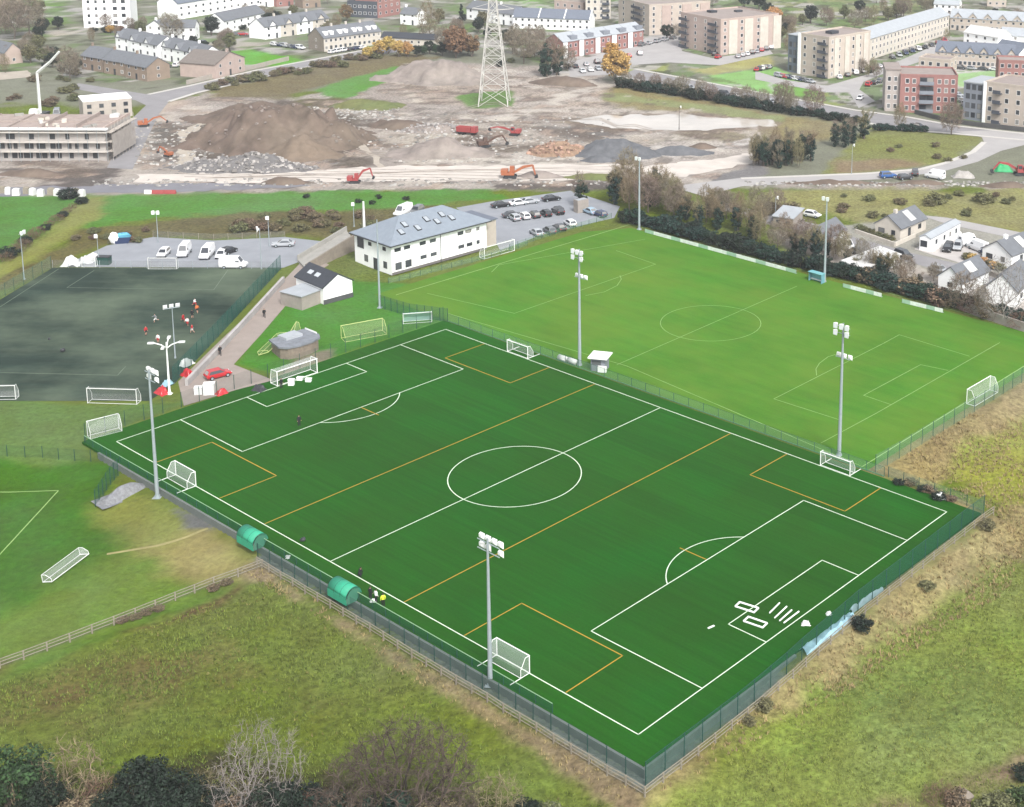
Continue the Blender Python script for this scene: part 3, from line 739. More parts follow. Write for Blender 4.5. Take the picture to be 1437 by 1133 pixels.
# ------------------------------------------------------------------ cars (prototype meshes, copied with their own paint)
def loft(secs, closed=True):
    mb = MB(); n = len(secs[0]); vs = [p for s_ in secs for p in s_]; fs = []
    for i in range(len(secs) - 1):
        for k in range(n):
            fs.append((i * n + k, i * n + (k + 1) % n, (i + 1) * n + (k + 1) % n, (i + 1) * n + k))
    fs.append(tuple(range(n - 1, -1, -1))); fs.append(tuple(range((len(secs) - 1) * n, len(secs) * n)))
    return mb.add(vs, fs)
PAINT0 = mat('car_paint', (.5, .5, .5), .25, 0, spec=.6)
HEADL = mat('headlight_glass', (.75, .78, .8), .1, 0); TAILL = mat('tail_light_red', (.35, .02, .02), .2, 0)
def car_proto(kind):
    root = bpy.data.objects.new('car', None); col.objects.link(root)
    if kind == 'hatch': L, W, belt, top, prof, cab = 4.1, 1.76, .92, 1.47, [(-2.05, .62, .80), (-1.95, .40, .95), (-1.2, .28, 1.0), (.75, .28, .95), (1.35, .28, .86), (1.9, .38, .72), (2.05, .5, .6)], (-1.95, -1.55, .35, 1.15)
    elif kind == 'saloon': L, W, belt, top, prof, cab = 4.6, 1.8, .90, 1.42, [(-2.3, .6, .78), (-2.2, .4, .92), (-1.5, .28, .95), (.7, .28, .92), (1.4, .28, .84), (2.15, .38, .7), (2.3, .5, .6)], (-1.75, -1.05, .35, 1.15)
    elif kind == 'suv': L, W, belt, top, prof, cab = 4.5, 1.86, 1.08, 1.72, [(-2.25, .65, .95), (-2.15, .45, 1.1), (-1.4, .36, 1.14), (.8, .36, 1.08), (1.4, .36, 1.0), (2.1, .45, .86), (2.25, .6, .74)], (-2.15, -1.85, .4, 1.15)
    else: L, W, belt, top, prof, cab = 5.3, 2.0, 1.25, 2.35, [(-2.65, .5, 1.2), (-2.6, .34, 1.28), (-1.6, .32, 1.28), (.9, .32, 1.26), (1.6, .32, 1.2), (2.5, .4, .98), (2.65, .55, .8)], (-2.62, -2.55, 1.0, 1.75)
    hw = W / 2
    secs = []
    for x, z0, z1 in prof:
        k = .9 if abs(x) > L / 2 - .06 else (.97 if abs(x) > L / 2 - .25 else 1)
        w = hw * k; zm = (z0 + z1) / 2
        secs.append([(x, -w * .9, z0), (x, -w, zm * .9 + z0 * .1), (x, -w * .98, z1 - .08), (x, -w * .86, z1), (x, w * .86, z1), (x, w * .98, z1 - .08), (x, w, zm * .9 + z0 * .1), (x, w * .9, z0)])
    body = loft(secs)
    xr, xrt, xft, xf = cab; wl, wt = hw * .93, hw * .74; zb = belt
    cb = [(xr, -wl, zb), (xf, -wl, zb - .03), (xf, wl, zb - .03), (xr, wl, zb), (xrt, -wt, top), (xft, -wt, top), (xft, wt, top), (xrt, wt, top)]
    body.add(cb, [(0, 1, 5, 4), (1, 2, 6, 5), (2, 3, 7, 6), (3, 0, 4, 7), (4, 5, 6, 7)])
    bo = body.build('body', PAINT0, root)
    def glass(name, q, ins, proud=.012):
        a, b, c, d = [Vector(p) for p in q]; n = (b - a).cross(d - a).normalized(); cen = (a + b + c + d) / 4
        mb = MB(); mb.add([cen + (p - cen) * ins + n * proud for p in (a, b, c, d)], [(0, 1, 2, 3)]); return mb.build(name, GLASS, root)
    V = cb
    if kind == 'van':
        glass('windscreen', (V[1], V[2], V[6], V[5]), .84)
        for s_, q in ((-1, (V[0], V[1], V[5], V[4])), (1, (V[2], V[3], V[7], V[6]))):
            mb = MB(); y = s_ * (wl + .01); y2 = s_ * (wt + .05)
            mb.add([(.6, y, zb + .12), (1.45, y, zb + .12), (1.05, y2, top - .45), (.6, y2, top - .45)], [(0, 1, 2, 3)]); mb.build('side_window', GLASS, root)
        glass('rear_window', (V[3], V[0], V[4], V[7]), .5)
    else:
        glass('windscreen', (V[1], V[2], V[6], V[5]), .86); glass('rear_window', (V[3], V[0], V[4], V[7]), .82)
        glass('side_window', (V[0], V[1], V[5], V[4]), .84); glass('side_window', (V[2], V[3], V[7], V[6]), .84)
    wr = .33 if kind != 'suv' else .38
    tm = MB(); tm.tube((0, -.11, 0), (0, .11, 0), wr, wr, 14); tme = tm.mesh('wheel'); tme.materials.append(BLACK)
    rm = MB(); rm.tube((0, -.115, 0), (0, .115, 0), wr * .62, wr * .62, 10); rme = rm.mesh('rim'); rme.materials.append(GALV)
    for x in (-L * .3, L * .31):
        for s_ in (-1, 1):
            w = link('wheel', tme, root, (x, s_ * (hw - .09), wr)); link('rim', rme, w)
    for s_ in (-1, 1):
        mb = MB(); mb.box(L / 2 - .13, s_ * hw * .66, (prof[-1][2] + .02), .18, .34, .14); mb.build('headlight', HEADL, root)
        mb = MB(); mb.box(-L / 2 + .03, s_ * hw * .72, prof[0][2] - .02, .1, .28, .16); mb.build('tail_light', TAILL, root)
    return freeze(root)
CARP = {k: car_proto(k) for k in ('hatch', 'saloon', 'suv', 'van')}
PAINTS = {'white': (.72, .73, .74), 'silver': (.42, .44, .46), 'grey': (.16, .17, .18), 'black': (.015, .016, .018), 'dark blue': (.02, .035, .09), 'blue': (.04, .11, .3), 'red': (.42, .02, .025), 'dark grey': (.05, .053, .058), 'pale blue': (.3, .42, .52)}
PM = {k: mat('paint_' + k.replace(' ', '_'), v, .22, .03, 2, metal=.2 if k in ('silver', 'grey') else 0, spec=.6) for k, v in PAINTS.items()}
def car(kind, paint, px, py, heading, label, group, name=None, cat=None):
    """px, py: the middle of the car on the ground; heading: a second pixel the bonnet points at"""
    p = G(px, py)
    if isinstance(heading, tuple):
        q = G(*heading); rz = math.atan2(q.y - p.y, q.x - p.x)
    else: rz = heading
    o = dup(CARP[kind]); o.name = name or ('parked_van' if kind == 'van' else 'parked_car')
    o.location = (p.x, p.y, max(p.z, .0) + .04); o.rotation_euler = (0, 0, rz)
    for c in o.children:
        if c.name.startswith('body'):
            c.material_slots[0].link = 'OBJECT'; c.material_slots[0].material = PM[paint]
    return tag(o, label, cat or ('van' if kind == 'van' else 'car'), group)

# ------------------------------------------------------------------ trees and shrubs (prototype meshes)
BARK = mat('grey_bark', S(128, 118, 108, .6), .95, .25, 2); BARKD = mat('dark_bark', S(66, 60, 52, .55), .95, .25, 2)
TWIG = {'oak': mat('oak_twigs', S(106, 96, 84, .55), .95, .2, .4, island=.3), 'brown': mat('brown_twigs', S(142, 130, 114, .7), .95, .2, .4, island=.3), 'grey': mat('grey_twigs', S(146, 140, 134, .7), .95, .15, .4, island=.25),
        'tan': mat('tan_twigs', S(146, 134, 106, .7), .95, .2, .4, island=.3), 'red': mat('reddish_twigs', S(126, 102, 84, .65), .95, .2, .4, island=.3)}
LEAF = {'dark': mat('dark_leaves', (.009, .018, .010), .7, .2, .6, island=.5), 'green': mat('green_leaves', (.03, .06, .02), .7, .2, .6, island=.5),
        'teal': mat('blue_green_leaves', (.012, .032, .023), .7, .2, .6, island=.5), 'olive': mat('olive_leaves', (.12, .12, .055), .75, .2, .6, island=.45),
        'orange': mat('orange_leaves', (.36, .17, .06), .75, .2, .6, island=.4), 'gold': mat('golden_leaves', (.42, .27, .09), .75, .2, .6, island=.35),
        'rust': mat('rusty_leaves', (.17, .095, .055), .75, .2, .6, island=.4), 'bramble': mat('bramble_leaves', (.13, .10, .062), .8, .2, .6, island=.5)}
def rv(rnd): 
    while True:
        v = Vector((rnd.uniform(-1, 1), rnd.uniform(-1, 1), rnd.uniform(-1, 1)))
        if .1 < v.length < 1: return v.normalized()
def limb(mb, rnd, p, d, L, r, lev, tips, bend=.25, up=.12, kids=(3, 4), ang=(.5, 1.0), n=5, tw=None):
    segs = 3; pts = [p]; dd = d.copy()
    for k in range(segs):
        dd = (dd + rv(rnd) * bend * .6 + Vector((0, 0, up))).normalized()
        q = pts[-1] + dd * (L / segs); rr0 = r * (1 - .45 * k / segs); rr1 = r * (1 - .45 * (k + 1) / segs)
        tgt = mb if lev >= tw[1] else tw[0]
        tgt.tube(pts[-1], q, rr0, rr1, n, False); pts.append(q)
    if lev <= 0: tips.append((pts[-1], dd)); tips.append((pts[-2], dd)); return
    c = rnd.randint(*kids)
    for k in range(c):
        s_ = pts[-1] if k == 0 else pts[rnd.choice((1, 2, 2, 3))]
        a = rnd.uniform(*ang) * (.5 if k == 0 else 1)
        ax = dd.cross(rv(rnd)).normalized()
        nd = (Matrix.Rotation(a, 3, ax) @ dd).normalized()
        limb(mb, rnd, s_, nd, L * rnd.uniform(.6, .82), r * (.62 if k == 0 else .5), lev - 1, tips, bend, up, kids, ang, max(3, n - 1), tw)
def sc_tree(seed, env, n_att, starts, step, trunk, crown, r0, thick, di=2.6, dk=None, up=.06, iters=60):
    """grow limbs towards points spread through the crown; returns the twig ends"""
    rg = np.random.default_rng(seed); A = env(rg, n_att); dk = dk or step * 1.6
    N, par = [], []
    for p, d, h in starts:
        p = np.array(p, float); d = np.array(d, float); d /= np.linalg.norm(d); N.append(p); par.append(-1)
        for k in range(max(1, int(h / step))):
            d = d + rg.normal(0, .06, 3); d /= np.linalg.norm(d); N.append(N[-1] + d * step); par.append(len(N) - 2)
    near = np.full(len(A), -1); nd = np.full(len(A), 1e9)
    def upd(i0):
        for i in range(i0, len(N)):
            q = np.linalg.norm(A - N[i], axis=1); m_ = q < nd; nd[m_] = q[m_]; near[m_] = i
    upd(0); done = 0
    for it in range(iters):
        act = np.where((nd < (di if it > 4 else 6)))[0]
        if len(act) == 0: break
        i0 = len(N); seen = {}
        for a_ in act: seen.setdefault(near[a_], []).append(a_)
        for i, l in seen.items():
            d = A[l] - N[i]; d = (d / (np.linalg.norm(d, axis=1)[:, None] + 1e-6)).mean(0) + rg.normal(0, .16, 3); d[2] += up
            n_ = np.linalg.norm(d)
            if n_ < .05: continue
            N.append(N[i] + d / n_ * step * rg.uniform(.8, 1.15)); par.append(i)
        upd(i0)
        keep = nd > dk
        A = A[keep]; near = near[keep]; nd = nd[keep]
        if len(A) == 0 or len(N) > 2600: break
    r = np.zeros(len(N)); kids = np.zeros(len(N), int)
    for i in range(len(N) - 1, -1, -1):
        r[i] = r0 if kids[i] == 0 else r[i] ** (1 / 2.35)
        if par[i] >= 0: r[par[i]] += r[i] ** 2.35; kids[par[i]] += 1
    tips = []
    for i in range(len(N)):
        if par[i] < 0: continue
        a_, b_ = Vector(N[par[i]]), Vector(N[i]); ra = min(r[par[i]], r[i] * 1.5)
        big = r[i] > thick
        (trunk if big else crown).tube(a_, b_, ra, r[i], 7 if r[i] > .12 else (5 if big else 3), False)
        if kids[i] == 0 or r[i] < r0 * 1.7: tips.append((b_, (b_ - a_).normalized()))
    return tips
def dome(rx, rz, zc, zmin, shell=.55):
    def f(rg, n):
        out = []
        while len(out) < n:
            p = rg.uniform(-1, 1, 3); q = np.linalg.norm(p)
            if q > 1 or q < .15 or (q < shell and rg.random() < .55): continue
            lump = .82 + .36 * float(vnoise(p[0] * 2.2 + 9, p[1] * 2.2 + p[2] * 1.7, 3))
            z = zc + p[2] * rz * lump
            if z < zmin: continue
            out.append((p[0] * rx * lump, p[1] * rx * lump, z))
        return np.array(out)
    return f
def twigs(mb, rnd, tips, per, L, w, droop=0.0):
    for p, d in tips:
        for k in range(per):
            v = (d * rnd.uniform(.3, 1) + rv(rnd) * .75 + Vector((0, 0, -droop))).normalized(); l = L * rnd.uniform(.5, 1.1)
            s_ = p + rv(rnd) * L * .15; q = s_ + v * l * .55; e = q + (v + rv(rnd) * .35).normalized() * l * .45
            a = v.cross(rv(rnd)).normalized() * w
            mb.add([s_ - a, s_ + a, q + a * .6, e, q - a * .6], [(0, 1, 2, 3, 4)])
            f = (v + rv(rnd) * .8).normalized(); e2 = q + f * l * .35
            mb.add([q - a * .6, q + a * .6, e2], [(0, 1, 2)])
def leaves(mb, rnd, clumps, per, size):
    for c, cr in clumps:
        for k in range(per):
            u = rv(rnd); p = c + Vector((u.x * cr, u.y * cr, u.z * cr * .8)) * rnd.uniform(.35, 1) ** .6
            n = (u + rv(rnd) * .7 + Vector((0, 0, .4))).normalized(); a = n.cross(rv(rnd)).normalized(); b = n.cross(a)
            s_ = size * rnd.uniform(.6, 1.3)
            mb.add([p - a * s_ - b * s_ * .5, p + a * s_ * .4 - b * s_ * .7, p + a * s_ + b * s_ * .35, p - a * s_ * .3 + b * s_ * .7], [(0, 1, 2, 3)])
def crown_clumps(rnd, n, rx, rz, zc, cr, shape='round'):
    out = []
    while len(out) < n:
        x, y, z = rnd.uniform(-1, 1), rnd.uniform(-1, 1), rnd.uniform(-1, 1)
        if shape == 'cone':
            k = max(.12, (1 - (z + 1) / 2)); 
            if x * x + y * y > 1: continue
            out.append((Vector((x * rx * k, y * rx * k, zc + z * rz)), cr * (.5 + .6 * k)))
        else:
            q = x * x + y * y + z * z
            if q > 1 or q < .12: continue
            out.append((Vector((x * rx, y * rx, zc + z * rz)), cr * rnd.uniform(.6, 1.15)))
    return out
def tree_proto(kind, seed):
    rnd = random.Random(seed)
    root = bpy.data.objects.new('tree', None); col.objects.link(root)
    tr, cw, lf = MB(), MB(), MB(); lm = None; tips = []
    bark, tw, lv = BARK, TWIG['brown'], None
    if kind in ('oak', 'grey', 'tan', 'fargrey', 'palebush', 'twiggy'):   # leafless, grown limb by limb
        bark, tw = {'oak': (BARKD, TWIG['oak']), 'grey': (TWIG['grey'], TWIG['grey']), 'tan': (BARK, TWIG['tan']), 'fargrey': (BARK, TWIG['brown']), 'palebush': (TWIG['tan'], TWIG['tan']), 'twiggy': (TWIG['grey'], TWIG['red'])}[kind]
        rx, rz, zc, zmin, na, step, r0, ns, sp, th = {'oak': (6.6, 5.2, 4.8, 1.6, 1700, .42, .030, 6, .75, 1.2), 'grey': (4.3, 5.0, 5.0, 1.2, 1000, .40, .018, 3, .5, 1.4), 'tan': (2.7, 5.0, 5.6, 1.6, 520, .45, .022, 2, .2, 1.6),
            'fargrey': (4.0, 4.4, 5.8, 1.8, 620, .5, .026, 1, .15, 1.8), 'palebush': (2.2, 1.9, 1.7, .3, 420, .24, .012, 7, .8, .3), 'twiggy': (1.7, 1.4, 1.15, .2, 380, .2, .009, 8, .9, .2)}[kind]
        st = []
        for k in range(ns):
            a = 2 * math.pi * (k + rnd.uniform(-.3, .3)) / ns; q = sp * rnd.uniform(.5, 1.1)
            st.append(((math.cos(a) * .25 * (ns > 1), math.sin(a) * .25 * (ns > 1), -.3), (math.cos(a) * q, math.sin(a) * q, 1), th + .3))
        tips = sc_tree(seed, dome(rx, rz, zc, zmin), na, st, step, tr, cw, r0, r0 * 2.6, di=step * 6)
        per, L_, w_ = {'oak': (7, 1.0, .016), 'grey': (4, .9, .014), 'tan': (8, 1.3, .026), 'fargrey': (8, 1.4, .034), 'palebush': (5, .55, .011), 'twiggy': (6, .5, .010)}[kind]
        twigs(cw, rnd, tips, per, L_, w_)
    elif kind in ('ivy', 'ivytall'):
        tw = TWIG['tan'] if kind == 'ivytall' else TWIG['brown']; lm = LEAF['teal']
        for k in range(2): limb(tr, rnd, Vector((rnd.uniform(-.4, .4), rnd.uniform(-.4, .4), -.3)), Vector((rnd.uniform(-.15, .15), rnd.uniform(-.15, .15), 1)).normalized(), 4.2, .2, 2, tips, .2, .2, (3, 4), (.3, .8), 5, (cw, 2))
        twigs(cw, rnd, tips, 14, 1.5, .035)
        leaves(lf, rnd, crown_clumps(rnd, 48, 1.7, 4.0, 4.0, .85), 60, .19)
    elif kind in ('round_dark', 'round_green', 'round_orange', 'round_gold', 'round_rust', 'round_olive', 'round_teal'):
        lm = LEAF[kind[6:]]
        for k in range(3): limb(tr, rnd, Vector((0, 0, -.3)), Vector((rnd.uniform(-.35, .35), rnd.uniform(-.35, .35), 1)).normalized(), 3.2, .22, 1, tips, .25, .1, (2, 3), (.4, .9), 5, (tr, 0))
        lv = crown_clumps(rnd, 70, 3.3, 3.4, 5.6, 1.15); leaves(cw, rnd, lv, 62, .24); tw = lm; lm = None
    elif kind == 'conifer':
        tr.tube((0, 0, -.3), (0, 0, 9), .22, .04, 6); tw = LEAF['dark']
        leaves(cw, rnd, crown_clumps(rnd, 70, 2.4, 4.6, 5.2, .8, 'cone'), 55, .2)
    elif kind.startswith('shrub'):                        # unit height about 2.4
        tw = {'shrub_dark': LEAF['dark'], 'shrub_teal': LEAF['teal'], 'shrub_olive': LEAF['olive'], 'shrub_bramble': LEAF['bramble'], 'shrub_green': LEAF['green'], 'shrub_gold': LEAF['gold'], 'shrub_rust': LEAF['rust']}[kind]
        for k in range(5): tr.tube((0, 0, -.2), (rnd.uniform(-.8, .8), rnd.uniform(-.8, .8), 1.7), .05, .02, 4)
        leaves(cw, rnd, [(Vector((c.x, c.y, max(.3, c.z))), r_) for c, r_ in crown_clumps(rnd, 30, 1.35, 1.0, 1.15, .55)], 52, .12)
    elif kind.startswith('big'):                          # dense evergreen, about 6
        tw = LEAF[kind[3:]]
        for k in range(7): tr.tube((0, 0, -.2), (rnd.uniform(-1.6, 1.6), rnd.uniform(-1.6, 1.6), 4.2), .12, .04, 5)
        leaves(cw, rnd, [(Vector((c.x, c.y, max(.4, c.z))), r_) for c, r_ in crown_clumps(rnd, 90, 3.1, 2.7, 3.0, .85)], 110, .12)
    tr.build('stem' if kind.startswith(('shrub', 'twiggy', 'pale', 'big')) else 'trunk', bark, root)
    cw.build('foliage' if kind.startswith(('shrub', 'big')) else 'crown', tw, root)
    if lm: lf.build('ivy', lm, root)
    return freeze(root)
TP = {}
def TREE(kind, var):
    if (kind, var) not in TP: TP[(kind, var)] = tree_proto(kind, sum(map(ord, kind)) * 31 + var * 7)
    return TP[(kind, var)]
trnd = random.Random(99)
NV = {'oak': 1, 'grey': 2, 'tan': 4, 'fargrey': 4, 'ivy': 3, 'ivytall': 3}
NATH = {'oak': 10.3, 'grey': 10.2, 'tan': 10, 'fargrey': 10, 'ivy': 11, 'ivytall': 11, 'twiggy': 2.8, 'palebush': 3.9, 'conifer': 10}
def tree(kind, px, py, h, label, group=None, wide=1.0, name=None, pos=None, cat=None, rot=None, var=None):
    p = G(px, py) if pos is None else Vector((pos[0], pos[1], TZ(*pos)))
    v = trnd.randrange(NV.get(kind, 2)) if var is None else var
    o = dup(TREE(kind, v))
    small = kind.startswith(('shrub', 'twiggy', 'pale', 'big'))
    nat = NATH.get(kind, 5.9 if kind.startswith('big') else 2.4 if small else 9.6)
    s_ = h / nat
    o.location = p; o.scale = (s_ * wide, s_ * wide, s_); o.rotation_euler = (0, 0, trnd.uniform(0, 6.28) if rot is None else rot)
    o.name = name or ('shrub' if small else ('bare_tree' if kind in ('oak', 'grey', 'tan', 'fargrey') else 'ivy_tree' if kind.startswith('ivy') else 'tree'))
    return tag(o, label, cat or ('shrub' if small else 'tree'), group)

# ------------------------------------------------------------------ people: one continuous skinned body each
SKIN = mat('skin', (.48, .28, .20), .6, .05, 5); HAIR = mat('dark_hair', (.03, .02, .015), .7, .1, 20)
CLOTH = {k: mat('cloth_' + k, v, .9, .1, 8) for k, v in {'black': (.015, .016, .018), 'red': (.40, .025, .03), 'white': (.7, .7, .7), 'yellow': (.62, .72, .05), 'navy': (.02, .03, .08), 'grey': (.2, .21, .22), 'orange': (.6, .16, .05)}.items()}
POSES = {  # joints: hip, knees, ankles, toes, neck, head, elbows, wrists
    'stand': dict(lk=(.0, .11, .50), la=(-.03, .12, .09), rk=(.02, -.11, .50), ra=(-.02, -.12, .09), le=(-.03, .27, 1.13), lw=(.08, .28, .90), re=(-.03, -.27, 1.13), rw=(.08, -.28, .90), dz=0, lean=0),
    'walk': dict(lk=(.20, .10, .52), la=(.26, .10, .10), rk=(-.04, -.10, .50), ra=(-.38, -.10, .16), le=(-.20, .26, 1.15), lw=(-.12, .28, .92), re=(.14, -.26, 1.14), rw=(.30, -.24, .96), dz=0, lean=.03),
    'run': dict(lk=(.36, .10, .60), la=(.22, .10, .22), rk=(-.14, -.10, .50), ra=(-.56, -.10, .42), le=(-.26, .27, 1.18), lw=(-.14, .26, .98), re=(.18, -.27, 1.18), rw=(.36, -.18, 1.20), dz=-.05, lean=.14),
    'crouch': dict(lk=(.42, .14, .52), la=(.10, .14, .09), rk=(.40, -.14, .50), ra=(.06, -.14, .09), le=(.30, .24, .72), lw=(.48, .12, .58), re=(.30, -.24, .72), rw=(.48, -.12, .56), dz=-.48, lean=.3)}
def body_mesh(pose):
    q = POSES[pose]; dz, ln_ = q['dz'], q['lean']
    J = {'pelvis': (0, 0, .96 + dz), 'chest': (ln_ * .6, 0, 1.28 + dz), 'neck': (ln_, 0, 1.50 + dz), 'head': (ln_ + .02, 0, 1.60 + dz), 'crown': (ln_ + .03, 0, 1.74 + dz),
         'ls': (ln_ * .9, .18, 1.42 + dz), 'rs': (ln_ * .9, -.18, 1.42 + dz), 'lh': (0, .10, .90 + dz), 'rh': (0, -.10, .90 + dz)}
    for a in ('lk', 'la', 'rk', 'ra'): J[a] = q[a]
    for a in ('le', 'lw', 're', 'rw'): J[a] = (q[a][0] + (ln_ if pose != 'crouch' else 0), q[a][1], q[a][2] + (dz if pose == 'run' else 0))
    for s_ in 'lr':
        a = J[s_ + 'a']; J[s_ + 't'] = (a[0] + .17, a[1], max(.04, a[2] - .06))
        w, e = Vector(J[s_ + 'w']), Vector(J[s_ + 'e']); d = (w - e).normalized(); J[s_ + 'f'] = tuple(w + d * .16)
    rad = dict(pelvis=.15, chest=.15, neck=.062, head=.095, crown=.075, ls=.075, rs=.075, lh=.10, rh=.10, lk=.068, rk=.068, la=.045, ra=.045, lt=.04, rt=.04, le=.047, re=.047, lw=.034, rw=.034, lf=.03, rf=.03)
    E = [('pelvis', 'chest'), ('chest', 'neck'), ('neck', 'head'), ('head', 'crown')] + [x for s_ in 'lr' for x in (('pelvis', s_ + 'h'), (s_ + 'h', s_ + 'k'), (s_ + 'k', s_ + 'a'), (s_ + 'a', s_ + 't'), ('chest', s_ + 's'), (s_ + 's', s_ + 'e'), (s_ + 'e', s_ + 'w'), (s_ + 'w', s_ + 'f'))]
    ks = list(J); me = bpy.data.meshes.new('body'); me.from_pydata([J[k] for k in ks], [(ks.index(a), ks.index(b)) for a, b in E], [])
    o = bpy.data.objects.new('body', me); col.objects.link(o)
    md = o.modifiers.new('s', 'SKIN'); md.use_smooth_shade = True
    for i, k in enumerate(ks):
        sv = me.skin_vertices[0].data[i]; sv.radius = (rad[k], rad[k] * (.85 if k in ('chest',) else 1)); sv.use_root = (k == 'pelvis')
    o.modifiers.new('u', 'SUBSURF').levels = 1
    dg = bpy.context.evaluated_depsgraph_get(); out = bpy.data.meshes.new_from_object(o.evaluated_get(dg))
    bpy.data.objects.remove(o)
    return out, J
BODY = {}
def shell(me, name, test, off):
    bm = bmesh.new(); bm.from_mesh(me); bm.normal_update()
    bmesh.ops.delete(bm, geom=[f for f in bm.faces if not test(f.calc_center_median())], context='FACES')
    for v in bm.verts: v.co += v.normal * off
    out = bpy.data.meshes.new(name); bm.to_mesh(out); bm.free(); return out
def person(px, py, face, pose, top, legs, label, group=None, bare=False, hi=1.0, pos=None):
    if pose not in BODY:
        me, J = body_mesh(pose); zh = J['pelvis'][2]; hx = J['head']
        me.materials.append(SKIN)
        def arm(c): return abs(c.y) > .2 and c.z > zh - .2
        BODY[pose] = (me, shell(me, 'shirt', lambda c: c.z < hx[2] - .12 and (c.z > zh - .02 or (abs(c.y) > .2 and c.z > J['lw'][2] + .02)), .018),
                      shell(me, 'trousers', lambda c: c.z < zh + .06 and c.z > .12 and not (abs(c.y) > .2), .014),
                      shell(me, 'shorts', lambda c: c.z < zh + .06 and c.z > zh - .38 and not (abs(c.y) > .2), .018),
                      shell(me, 'shoes', lambda c: c.z < .14 or (pose == 'run' and c.x < -.5 and c.z < .5), .014),
                      shell(me, 'hair', lambda c: c.z > hx[2] + .05 or (c.z > hx[2] - .03 and c.x < hx[0] - .02), .016))
    me, sh, tr, st, so_, ha = BODY[pose]
    p = G(px, py)
    if isinstance(face, tuple): q = G(*face); face = math.atan2(q.y - p.y, q.x - p.x)
    b = link('person', me, None, (p.x, p.y, p.z + .015), face); b.scale = (hi, hi, hi)
    for nm, ms, mt in (('shirt', sh, CLOTH[top]), ('shorts' if bare else 'trousers', st if bare else tr, CLOTH[legs]), ('shoes', so_, CLOTH['black']), ('hair', ha, HAIR)):
        c = link(nm, ms, b)
        if not ms.materials: ms.materials.append(mt)
        c.material_slots[0].link = 'OBJECT'; c.material_slots[0].material = mt
    return tag(b, label, 'person', group)
# ------------------------------------------------------------------ buildings
def wallmat(name, c, var=.13, sc=.5): return mat(name, c, .9, var, sc)
W_white = wallmat('white_render', (.86, .87, .87), .06); W_cream = wallmat('cream_render', S(232, 224, 212)); W_buff = wallmat('haze_paled_buff_brick', S(216, 203, 190), .12)  # the buff is paled: haze over the far blocks put into the colour
W_pink = wallmat('pink_brick', S(208, 188, 178), .12); W_red = wallmat('red_brick', S(176, 130, 124), .14); W_brown = wallmat('brown_brick', S(166, 148, 132), .14)
W_grey = wallmat('grey_cladding', S(150, 156, 166)); W_dark = wallmat('dark_cladding', S(86, 92, 102)); W_stone = wallmat('grey_stone', S(158, 148, 136), .2, 1.2); W_block = wallmat('concrete_block', S(176, 168, 160), .14, .8)
R_slate = mat('slate_roof', S(126, 130, 136), .75, .14, .9); R_blue = mat('blue_grey_slate', S(124, 132, 146), .7, .12, .9); R_dark = mat('dark_slate', S(70, 74, 82), .7, .12, .9)
R_pale = mat('pale_grey_roof', S(190, 196, 202), .7, .1, .5); R_white = mat('pale_membrane_roof', S(232, 232, 230), .8, .06, .4); R_brown = mat('brown_tile_roof', S(136, 128, 122), .8, .14, .9); R_flat = mat('flat_roof_felt', S(172, 160, 154), .9, .12, .4)
FRAMEW = mat('white_window_frame', (.7, .7, .7), .5, 0); FRAMED = mat('dark_window_frame', (.06, .065, .07), .5, 0); DOORM = mat('dark_door', (.05, .055, .06), .6, .1, 3)
def win_proto(name, fm, bar=.1):
    fr = MB()
    for x0, x1, z0, z1 in ((-.5, .5, -.5, -.5 + bar), (-.5, .5, .5 - bar, .5), (-.5, -.5 + bar, -.5 + bar, .5 - bar), (.5 - bar, .5, -.5 + bar, .5 - bar)): fr.b2(x0, x1, -.05, .03, z0, z1)
    a = fr.mesh('window'); a.materials.append(fm)
    g = MB(); g.b2(-.5 + bar, .5 - bar, -.018, .02, -.5 + bar, .5 - bar); b = g.mesh('pane'); b.materials.append(GLASS)
    return a, b
WINP = {'w': win_proto('w', FRAMEW, .07), 'd': win_proto('d', FRAMED, .06)}
DOORP = MB().b2(-.5, .5, -.06, .03, -.5, .5).mesh('door'); DOORP.materials.append(DOORM)
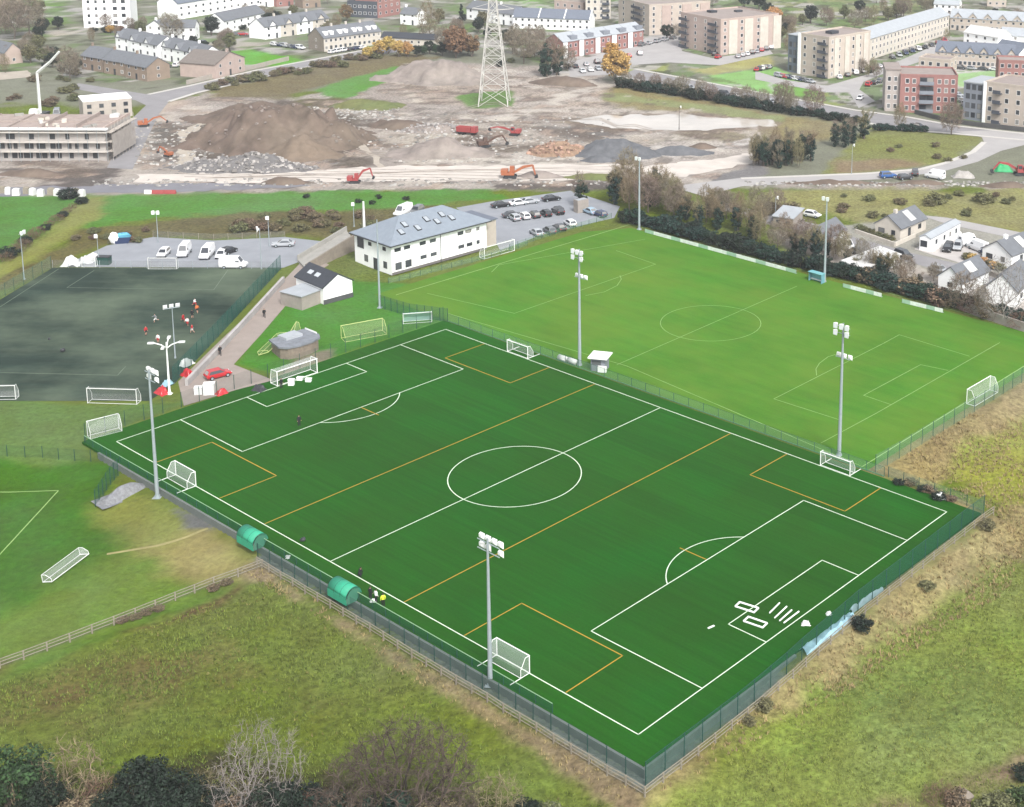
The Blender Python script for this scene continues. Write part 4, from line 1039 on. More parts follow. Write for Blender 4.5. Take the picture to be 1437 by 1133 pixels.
class B:
    """a building on a footprint: front edge from pixel p1 to pixel p2 (or world points), depth away from the camera"""
    def __init__(s, name, label, p1, p2, depth, h, wall, cat='building', group=None, world=None, z=-.02, extra=0.0):
        a, b = (Vector((*world[0], 0)), Vector((*world[1], 0))) if world else (G(*p1), G(*p2))
        s.L = (b - a).xy.length + extra; s.D = depth; s.h = h; s.ang = math.atan2(b.y - a.y, b.x - a.x); s.wallm = wall
        s.o = Vector((a.x, a.y, z))
        s.t = thing(name, label, cat, s.o, s.ang, group)
    def wld(s, x, y): c, n = math.cos(s.ang), math.sin(s.ang); return (s.o.x + c * x - n * y, s.o.y + n * x + c * y)
    def walls(s, z1=None):
        mb = MB(); mb.b2(0, s.L, 0, s.D, 0, z1 or s.h); return mb.build('wall', s.wallm, s.t)
    def flat(s, rm=R_flat, par=.5, pm=None, ov=0.0):
        s.walls(); mb = MB(); mb.b2(.25, s.L - .25, .25, s.D - .25, s.h + .002, s.h + .06); mb.build('roof', rm, s.t)
        if par:
            p = MB(); L, D, h = s.L, s.D, s.h; e = .06
            p.b2(-e, L + e, -e, .22, h + .001, h + par); p.b2(-e, L + e, D - .22, D + e, h + .001, h + par); p.b2(-e, .22, .22, D - .22, h + .001, h + par); p.b2(L - .22, L + e, .22, D - .22, h + .001, h + par)
            p.build('parapet', pm or s.wallm, s.t)
        return s
    def gable(s, rise, rm, axis='x', ov=.35, th=.22):
        L, D, h = s.L, s.D, s.h
        mb = MB()
        if axis == 'x':
            o = [(0, 0), (D, 0), (D, h), (D / 2, h + rise), (0, h)]
            mb.add([(x, y, z) for x in (0, L) for y, z in o], [(4, 3, 2, 1, 0), (5, 6, 7, 8, 9)] + [(k, (k + 1) % 5, (k + 1) % 5 + 5, k + 5) for k in (0, 1, 4)])
        else:
            o = [(0, 0), (L, 0), (L, h), (L / 2, h + rise), (0, h)]
            mb.add([(x, y, z) for y in (0, D) for x, z in o], [(0, 1, 2, 3, 4), (9, 8, 7, 6, 5)] + [((k + 1) % 5, k, k + 5, (k + 1) % 5 + 5) for k in (0, 1, 4)])
        mb.build('wall', s.wallm, s.t)
        r = MB(); W_ = D if axis == 'x' else L; Ln = L if axis == 'x' else D
        sl_ = rise / (W_ / 2); e = ov
        prof = [(-e, h - e * sl_ + .02), (W_ / 2, h + rise + .02), (W_ + e, h - e * sl_ + .02), (W_ + e, h - e * sl_ + .02 + th), (W_ / 2, h + rise + .02 + th), (-e, h - e * sl_ + .02 + th)]
        vs = []
        for t in (-ov * .6, Ln + ov * .6):
            for y, z in prof: vs.append((t, y, z) if axis == 'x' else (y, t, z))
        fs = [(0, 1, 4, 5), (1, 2, 3, 4), (6, 11, 10, 7), (7, 10, 9, 8)] + [(k, k + 6, (k + 1) % 6 + 6, (k + 1) % 6) for k in range(6)]
        r.add(vs, fs); r.build('roof', rm, s.t); s.rise = rise
        return s
    def hip(s, rise, rm, ov=.6, run=None, th=.25):
        s.walls(); L, D, h = s.L, s.D, s.h; run = run or D / 2
        z0 = h - .12; e = ov
        vs = [(-e, -e, z0), (L + e, -e, z0), (L + e, D + e, z0), (-e, D + e, z0), (-e, -e, z0 + th), (L + e, -e, z0 + th), (L + e, D + e, z0 + th), (-e, D + e, z0 + th), (run, D / 2, h + rise), (L - run, D / 2, h + rise)]
        MB().add(vs, [(3, 2, 1, 0), (0, 1, 5, 4), (1, 2, 6, 5), (2, 3, 7, 6), (3, 0, 4, 7), (4, 5, 9, 8), (5, 6, 9), (6, 7, 8, 9), (7, 4, 8)]).build('roof', rm, s.t)
        return s
    def mono(s, rise, rm, ov=.3):      # roof rises away from the front
        L, D, h = s.L, s.D, s.h; mb = MB(); o = [(0, 0), (D, 0), (D, h + rise), (0, h)]
        mb.add([(x, y, z) for x in (0, L) for y, z in o], [(3, 2, 1, 0), (4, 5, 6, 7)] + [(k, (k + 1) % 4, (k + 1) % 4 + 4, k + 4) for k in (0, 1, 3)]); mb.build('wall', s.wallm, s.t)
        sl_ = rise / D; vs = []
        for x in (-ov, L + ov):
            for y, q in ((-ov, 0), (D + ov, 0), (D + ov, .2), (-ov, .2)): vs.append((x, y, h + y * sl_ + q + .02))
        MB().add(vs, [(3, 2, 1, 0), (4, 5, 6, 7)] + [(k, (k + 1) % 4, (k + 1) % 4 + 4, k + 4) for k in range(4)]).build('roof', rm, s.t)
        return s
    def at(s, face, u):
        return {'f': ((u, 0), 0), 'r': ((s.L, u), math.pi / 2), 'b': ((u, s.D), math.pi), 'l': ((0, u), -math.pi / 2)}[face]
    def win(s, face, us, zs, w, h, k='w', pane=True):
        n = s.L if face in 'fb' else s.D
        if isinstance(us, int): us = [n * (i + .5) / us for i in range(us)]
        a, b = WINP[k]
        for z in zs:
            for u in us:
                (x, y), r_ = s.at(face, u)
                o = link('window', a, s.t, (x, y, z), r_); o.scale = (w, 1, h)
                if pane: link('pane', b, o)
        return s
    def door(s, face, us, w=1.0, h=2.1, mt=None):
        for u in us:
            (x, y), r_ = s.at(face, u); o = link('door', DOORP, s.t, (x, y, h / 2 + .02), r_); o.scale = (w, 1, h)
        return s
    def part(s, name, mb, mt): return mb.build(name, mt, s.t)
    def chimney(s, xs, y=None, h=1.2, mt=None):
        y = s.D / 2 if y is None else y
        for x in xs: MB().b2(x - .4, x + .4, y - .3, y + .3, s.h + getattr(s, 'rise', 0) - .6, s.h + getattr(s, 'rise', 0) + h).build('chimney', mt or s.wallm, s.t)
        return s

# the clubhouse
cb = B('clubhouse', 'long white two storey clubhouse with grey hipped roof beside the grass pitch', (550.5, 388), (683, 350), 12.5, 6.2, W_white)
cb.hip(3.6, mat('pale_blue_slate', S(152, 163, 175), .45, .12, .9, spec=.5), .7, 6.5)
Lc = cb.L
for zx in ((.06, 1.5, 5.0, .75), (.155, 1.5, 5.0, .75), (.315, 1.5, 5.0, .75), (.42, 1.5, 5.0, .75), (.715, 1.5, 5.0, .75), (.80, 1.5, 5.0, .75), (.905, .8, 5.0, .75),
           (.065, 1.5, 1.6, 1.5), (.165, 1.5, 1.6, 1.5), (.32, 1.5, 2.1, .75), (.425, 1.5, 2.1, .75), (.72, 1.5, 2.1, .75), (.81, 1.5, 2.1, .75), (.905, .8, 2.1, .8)):
    cb.win('f', [zx[0] * Lc], [zx[2]], zx[1], zx[3], 'd')
cb.win('l', [2.4, 7.2], [5.0], 1.1, .8, 'd'); cb.win('l', [2.2, 8.6], [1.7], 1.2, 1.4, 'd'); cb.door('l', [5.2], 1.8, 2.4); cb.win('l', [10.4], [4.6], 2.2, 2.2, 'd')
for f in (.5,): MB().tube((f * Lc, -.08, 0), (f * Lc, -.08, 6.0), .07).build('downpipe', DARK, cb.t)
MB().b2(0, Lc, -.06, -.003, .02, .55).build('plinth', wallmat('grey_plinth', S(128, 124, 122)), cb.t)
gut = MB(); gut.b2(-.8, Lc + .8, -.86, -.72, 6.06, 6.22); gut.b2(-.86, -.72, -.72, 13.2, 6.06, 6.22); gut.build('gutter', DARK, cb.t)
slp = 3.6 / (12.5 / 2 + .7); 
for k, (xf, yf) in enumerate(((.16, 2.0), (.245, 3.6), (.33, 2.0), (.47, 3.6), (.545, 2.4), (.64, 3.8), (.70, 2.4))):
    zf = 6.33 + (yf + .7) * (3.6 - .13) / 6.95; sk = MB(); a = math.atan(slp * .96)
    c_, s_ = math.cos(a), math.sin(a)
    def sp(dx, dy, dz): return (xf * Lc + dx, yf + dy * c_ - dz * s_, zf + dy * s_ + dz * c_)
    sk.add([sp(dx, dy, dz) for dz in (-.05, .22) for dx, dy in ((-.55, -.8), (.55, -.8), (.55, .8), (-.55, .8))], [(3, 2, 1, 0), (4, 5, 6, 7), (0, 1, 5, 4), (1, 2, 6, 5), (2, 3, 7, 6), (3, 0, 4, 7)])
    o = sk.build('skylight', DARK, cb.t)
    MB().add([sp(dx, dy, .235) for dx, dy in ((-.45, -.7), (.45, -.7), (.45, .7), (-.45, .7))], [(0, 1, 2, 3)]).build('pane', mat('skylight_glass', S(190, 198, 206), .1, .05, .2), o)
MB().b2(Lc - .01, Lc + 3.6, 1.2, 9.5, 0, 5.6).build('side_wing', wallmat('wing_render', S(206, 196, 184)), cb.t)
MB().b2(Lc - .01, Lc + 3.9, .9, 9.8, 5.601, 5.8).build('wing_roof', R_blue, cb.t)
MB().tube((2.2, 12.2, 6), (2.2, 12.2, 12.4), .28, .2, 8).build('flue', OFFWHITE, cb.t)
# ramp up to the clubhouse
r0, r1, r2, r3 = G(430, 381), G(497, 352), G(487, 340), G(418, 368)
rp = thing('ramp', 'raised concrete ramp with stone side wall running to the clubhouse end', 'ramp', r0)
def rl(p, z): return (p.x - r0.x, p.y - r0.y, z)
MB().add([rl(r0, 0), rl(r1, 0), rl(r2, 0), rl(r3, 0), rl(r0, .5), rl(r1, 2.6), rl(r2, 2.6), rl(r3, .5)], [(4, 5, 6, 7), (0, 1, 5, 4), (1, 2, 6, 5), (2, 3, 7, 6), (3, 0, 4, 7)]).build('deck', CONC, rp)
def slabw(name, p, q, za, zb, h, th, mt, par):
    d = (q - p).normalized(); nx, ny = -d.y * th / 2, d.x * th / 2; b = []
    for pp, z in ((p, za), (q, zb)):
        for s_ in (-1, 1): b += [rl(Vector((pp.x + s_ * nx, pp.y + s_ * ny, 0)), -.1), rl(Vector((pp.x + s_ * nx, pp.y + s_ * ny, 0)), z + h)]
    MB().add(b, [(0, 4, 5, 1), (2, 3, 7, 6), (1, 5, 7, 3), (0, 1, 3, 2), (4, 6, 7, 5)]).build(name, mt, par)
slabw('side_wall', r0, r1, .5, 2.6, 1.0, .35, W_stone, rp); slabw('side_wall', r3, r2, .5, 2.6, .95, .3, CONC, rp)

# white shed with its annex, and the round store
sh = B('shed', 'small white gabled shed with black roof and two skylights beside the path', (455, 428), (495, 417), 9.5, 3.3, W_white)
sh.gable(1.9, R_dark, 'y', .3)
for yy in (4.3, 6.7):
    a = math.atan(1.9 / (sh.L / 2)); xx = sh.L * .24; zz = 3.3 + 1.9 * .48 + .28
    MB().box(0, 0, 0, .9, 1.3, .12).build('skylight', mat('bright_skylight', S(214, 220, 226), .2, .03, 1), sh.t, loc=(xx, yy, zz)).rotation_euler = (0, -a, 0)
MB().b2(-.1, sh.L + .1, -.08, -.003, 0, .9).build('plinth', wallmat('dark_plinth', S(92, 94, 96)), sh.t)
an = B('annex', 'low flat roofed grey block annex against the white shed', (424, 436), (455, 424), 5.5, 2.6, W_block, z=-.05)
an.flat(mat('annex_roof', S(198, 200, 202), .8, .1, .5), 0); MB().b2(-.2, an.L + .1, -.2, 5.5, 2.61, 2.75).build('roof_edge', R_pale, an.t)
st = thing('pavilion', 'low grey round fronted store with pale flat roof on the grass', 'store', G(424, 497), DEL + math.pi / 2)
# octagonal half-round plan, roof sheet above timber sides
pl = [(-3.6, 0.8), (-2.9, -.5), (-1.1, -1.1), (1.2, -1.1), (2.9, -.5), (3.6, .8), (3.4, 4.6), (-2.8, 4.6)]
MB().prism(pl, 0, 1.9).build('wall', wallmat('timber_boards', S(150, 138, 124), .25, 2), st)
MB().prism([(x * 1.1, y * 1.08 - .1) for x, y in pl], 1.95, 2.25).build('roof', mat('weathered_sheet_roof', S(142, 147, 155), .7, .3, 1.2, bump=.4), st)
MB().b2(-1.6, 1.6, 2.0, 4.5, 2.26, 2.7).build('roof_hatch', R_pale, st)
MB().b2(3.75, 3.82, 1.2, 4.6, .2, 2.5).build('side_panel', WHITE, st)

# equipment hut between the pitches
hut = B('equipment_hut', 'grey control hut with white overhanging flat roof between the pitches', (829, 521), (849, 523), 2.2, 2.2, W_grey, cat='hut', z=-.02)
hut.walls(); MB().b2(-.35, hut.L + .5, -.6, 2.6, 2.35, 2.55).build('roof', WHITE, hut.t); MB().b2(.1, hut.L - .1, .1, 2.1, 2.2, 2.35).build('roof_frame', DARK, hut.t)
hut.win('f', [hut.L * .4], [1.5], 1.5, .7, 'd'); MB().b2(hut.L * .55, hut.L + .3, -.5, -.03, .1, 1.1).build('cabinet', WHITE, hut.t)

# ---------------------------------------------------------------- building site, left
us = B('unfinished_building', 'half built block of flats with scaffold boards and open window holes', (-60, 226), (150, 226), 18, 8.4, wallmat('bare_blockwork', S(196, 190, 185), .14, .7))
us.walls(); L_ = us.L; MB().b2(.1, L_ - .1, .1, 17.9, 8.402, 8.46).build('floor_slab', mat('site_floor', S(184, 168, 160), .9, .2, .5), us.t)
for z in (2.5, 5.0, 7.6): MB().b2(-.2, L_ + .9, -1.3, -.02, z, z + .22).build('scaffold_boards', mat('scaffold_boards', S(224, 218, 210), .9, .15, .6), us.t)
MB().b2(-.2, L_ + .9, -1.3, -.02, 8.4, 8.75).build('roof_edge', W_white, us.t)
for x in np.arange(2, L_ + 1, 2.4): MB().tube((x, -1.35, 0), (x, -1.35, 9.4), .05, .05, 4, False).build('scaffold_pole', GALV, us.t)
rs_ = random.Random(4)
for z, xs in ((1.4, (.30, .36, .40, .45, .52, .56, .61, .66, .74, .83, .9)), (3.9, (.24, .28, .33, .37, .46, .54, .62, .66, .73, .78, .84, .92)), (6.4, (.22, .34, .48, .62, .72, .85))):
    for x in xs:
        w_ = rs_.choice((1.0, 1.3, 2.2)); MB().b2(x * L_ + 1 - w_ / 2, x * L_ + 1 + w_ / 2, -.05, .02, z - .7, z + .75).build('dark_void_panel', DARK, us.t)  # dark slabs on the wall paint in the unlit depth of open windows
us.win('r', 4, (1.4, 3.9, 6.4), 1.3, 1.2, 'd')
MB().b2(L_ - .4, L_ + .01, 0, 18, 8.4, 9.0).build('parapet', W_pink, us.t)
pw = MB()
for x in np.arange(4, L_, 8.5): pw.b2(x, x + .25, 1, 17, 8.461, 8.9 + (.5 if int(x) % 2 else 0))
pw.b2(1, L_ - 1, 8, 8.25, 8.461, 8.85); pw.build('partition_walls', wallmat('red_block', S(186, 172, 164), .14, .7), us.t)
rc_ = random.Random(12)
for k in range(16):
    x, y, a_ = rc_.uniform(1, L_ - 2), rc_.uniform(1.5, 16), rc_.uniform(.5, 1.6); MB().box(0, 0, a_ * .3, a_ * rc_.uniform(1, 3), a_, a_ * .6, rc_.uniform(0, 3)).build('material_pallet', rc_.choice((W_cream, CONC, WOOD, R_white)), us.t, loc=(x, y, 8.47))
sc_ = MB()
for y in np.arange(.5, 18, 2.2): sc_.tube((L_ + 1.5, y, 0), (L_ + 1.5, y, 9.6), .06, .06, 4, False)
for z in (2.4, 4.9, 7.4): sc_.b2(L_ + .3, L_ + 1.7, 0, 18, z, z + .15)
sc_.build('scaffold', mat('pale_sheeting', S(206, 198, 188), .9, .2, .5), us.t)
MB().add([(L_ + 1.75, y, z + (.6 if int(y) % 2 else 0)) for z in (1, 7) for y in (0, 4, 8, 12, 16)], [(k, k + 1, k + 6, k + 5) for k in range(4)]).build('scaffold_sheeting', mat('scaffold_sheet', S(214, 206, 198), .9, .2, .6, trans=.25), us.t)
uw = B('unfinished_wing', 'unfinished rear wing of the site with a bright white flat roof', (118, 170), (186, 163), 9, 5.4, wallmat('bare_block_pink', S(206, 196, 188), .14, .7))
uw.flat(R_white, .3, W_white); uw.win('f', 4, (1.8, 3.9), 1.2, 1.2, 'd'); uw.win('r', 2, (1.8, 3.9), 1.2, 1.2, 'd')

# ---------------------------------------------------------------- houses, left background
bpy_last = [None]
def house(label, p1, p2, depth, h, rise, wall, roof, axis='x', rows=2, nw=3, group=None, chim=True, wk='w', side='r', gw=1, name='house', dr=True):
    b = B(name, label, p1, p2, depth, h, wall, 'house', group); b.gable(rise, roof, axis)
    zs = [1.5, 4.1][:rows] if h > 4 else [1.4]
    b.win('f', nw, zs[1:] if dr and rows > 1 else zs, 1.1, 1.15, wk)
    if dr and rows > 1:
        us_ = [b.L * (i + .5) / nw for i in range(nw)]; dd = nw // 2
        b.win('f', [u for i, u in enumerate(us_) if i != dd], [1.5], 1.3, 1.2, wk); b.door('f', [us_[dd]])
    if gw: b.win(side, gw, zs, 1.0, 1.1, wk)
    bpy_last[0] = b
    if chim: b.chimney([.7 if axis == 'x' else b.L / 2], None if axis == 'x' else 1.0)
    return b
def fgable(b, x0, x1, dz=2.0, dep=.42):   # a gable standing forward over the front wall
    h = b.h; zt = h + dz; xm = (x0 + x1) / 2; D = b.D
    g = MB(); g.add([(x, y, z) for y in (-.12, D * dep) for x, z in ((x0, h - .8), (x1, h - .8), (x1, h + .2), (xm, zt), (x0, h + .2))], [(0, 1, 2, 3, 4), (9, 8, 7, 6, 5), (0, 5, 6, 1), (1, 6, 7, 2), (4, 9, 5, 0)]); o = g.build('front_gable', b.wallm, b.t)
    r_ = MB(); e = .3; rm = [c for c in b.t.children if c.name.startswith('roof')][0].data.materials[0]
    for xa in (x0 - e, x1 + e):
        r_.add([(xa, -.4, h), (xm, -.4, zt + .12), (xm, D * (dep + .03), zt + .12), (xa, D * (dep + .03), h), (xa, -.4, h + .18), (xm, -.4, zt + .3), (xm, D * (dep + .03), zt + .3), (xa, D * (dep + .03), h + .18)], [(0, 1, 2, 3), (7, 6, 5, 4), (0, 4, 5, 1), (3, 2, 6, 7), (0, 3, 7, 4)])
    r_.build('gable_roof', rm, o)
flats = B('apartment_tower', 'white rendered apartment tower rising out of the top left edge', (118, 39), (184, 38), 16, 19, W_white)
flats.flat(R_flat, .6); flats.win('f', [flats.L * f for f in (.12, .28, .46)], np.arange(2, 18, 2.9), 1.0, 1.3, 'd'); flats.win('f', [flats.L * .68, flats.L * .86], np.arange(2, 18, 2.9), 1.6, 1.5, 'd'); flats.win('l', 3, np.arange(2, 18, 2.9), 1.2, 1.3, 'd')
MB().b2(flats.L * .575, flats.L * .585, -.14, -.003, .1, 18.8).build('downpipe', OFFWHITE, flats.t)
lw = B('school_building', 'long white building with grey roof along the top edge', (250, 28), (385, 5), 11, 7, W_white); lw.gable(4, R_blue)
lw.win('f', 14, (2.0, 4.8), 1.2, 1.0, 'd')
for k in range(6): MB().box(0, 0, 0, 1.2, 1.4, .15).build('skylight', R_pale, lw.t, loc=(lw.L * (k + 1) / 7, 2.6, 7 + 2.6 * 8 / 11 + .35)).rotation_euler = (math.atan(8 / 11), 0, 0)
lw2 = B('long_house', 'white two storey row behind the dark round evergreen', (315, 47), (372, 34), 8, 5, W_white, 'house'); lw2.gable(3, R_slate); lw2.win('f', 6, (1.6, 3.8), 1.2, 1.1)
house('white two storey house beside the dark round evergreen', (242, 57), (274, 57), 7, 5.2, 2.4, W_white, R_slate, nw=3, gw=1)
house('small white gabled house left of the bare roadside tree', (206, 53), (230, 55), 7, 4.6, 2.4, W_white, R_slate, 'y', nw=2)
house('pinkish gabled cottage at the left edge', (8, 91), (32, 88), 16, 4.2, 3.0, W_pink, R_slate, 'y', nw=1, rows=1, gw=2, chim=False)
gh = 'grey roofed white houses of the left estate'
for k, (p1, p2, lb) in enumerate([((163, 70), (183, 74), 'leftmost'), ((183, 75), (203, 79), 'second'), ((203, 79), (222, 83), 'third'), ]):
    house('white rendered house with grey roof, %s in the upper estate row' % lb, p1, p2, 8, 5, 2.8, W_white, R_slate, nw=2, group=gh, side='l')
    fgable(bpy_last[0], .6, 3.4)
for k, (p1, p2, lb) in enumerate([((228, 84), (246, 88), 'left'), ((246, 88), (265, 92), 'middle'), ((265, 93), (284, 98), 'right')]):
    house('white rendered house with grey roof, %s one of the trio beside the pink gabled house' % lb, p1, p2, 8, 5, 2.8, W_white, R_slate, nw=2, group=gh)
    fgable(bpy_last[0], .6, 3.4)
gb = 'brown brick terrace houses with grey roofs'
for k, (p1, p2, lb) in enumerate([((115, 97), (145, 102), 'leftmost'), ((146, 103), (177, 108), 'middle'), ((177, 109), (207, 115), 'rightmost')]):
    house('brown brick house with grey roof, %s of the terrace above the site road' % lb, p1, p2, 8.5, 4.8, 2.8, W_brown, R_slate, nw=3, group=gb)
house('pink gabled house with brown roof by the road bend', (303, 111), (344, 100), 14, 4.8, 3.2, W_pink, R_brown, 'y', nw=3, gw=3)
gt = 'cream terrace houses in the left background'
for k, lb in enumerate(('leftmost', 'second', 'third', 'rightmost')):
    t0, t1 = k / 4, (k + 1) / 4
    house('cream house with grey roof, %s in the stepped terrace above the green' % lb, (372 + 90 * t0, 56 - 14 * t0), (372 + 90 * t1, 56 - 14 * t1), 9, 5, 3, W_cream if k % 2 else W_white, R_slate, nw=2, group=gt)
    fgable(bpy_last[0], bpy_last[0].L * .3, bpy_last[0].L * .7)
te = 'cream terrace houses with dormers'
for k, lb in enumerate(('stone gabled left end', 'second', 'third', 'right end')):
    t0, t1 = k / 4, (k + 1) / 4
    b = house('cream house with dormers, %s of the terrace beside the golden bushes' % lb, (455 + 80 * t0, 73 - 11 * t0), (455 + 80 * t1, 73 - 11 * t1), 10, 5.2, 3.4, W_cream, R_slate, nw=3, group=te, side='l' if k == 0 else 'r')
    d = MB()
    for x in (b.L * .3, b.L * .7): d.b2(x - .7, x + .7, .9, 3.2, 5.6, 7.4)
    d.build('dormer', W_white, b.t)
    if k == 0: MB().add([(-.02, 0, 0), (-.02, 10, 0), (-.02, 10, 5.2), (-.02, 5, 8.6), (-.02, 0, 5.2)], [(4, 3, 2, 1, 0)]).build('gable_facing', W_stone, b.t)
bb = B('brick_building', 'red brick building at the top edge above the terraces', (530, 26), (562, 20), 12, 9, W_red); bb.flat(R_flat, .5); bb.win('f', 4, (2, 5, 7.6), 1.3, 1.3)
b2 = B('dark_building', 'dark grey flat roofed building at the top edge left of the red brick one', (488, 24), (530, 26), 12, 7, W_dark); b2.flat(R_dark, .4); b2.win('f', 6, (2, 5), 1.4, 1.3)
lowb = B('long_shed', 'long low dark roofed shed between the brown tree and the terraces', (535, 62), (612, 66), 6, 2.8, W_cream, 'shed'); lowb.gable(1.6, R_dark); lowb.win('f', 8, (1.5,), 1.0, 1.0)
hg = 'white houses behind the red tree'
for k, (p1, p2, lb) in enumerate([((655, 27), (690, 32), 'left'), ((692, 33), (722, 37), 'right')]):
    house('white house with slate roof at the top, %s of the pair behind the pylon' % lb, p1, p2, 9, 5, 3, W_white, R_slate, nw=3, group=hg)
house('small white house between the brown tree and brick building', (562, 34), (585, 36), 7, 4.6, 2.4, W_white, R_slate, nw=2)
house('far white cottage with grey roof at the top left corner', (362, 8), (378, 10), 8, 4.5, 2.5, W_white, R_slate, nw=2)
house('far red roofed brick house beside the top left terrace', (388, 10), (412, 8), 8, 4.5, 2.5, W_red, R_brown, nw=2)
house('far brown brick house behind the cream terrace', (425, 12), (450, 10), 8, 4.5, 2.5, W_brown, R_slate, nw=2)
# ---------------------------------------------------------------- blocks and terraces, right background
def block(label, p1, p2, depth, h, wall, floors, nf, ns, wk='w', par=.6, rm=R_flat, side='r', name='apartment_block'):
    b = B(name, label, p1, p2, depth, h, wall); b.flat(rm, par)
    fh = h / floors
    zs = [fh * (i + .52) for i in range(floors)]
    if nf: b.win('f', nf, zs, 1.3, 1.5, wk)
    if ns: b.win(side, ns, zs, 1.2, 1.5, wk)
    return b
def balconies(b, face, u0, u1, floors, mt=None):
    fh = b.h / floors
    for i in range(floors):
        z = fh * i + .3
        (x0, y0), r_ = b.at(face, u0); (x1, y1), _ = b.at(face, u1)
        mb = MB(); n = {'f': (0, -1), 'r': (1, 0), 'l': (-1, 0)}[face]
        xs = sorted((x0, x1)); ys = sorted((y0, y1))
        if face == 'f': mb.b2(xs[0], xs[1], -1.4, -.02, z, z + .18); mb.b2(xs[0], xs[1], -1.4, -1.34, z + .19, z + 1.15)
        elif face == 'r': mb.b2(b.L + .02, b.L + 1.4, ys[0], ys[1], z, z + .18); mb.b2(b.L + 1.34, b.L + 1.4, ys[0], ys[1], z + .19, z + 1.15)
        else: mb.b2(-1.4, -.02, ys[0], ys[1], z, z + .18); mb.b2(-1.4, -1.34, ys[0], ys[1], z + .19, z + 1.15)
        mb.build('balcony', mt or W_grey, b.t)
c1 = block('pink brick apartment block with flat roof nearest the sloping lawn', (955, 66), (1011, 78), 30, 13.6, W_pink, 5, 4, 0)
c1.win('r', 7, [1.6, 4.3, 7.0, 9.8, 12.4], 1.3, 1.5); balconies(c1, 'f', .3, c1.L * .22, 5, W_dark); balconies(c1, 'f', c1.L * .74, c1.L * .95, 5, W_dark)
for y0 in (4, 12, 20, 27): MB().b2(c1.L + .002, c1.L + .35, y0, y0 + 4.2, .1, 13.4).build('facade_bay', W_cream, c1.t)
MB().b2(4, 7, 10, 13, 13.7, 14.6).build('roof_unit', R_dark, c1.t); MB().b2(9, 11, 20, 23, 13.7, 14.4).build('roof_unit', R_dark, c1.t)
c2 = block('buff apartment block behind the red terrace and car park', (868, 38), (911, 50), 30, 12.5, W_buff, 5, 3, 7); balconies(c2, 'f', c2.L * .5, c2.L * .8, 5, W_dark)
for y0 in (6, 16, 25): MB().b2(c2.L + .002, c2.L + .35, y0, y0 + 4.5, .1, 12.3).build('facade_bay', W_pink, c2.t)
c3 = block('cream apartment block at the top edge above the blue roofed terrace', (822, 27), (857, 27), 18, 12.5, W_cream, 4, 4, 4, rm=R_white); balconies(c3, 'f', c3.L * .65, c3.L * .95, 4, W_dark)
c3b = block('low pinkish brick block left of the cream apartments', (778, 20), (818, 24), 10, 6, W_pink, 2, 4, 0)
c3c = block('far buff block at the top edge above the pink apartments', (870, 12), (905, 16), 14, 11, W_buff, 4, 4, 3)
c3d = block('far pale apartment block right of the buff one', (905, 16), (960, 18), 14, 10, W_cream, 3, 6, 3)
# red brick terrace
gr_ = 'red brick terrace houses by the car park'
for k, lb in enumerate(('nearest', 'second', 'third', 'fourth', 'farthest')):
    t0, t1 = k / 5, (k + 1) / 5
    b = B('house', 'red brick house with grey lean-to roof, %s in the row of five' % lb, (790 + 114 * t0, 83 - 19 * t0), (790 + 114 * t1 - 1.2, 83 - 19 * t1), 9, 6.4, W_red, 'house', gr_)
    b.gable(2.6, R_pale, 'y' if k % 2 == 9 else 'x'); b.win('f', 3, (1.6, 4.6), 1.2, 1.4); b.door('f', [b.L * .33]); b.win('l', 2, (1.6, 4.6), 1, 1.2)
    d = MB(); d.b2(b.L * .55, b.L * .95, .02, 2.4, 6.5, 8.2); d.build('dormer', W_grey, b.t)
    MB().b2(b.L * .02, b.L * .3, -.12, -.003, .1, 6.2).build('pale_panel', W_white, b.t)
gbl = 'white houses with blue grey roofs'
for k, lb in enumerate(('left', 'middle', 'right')):
    t0, t1 = k / 3, (k + 1) / 3
    b = B('house', 'white house with blue grey roof, %s of three behind the red terrace' % lb, (720 + 108 * t0, 40 + 4 * t0), (720 + 108 * t1, 40 + 4 * t1), 9, 5, W_white, 'house', gbl); b.gable(3.2, R_blue); b.win('f', 4, (1.6, 3.9), 1.1, 1.1)
    MB().b2(-.25, .25, -.4, 9.4, 5.0, 5.6).build('party_wall', W_white, b.t)
    par = MB(); par.add([(x, y, z) for x in (b.L - .3, b.L + .1) for y, z in ((-.4, 5.05), (4.5, 8.6), (9.4, 5.05), (4.5, 8.0))], [(0, 1, 3), (1, 2, 3), (5, 4, 7), (6, 5, 7), (0, 4, 5, 1), (1, 5, 6, 2)]); par.build('gable_coping', W_white, b.t)
# glass-cornered block
c4 = block('buff apartment block with grey glazed corner beside the roundabout road', (1122, 104), (1162, 111), 24, 14.5, W_buff, 5, 3, 6); balconies(c4, 'f', c4.L * .68, c4.L * .98, 5, W_dark)
for y0 in (3, 9, 15, 20): MB().b2(c4.L + .002, c4.L + .3, y0, y0 + 2.6, .1, 14.3).build('facade_bay', W_cream, c4.t)
gl = MB(); gl.b2(-6.2, -.01, .6, 12, 0, 13.6); gl.build('glazed_wing', wallmat('blue_grey_glazing', S(112, 124, 138)), c4.t)
for z in np.arange(1.6, 13, 2.9):
    for x in (-5.0, -3.0, -1.2):
        o = link('window', WINP['d'][0], c4.t, (x, .58, z)); o.scale = (1.3, 1, 1.9); link('pane', WINP['d'][1], o)
MB().b2(-1.0, .3, -.25, .6, .05, 14.9).build('white_fin', W_white, c4.t); MB().b2(-6.4, -.3, .4, 12.2, 13.601, 13.9).build('wing_roof', R_pale, c4.t)
MB().b2(5, 8, 8, 12, 14.6, 15.6).build('roof_unit', R_dark, c4.t)
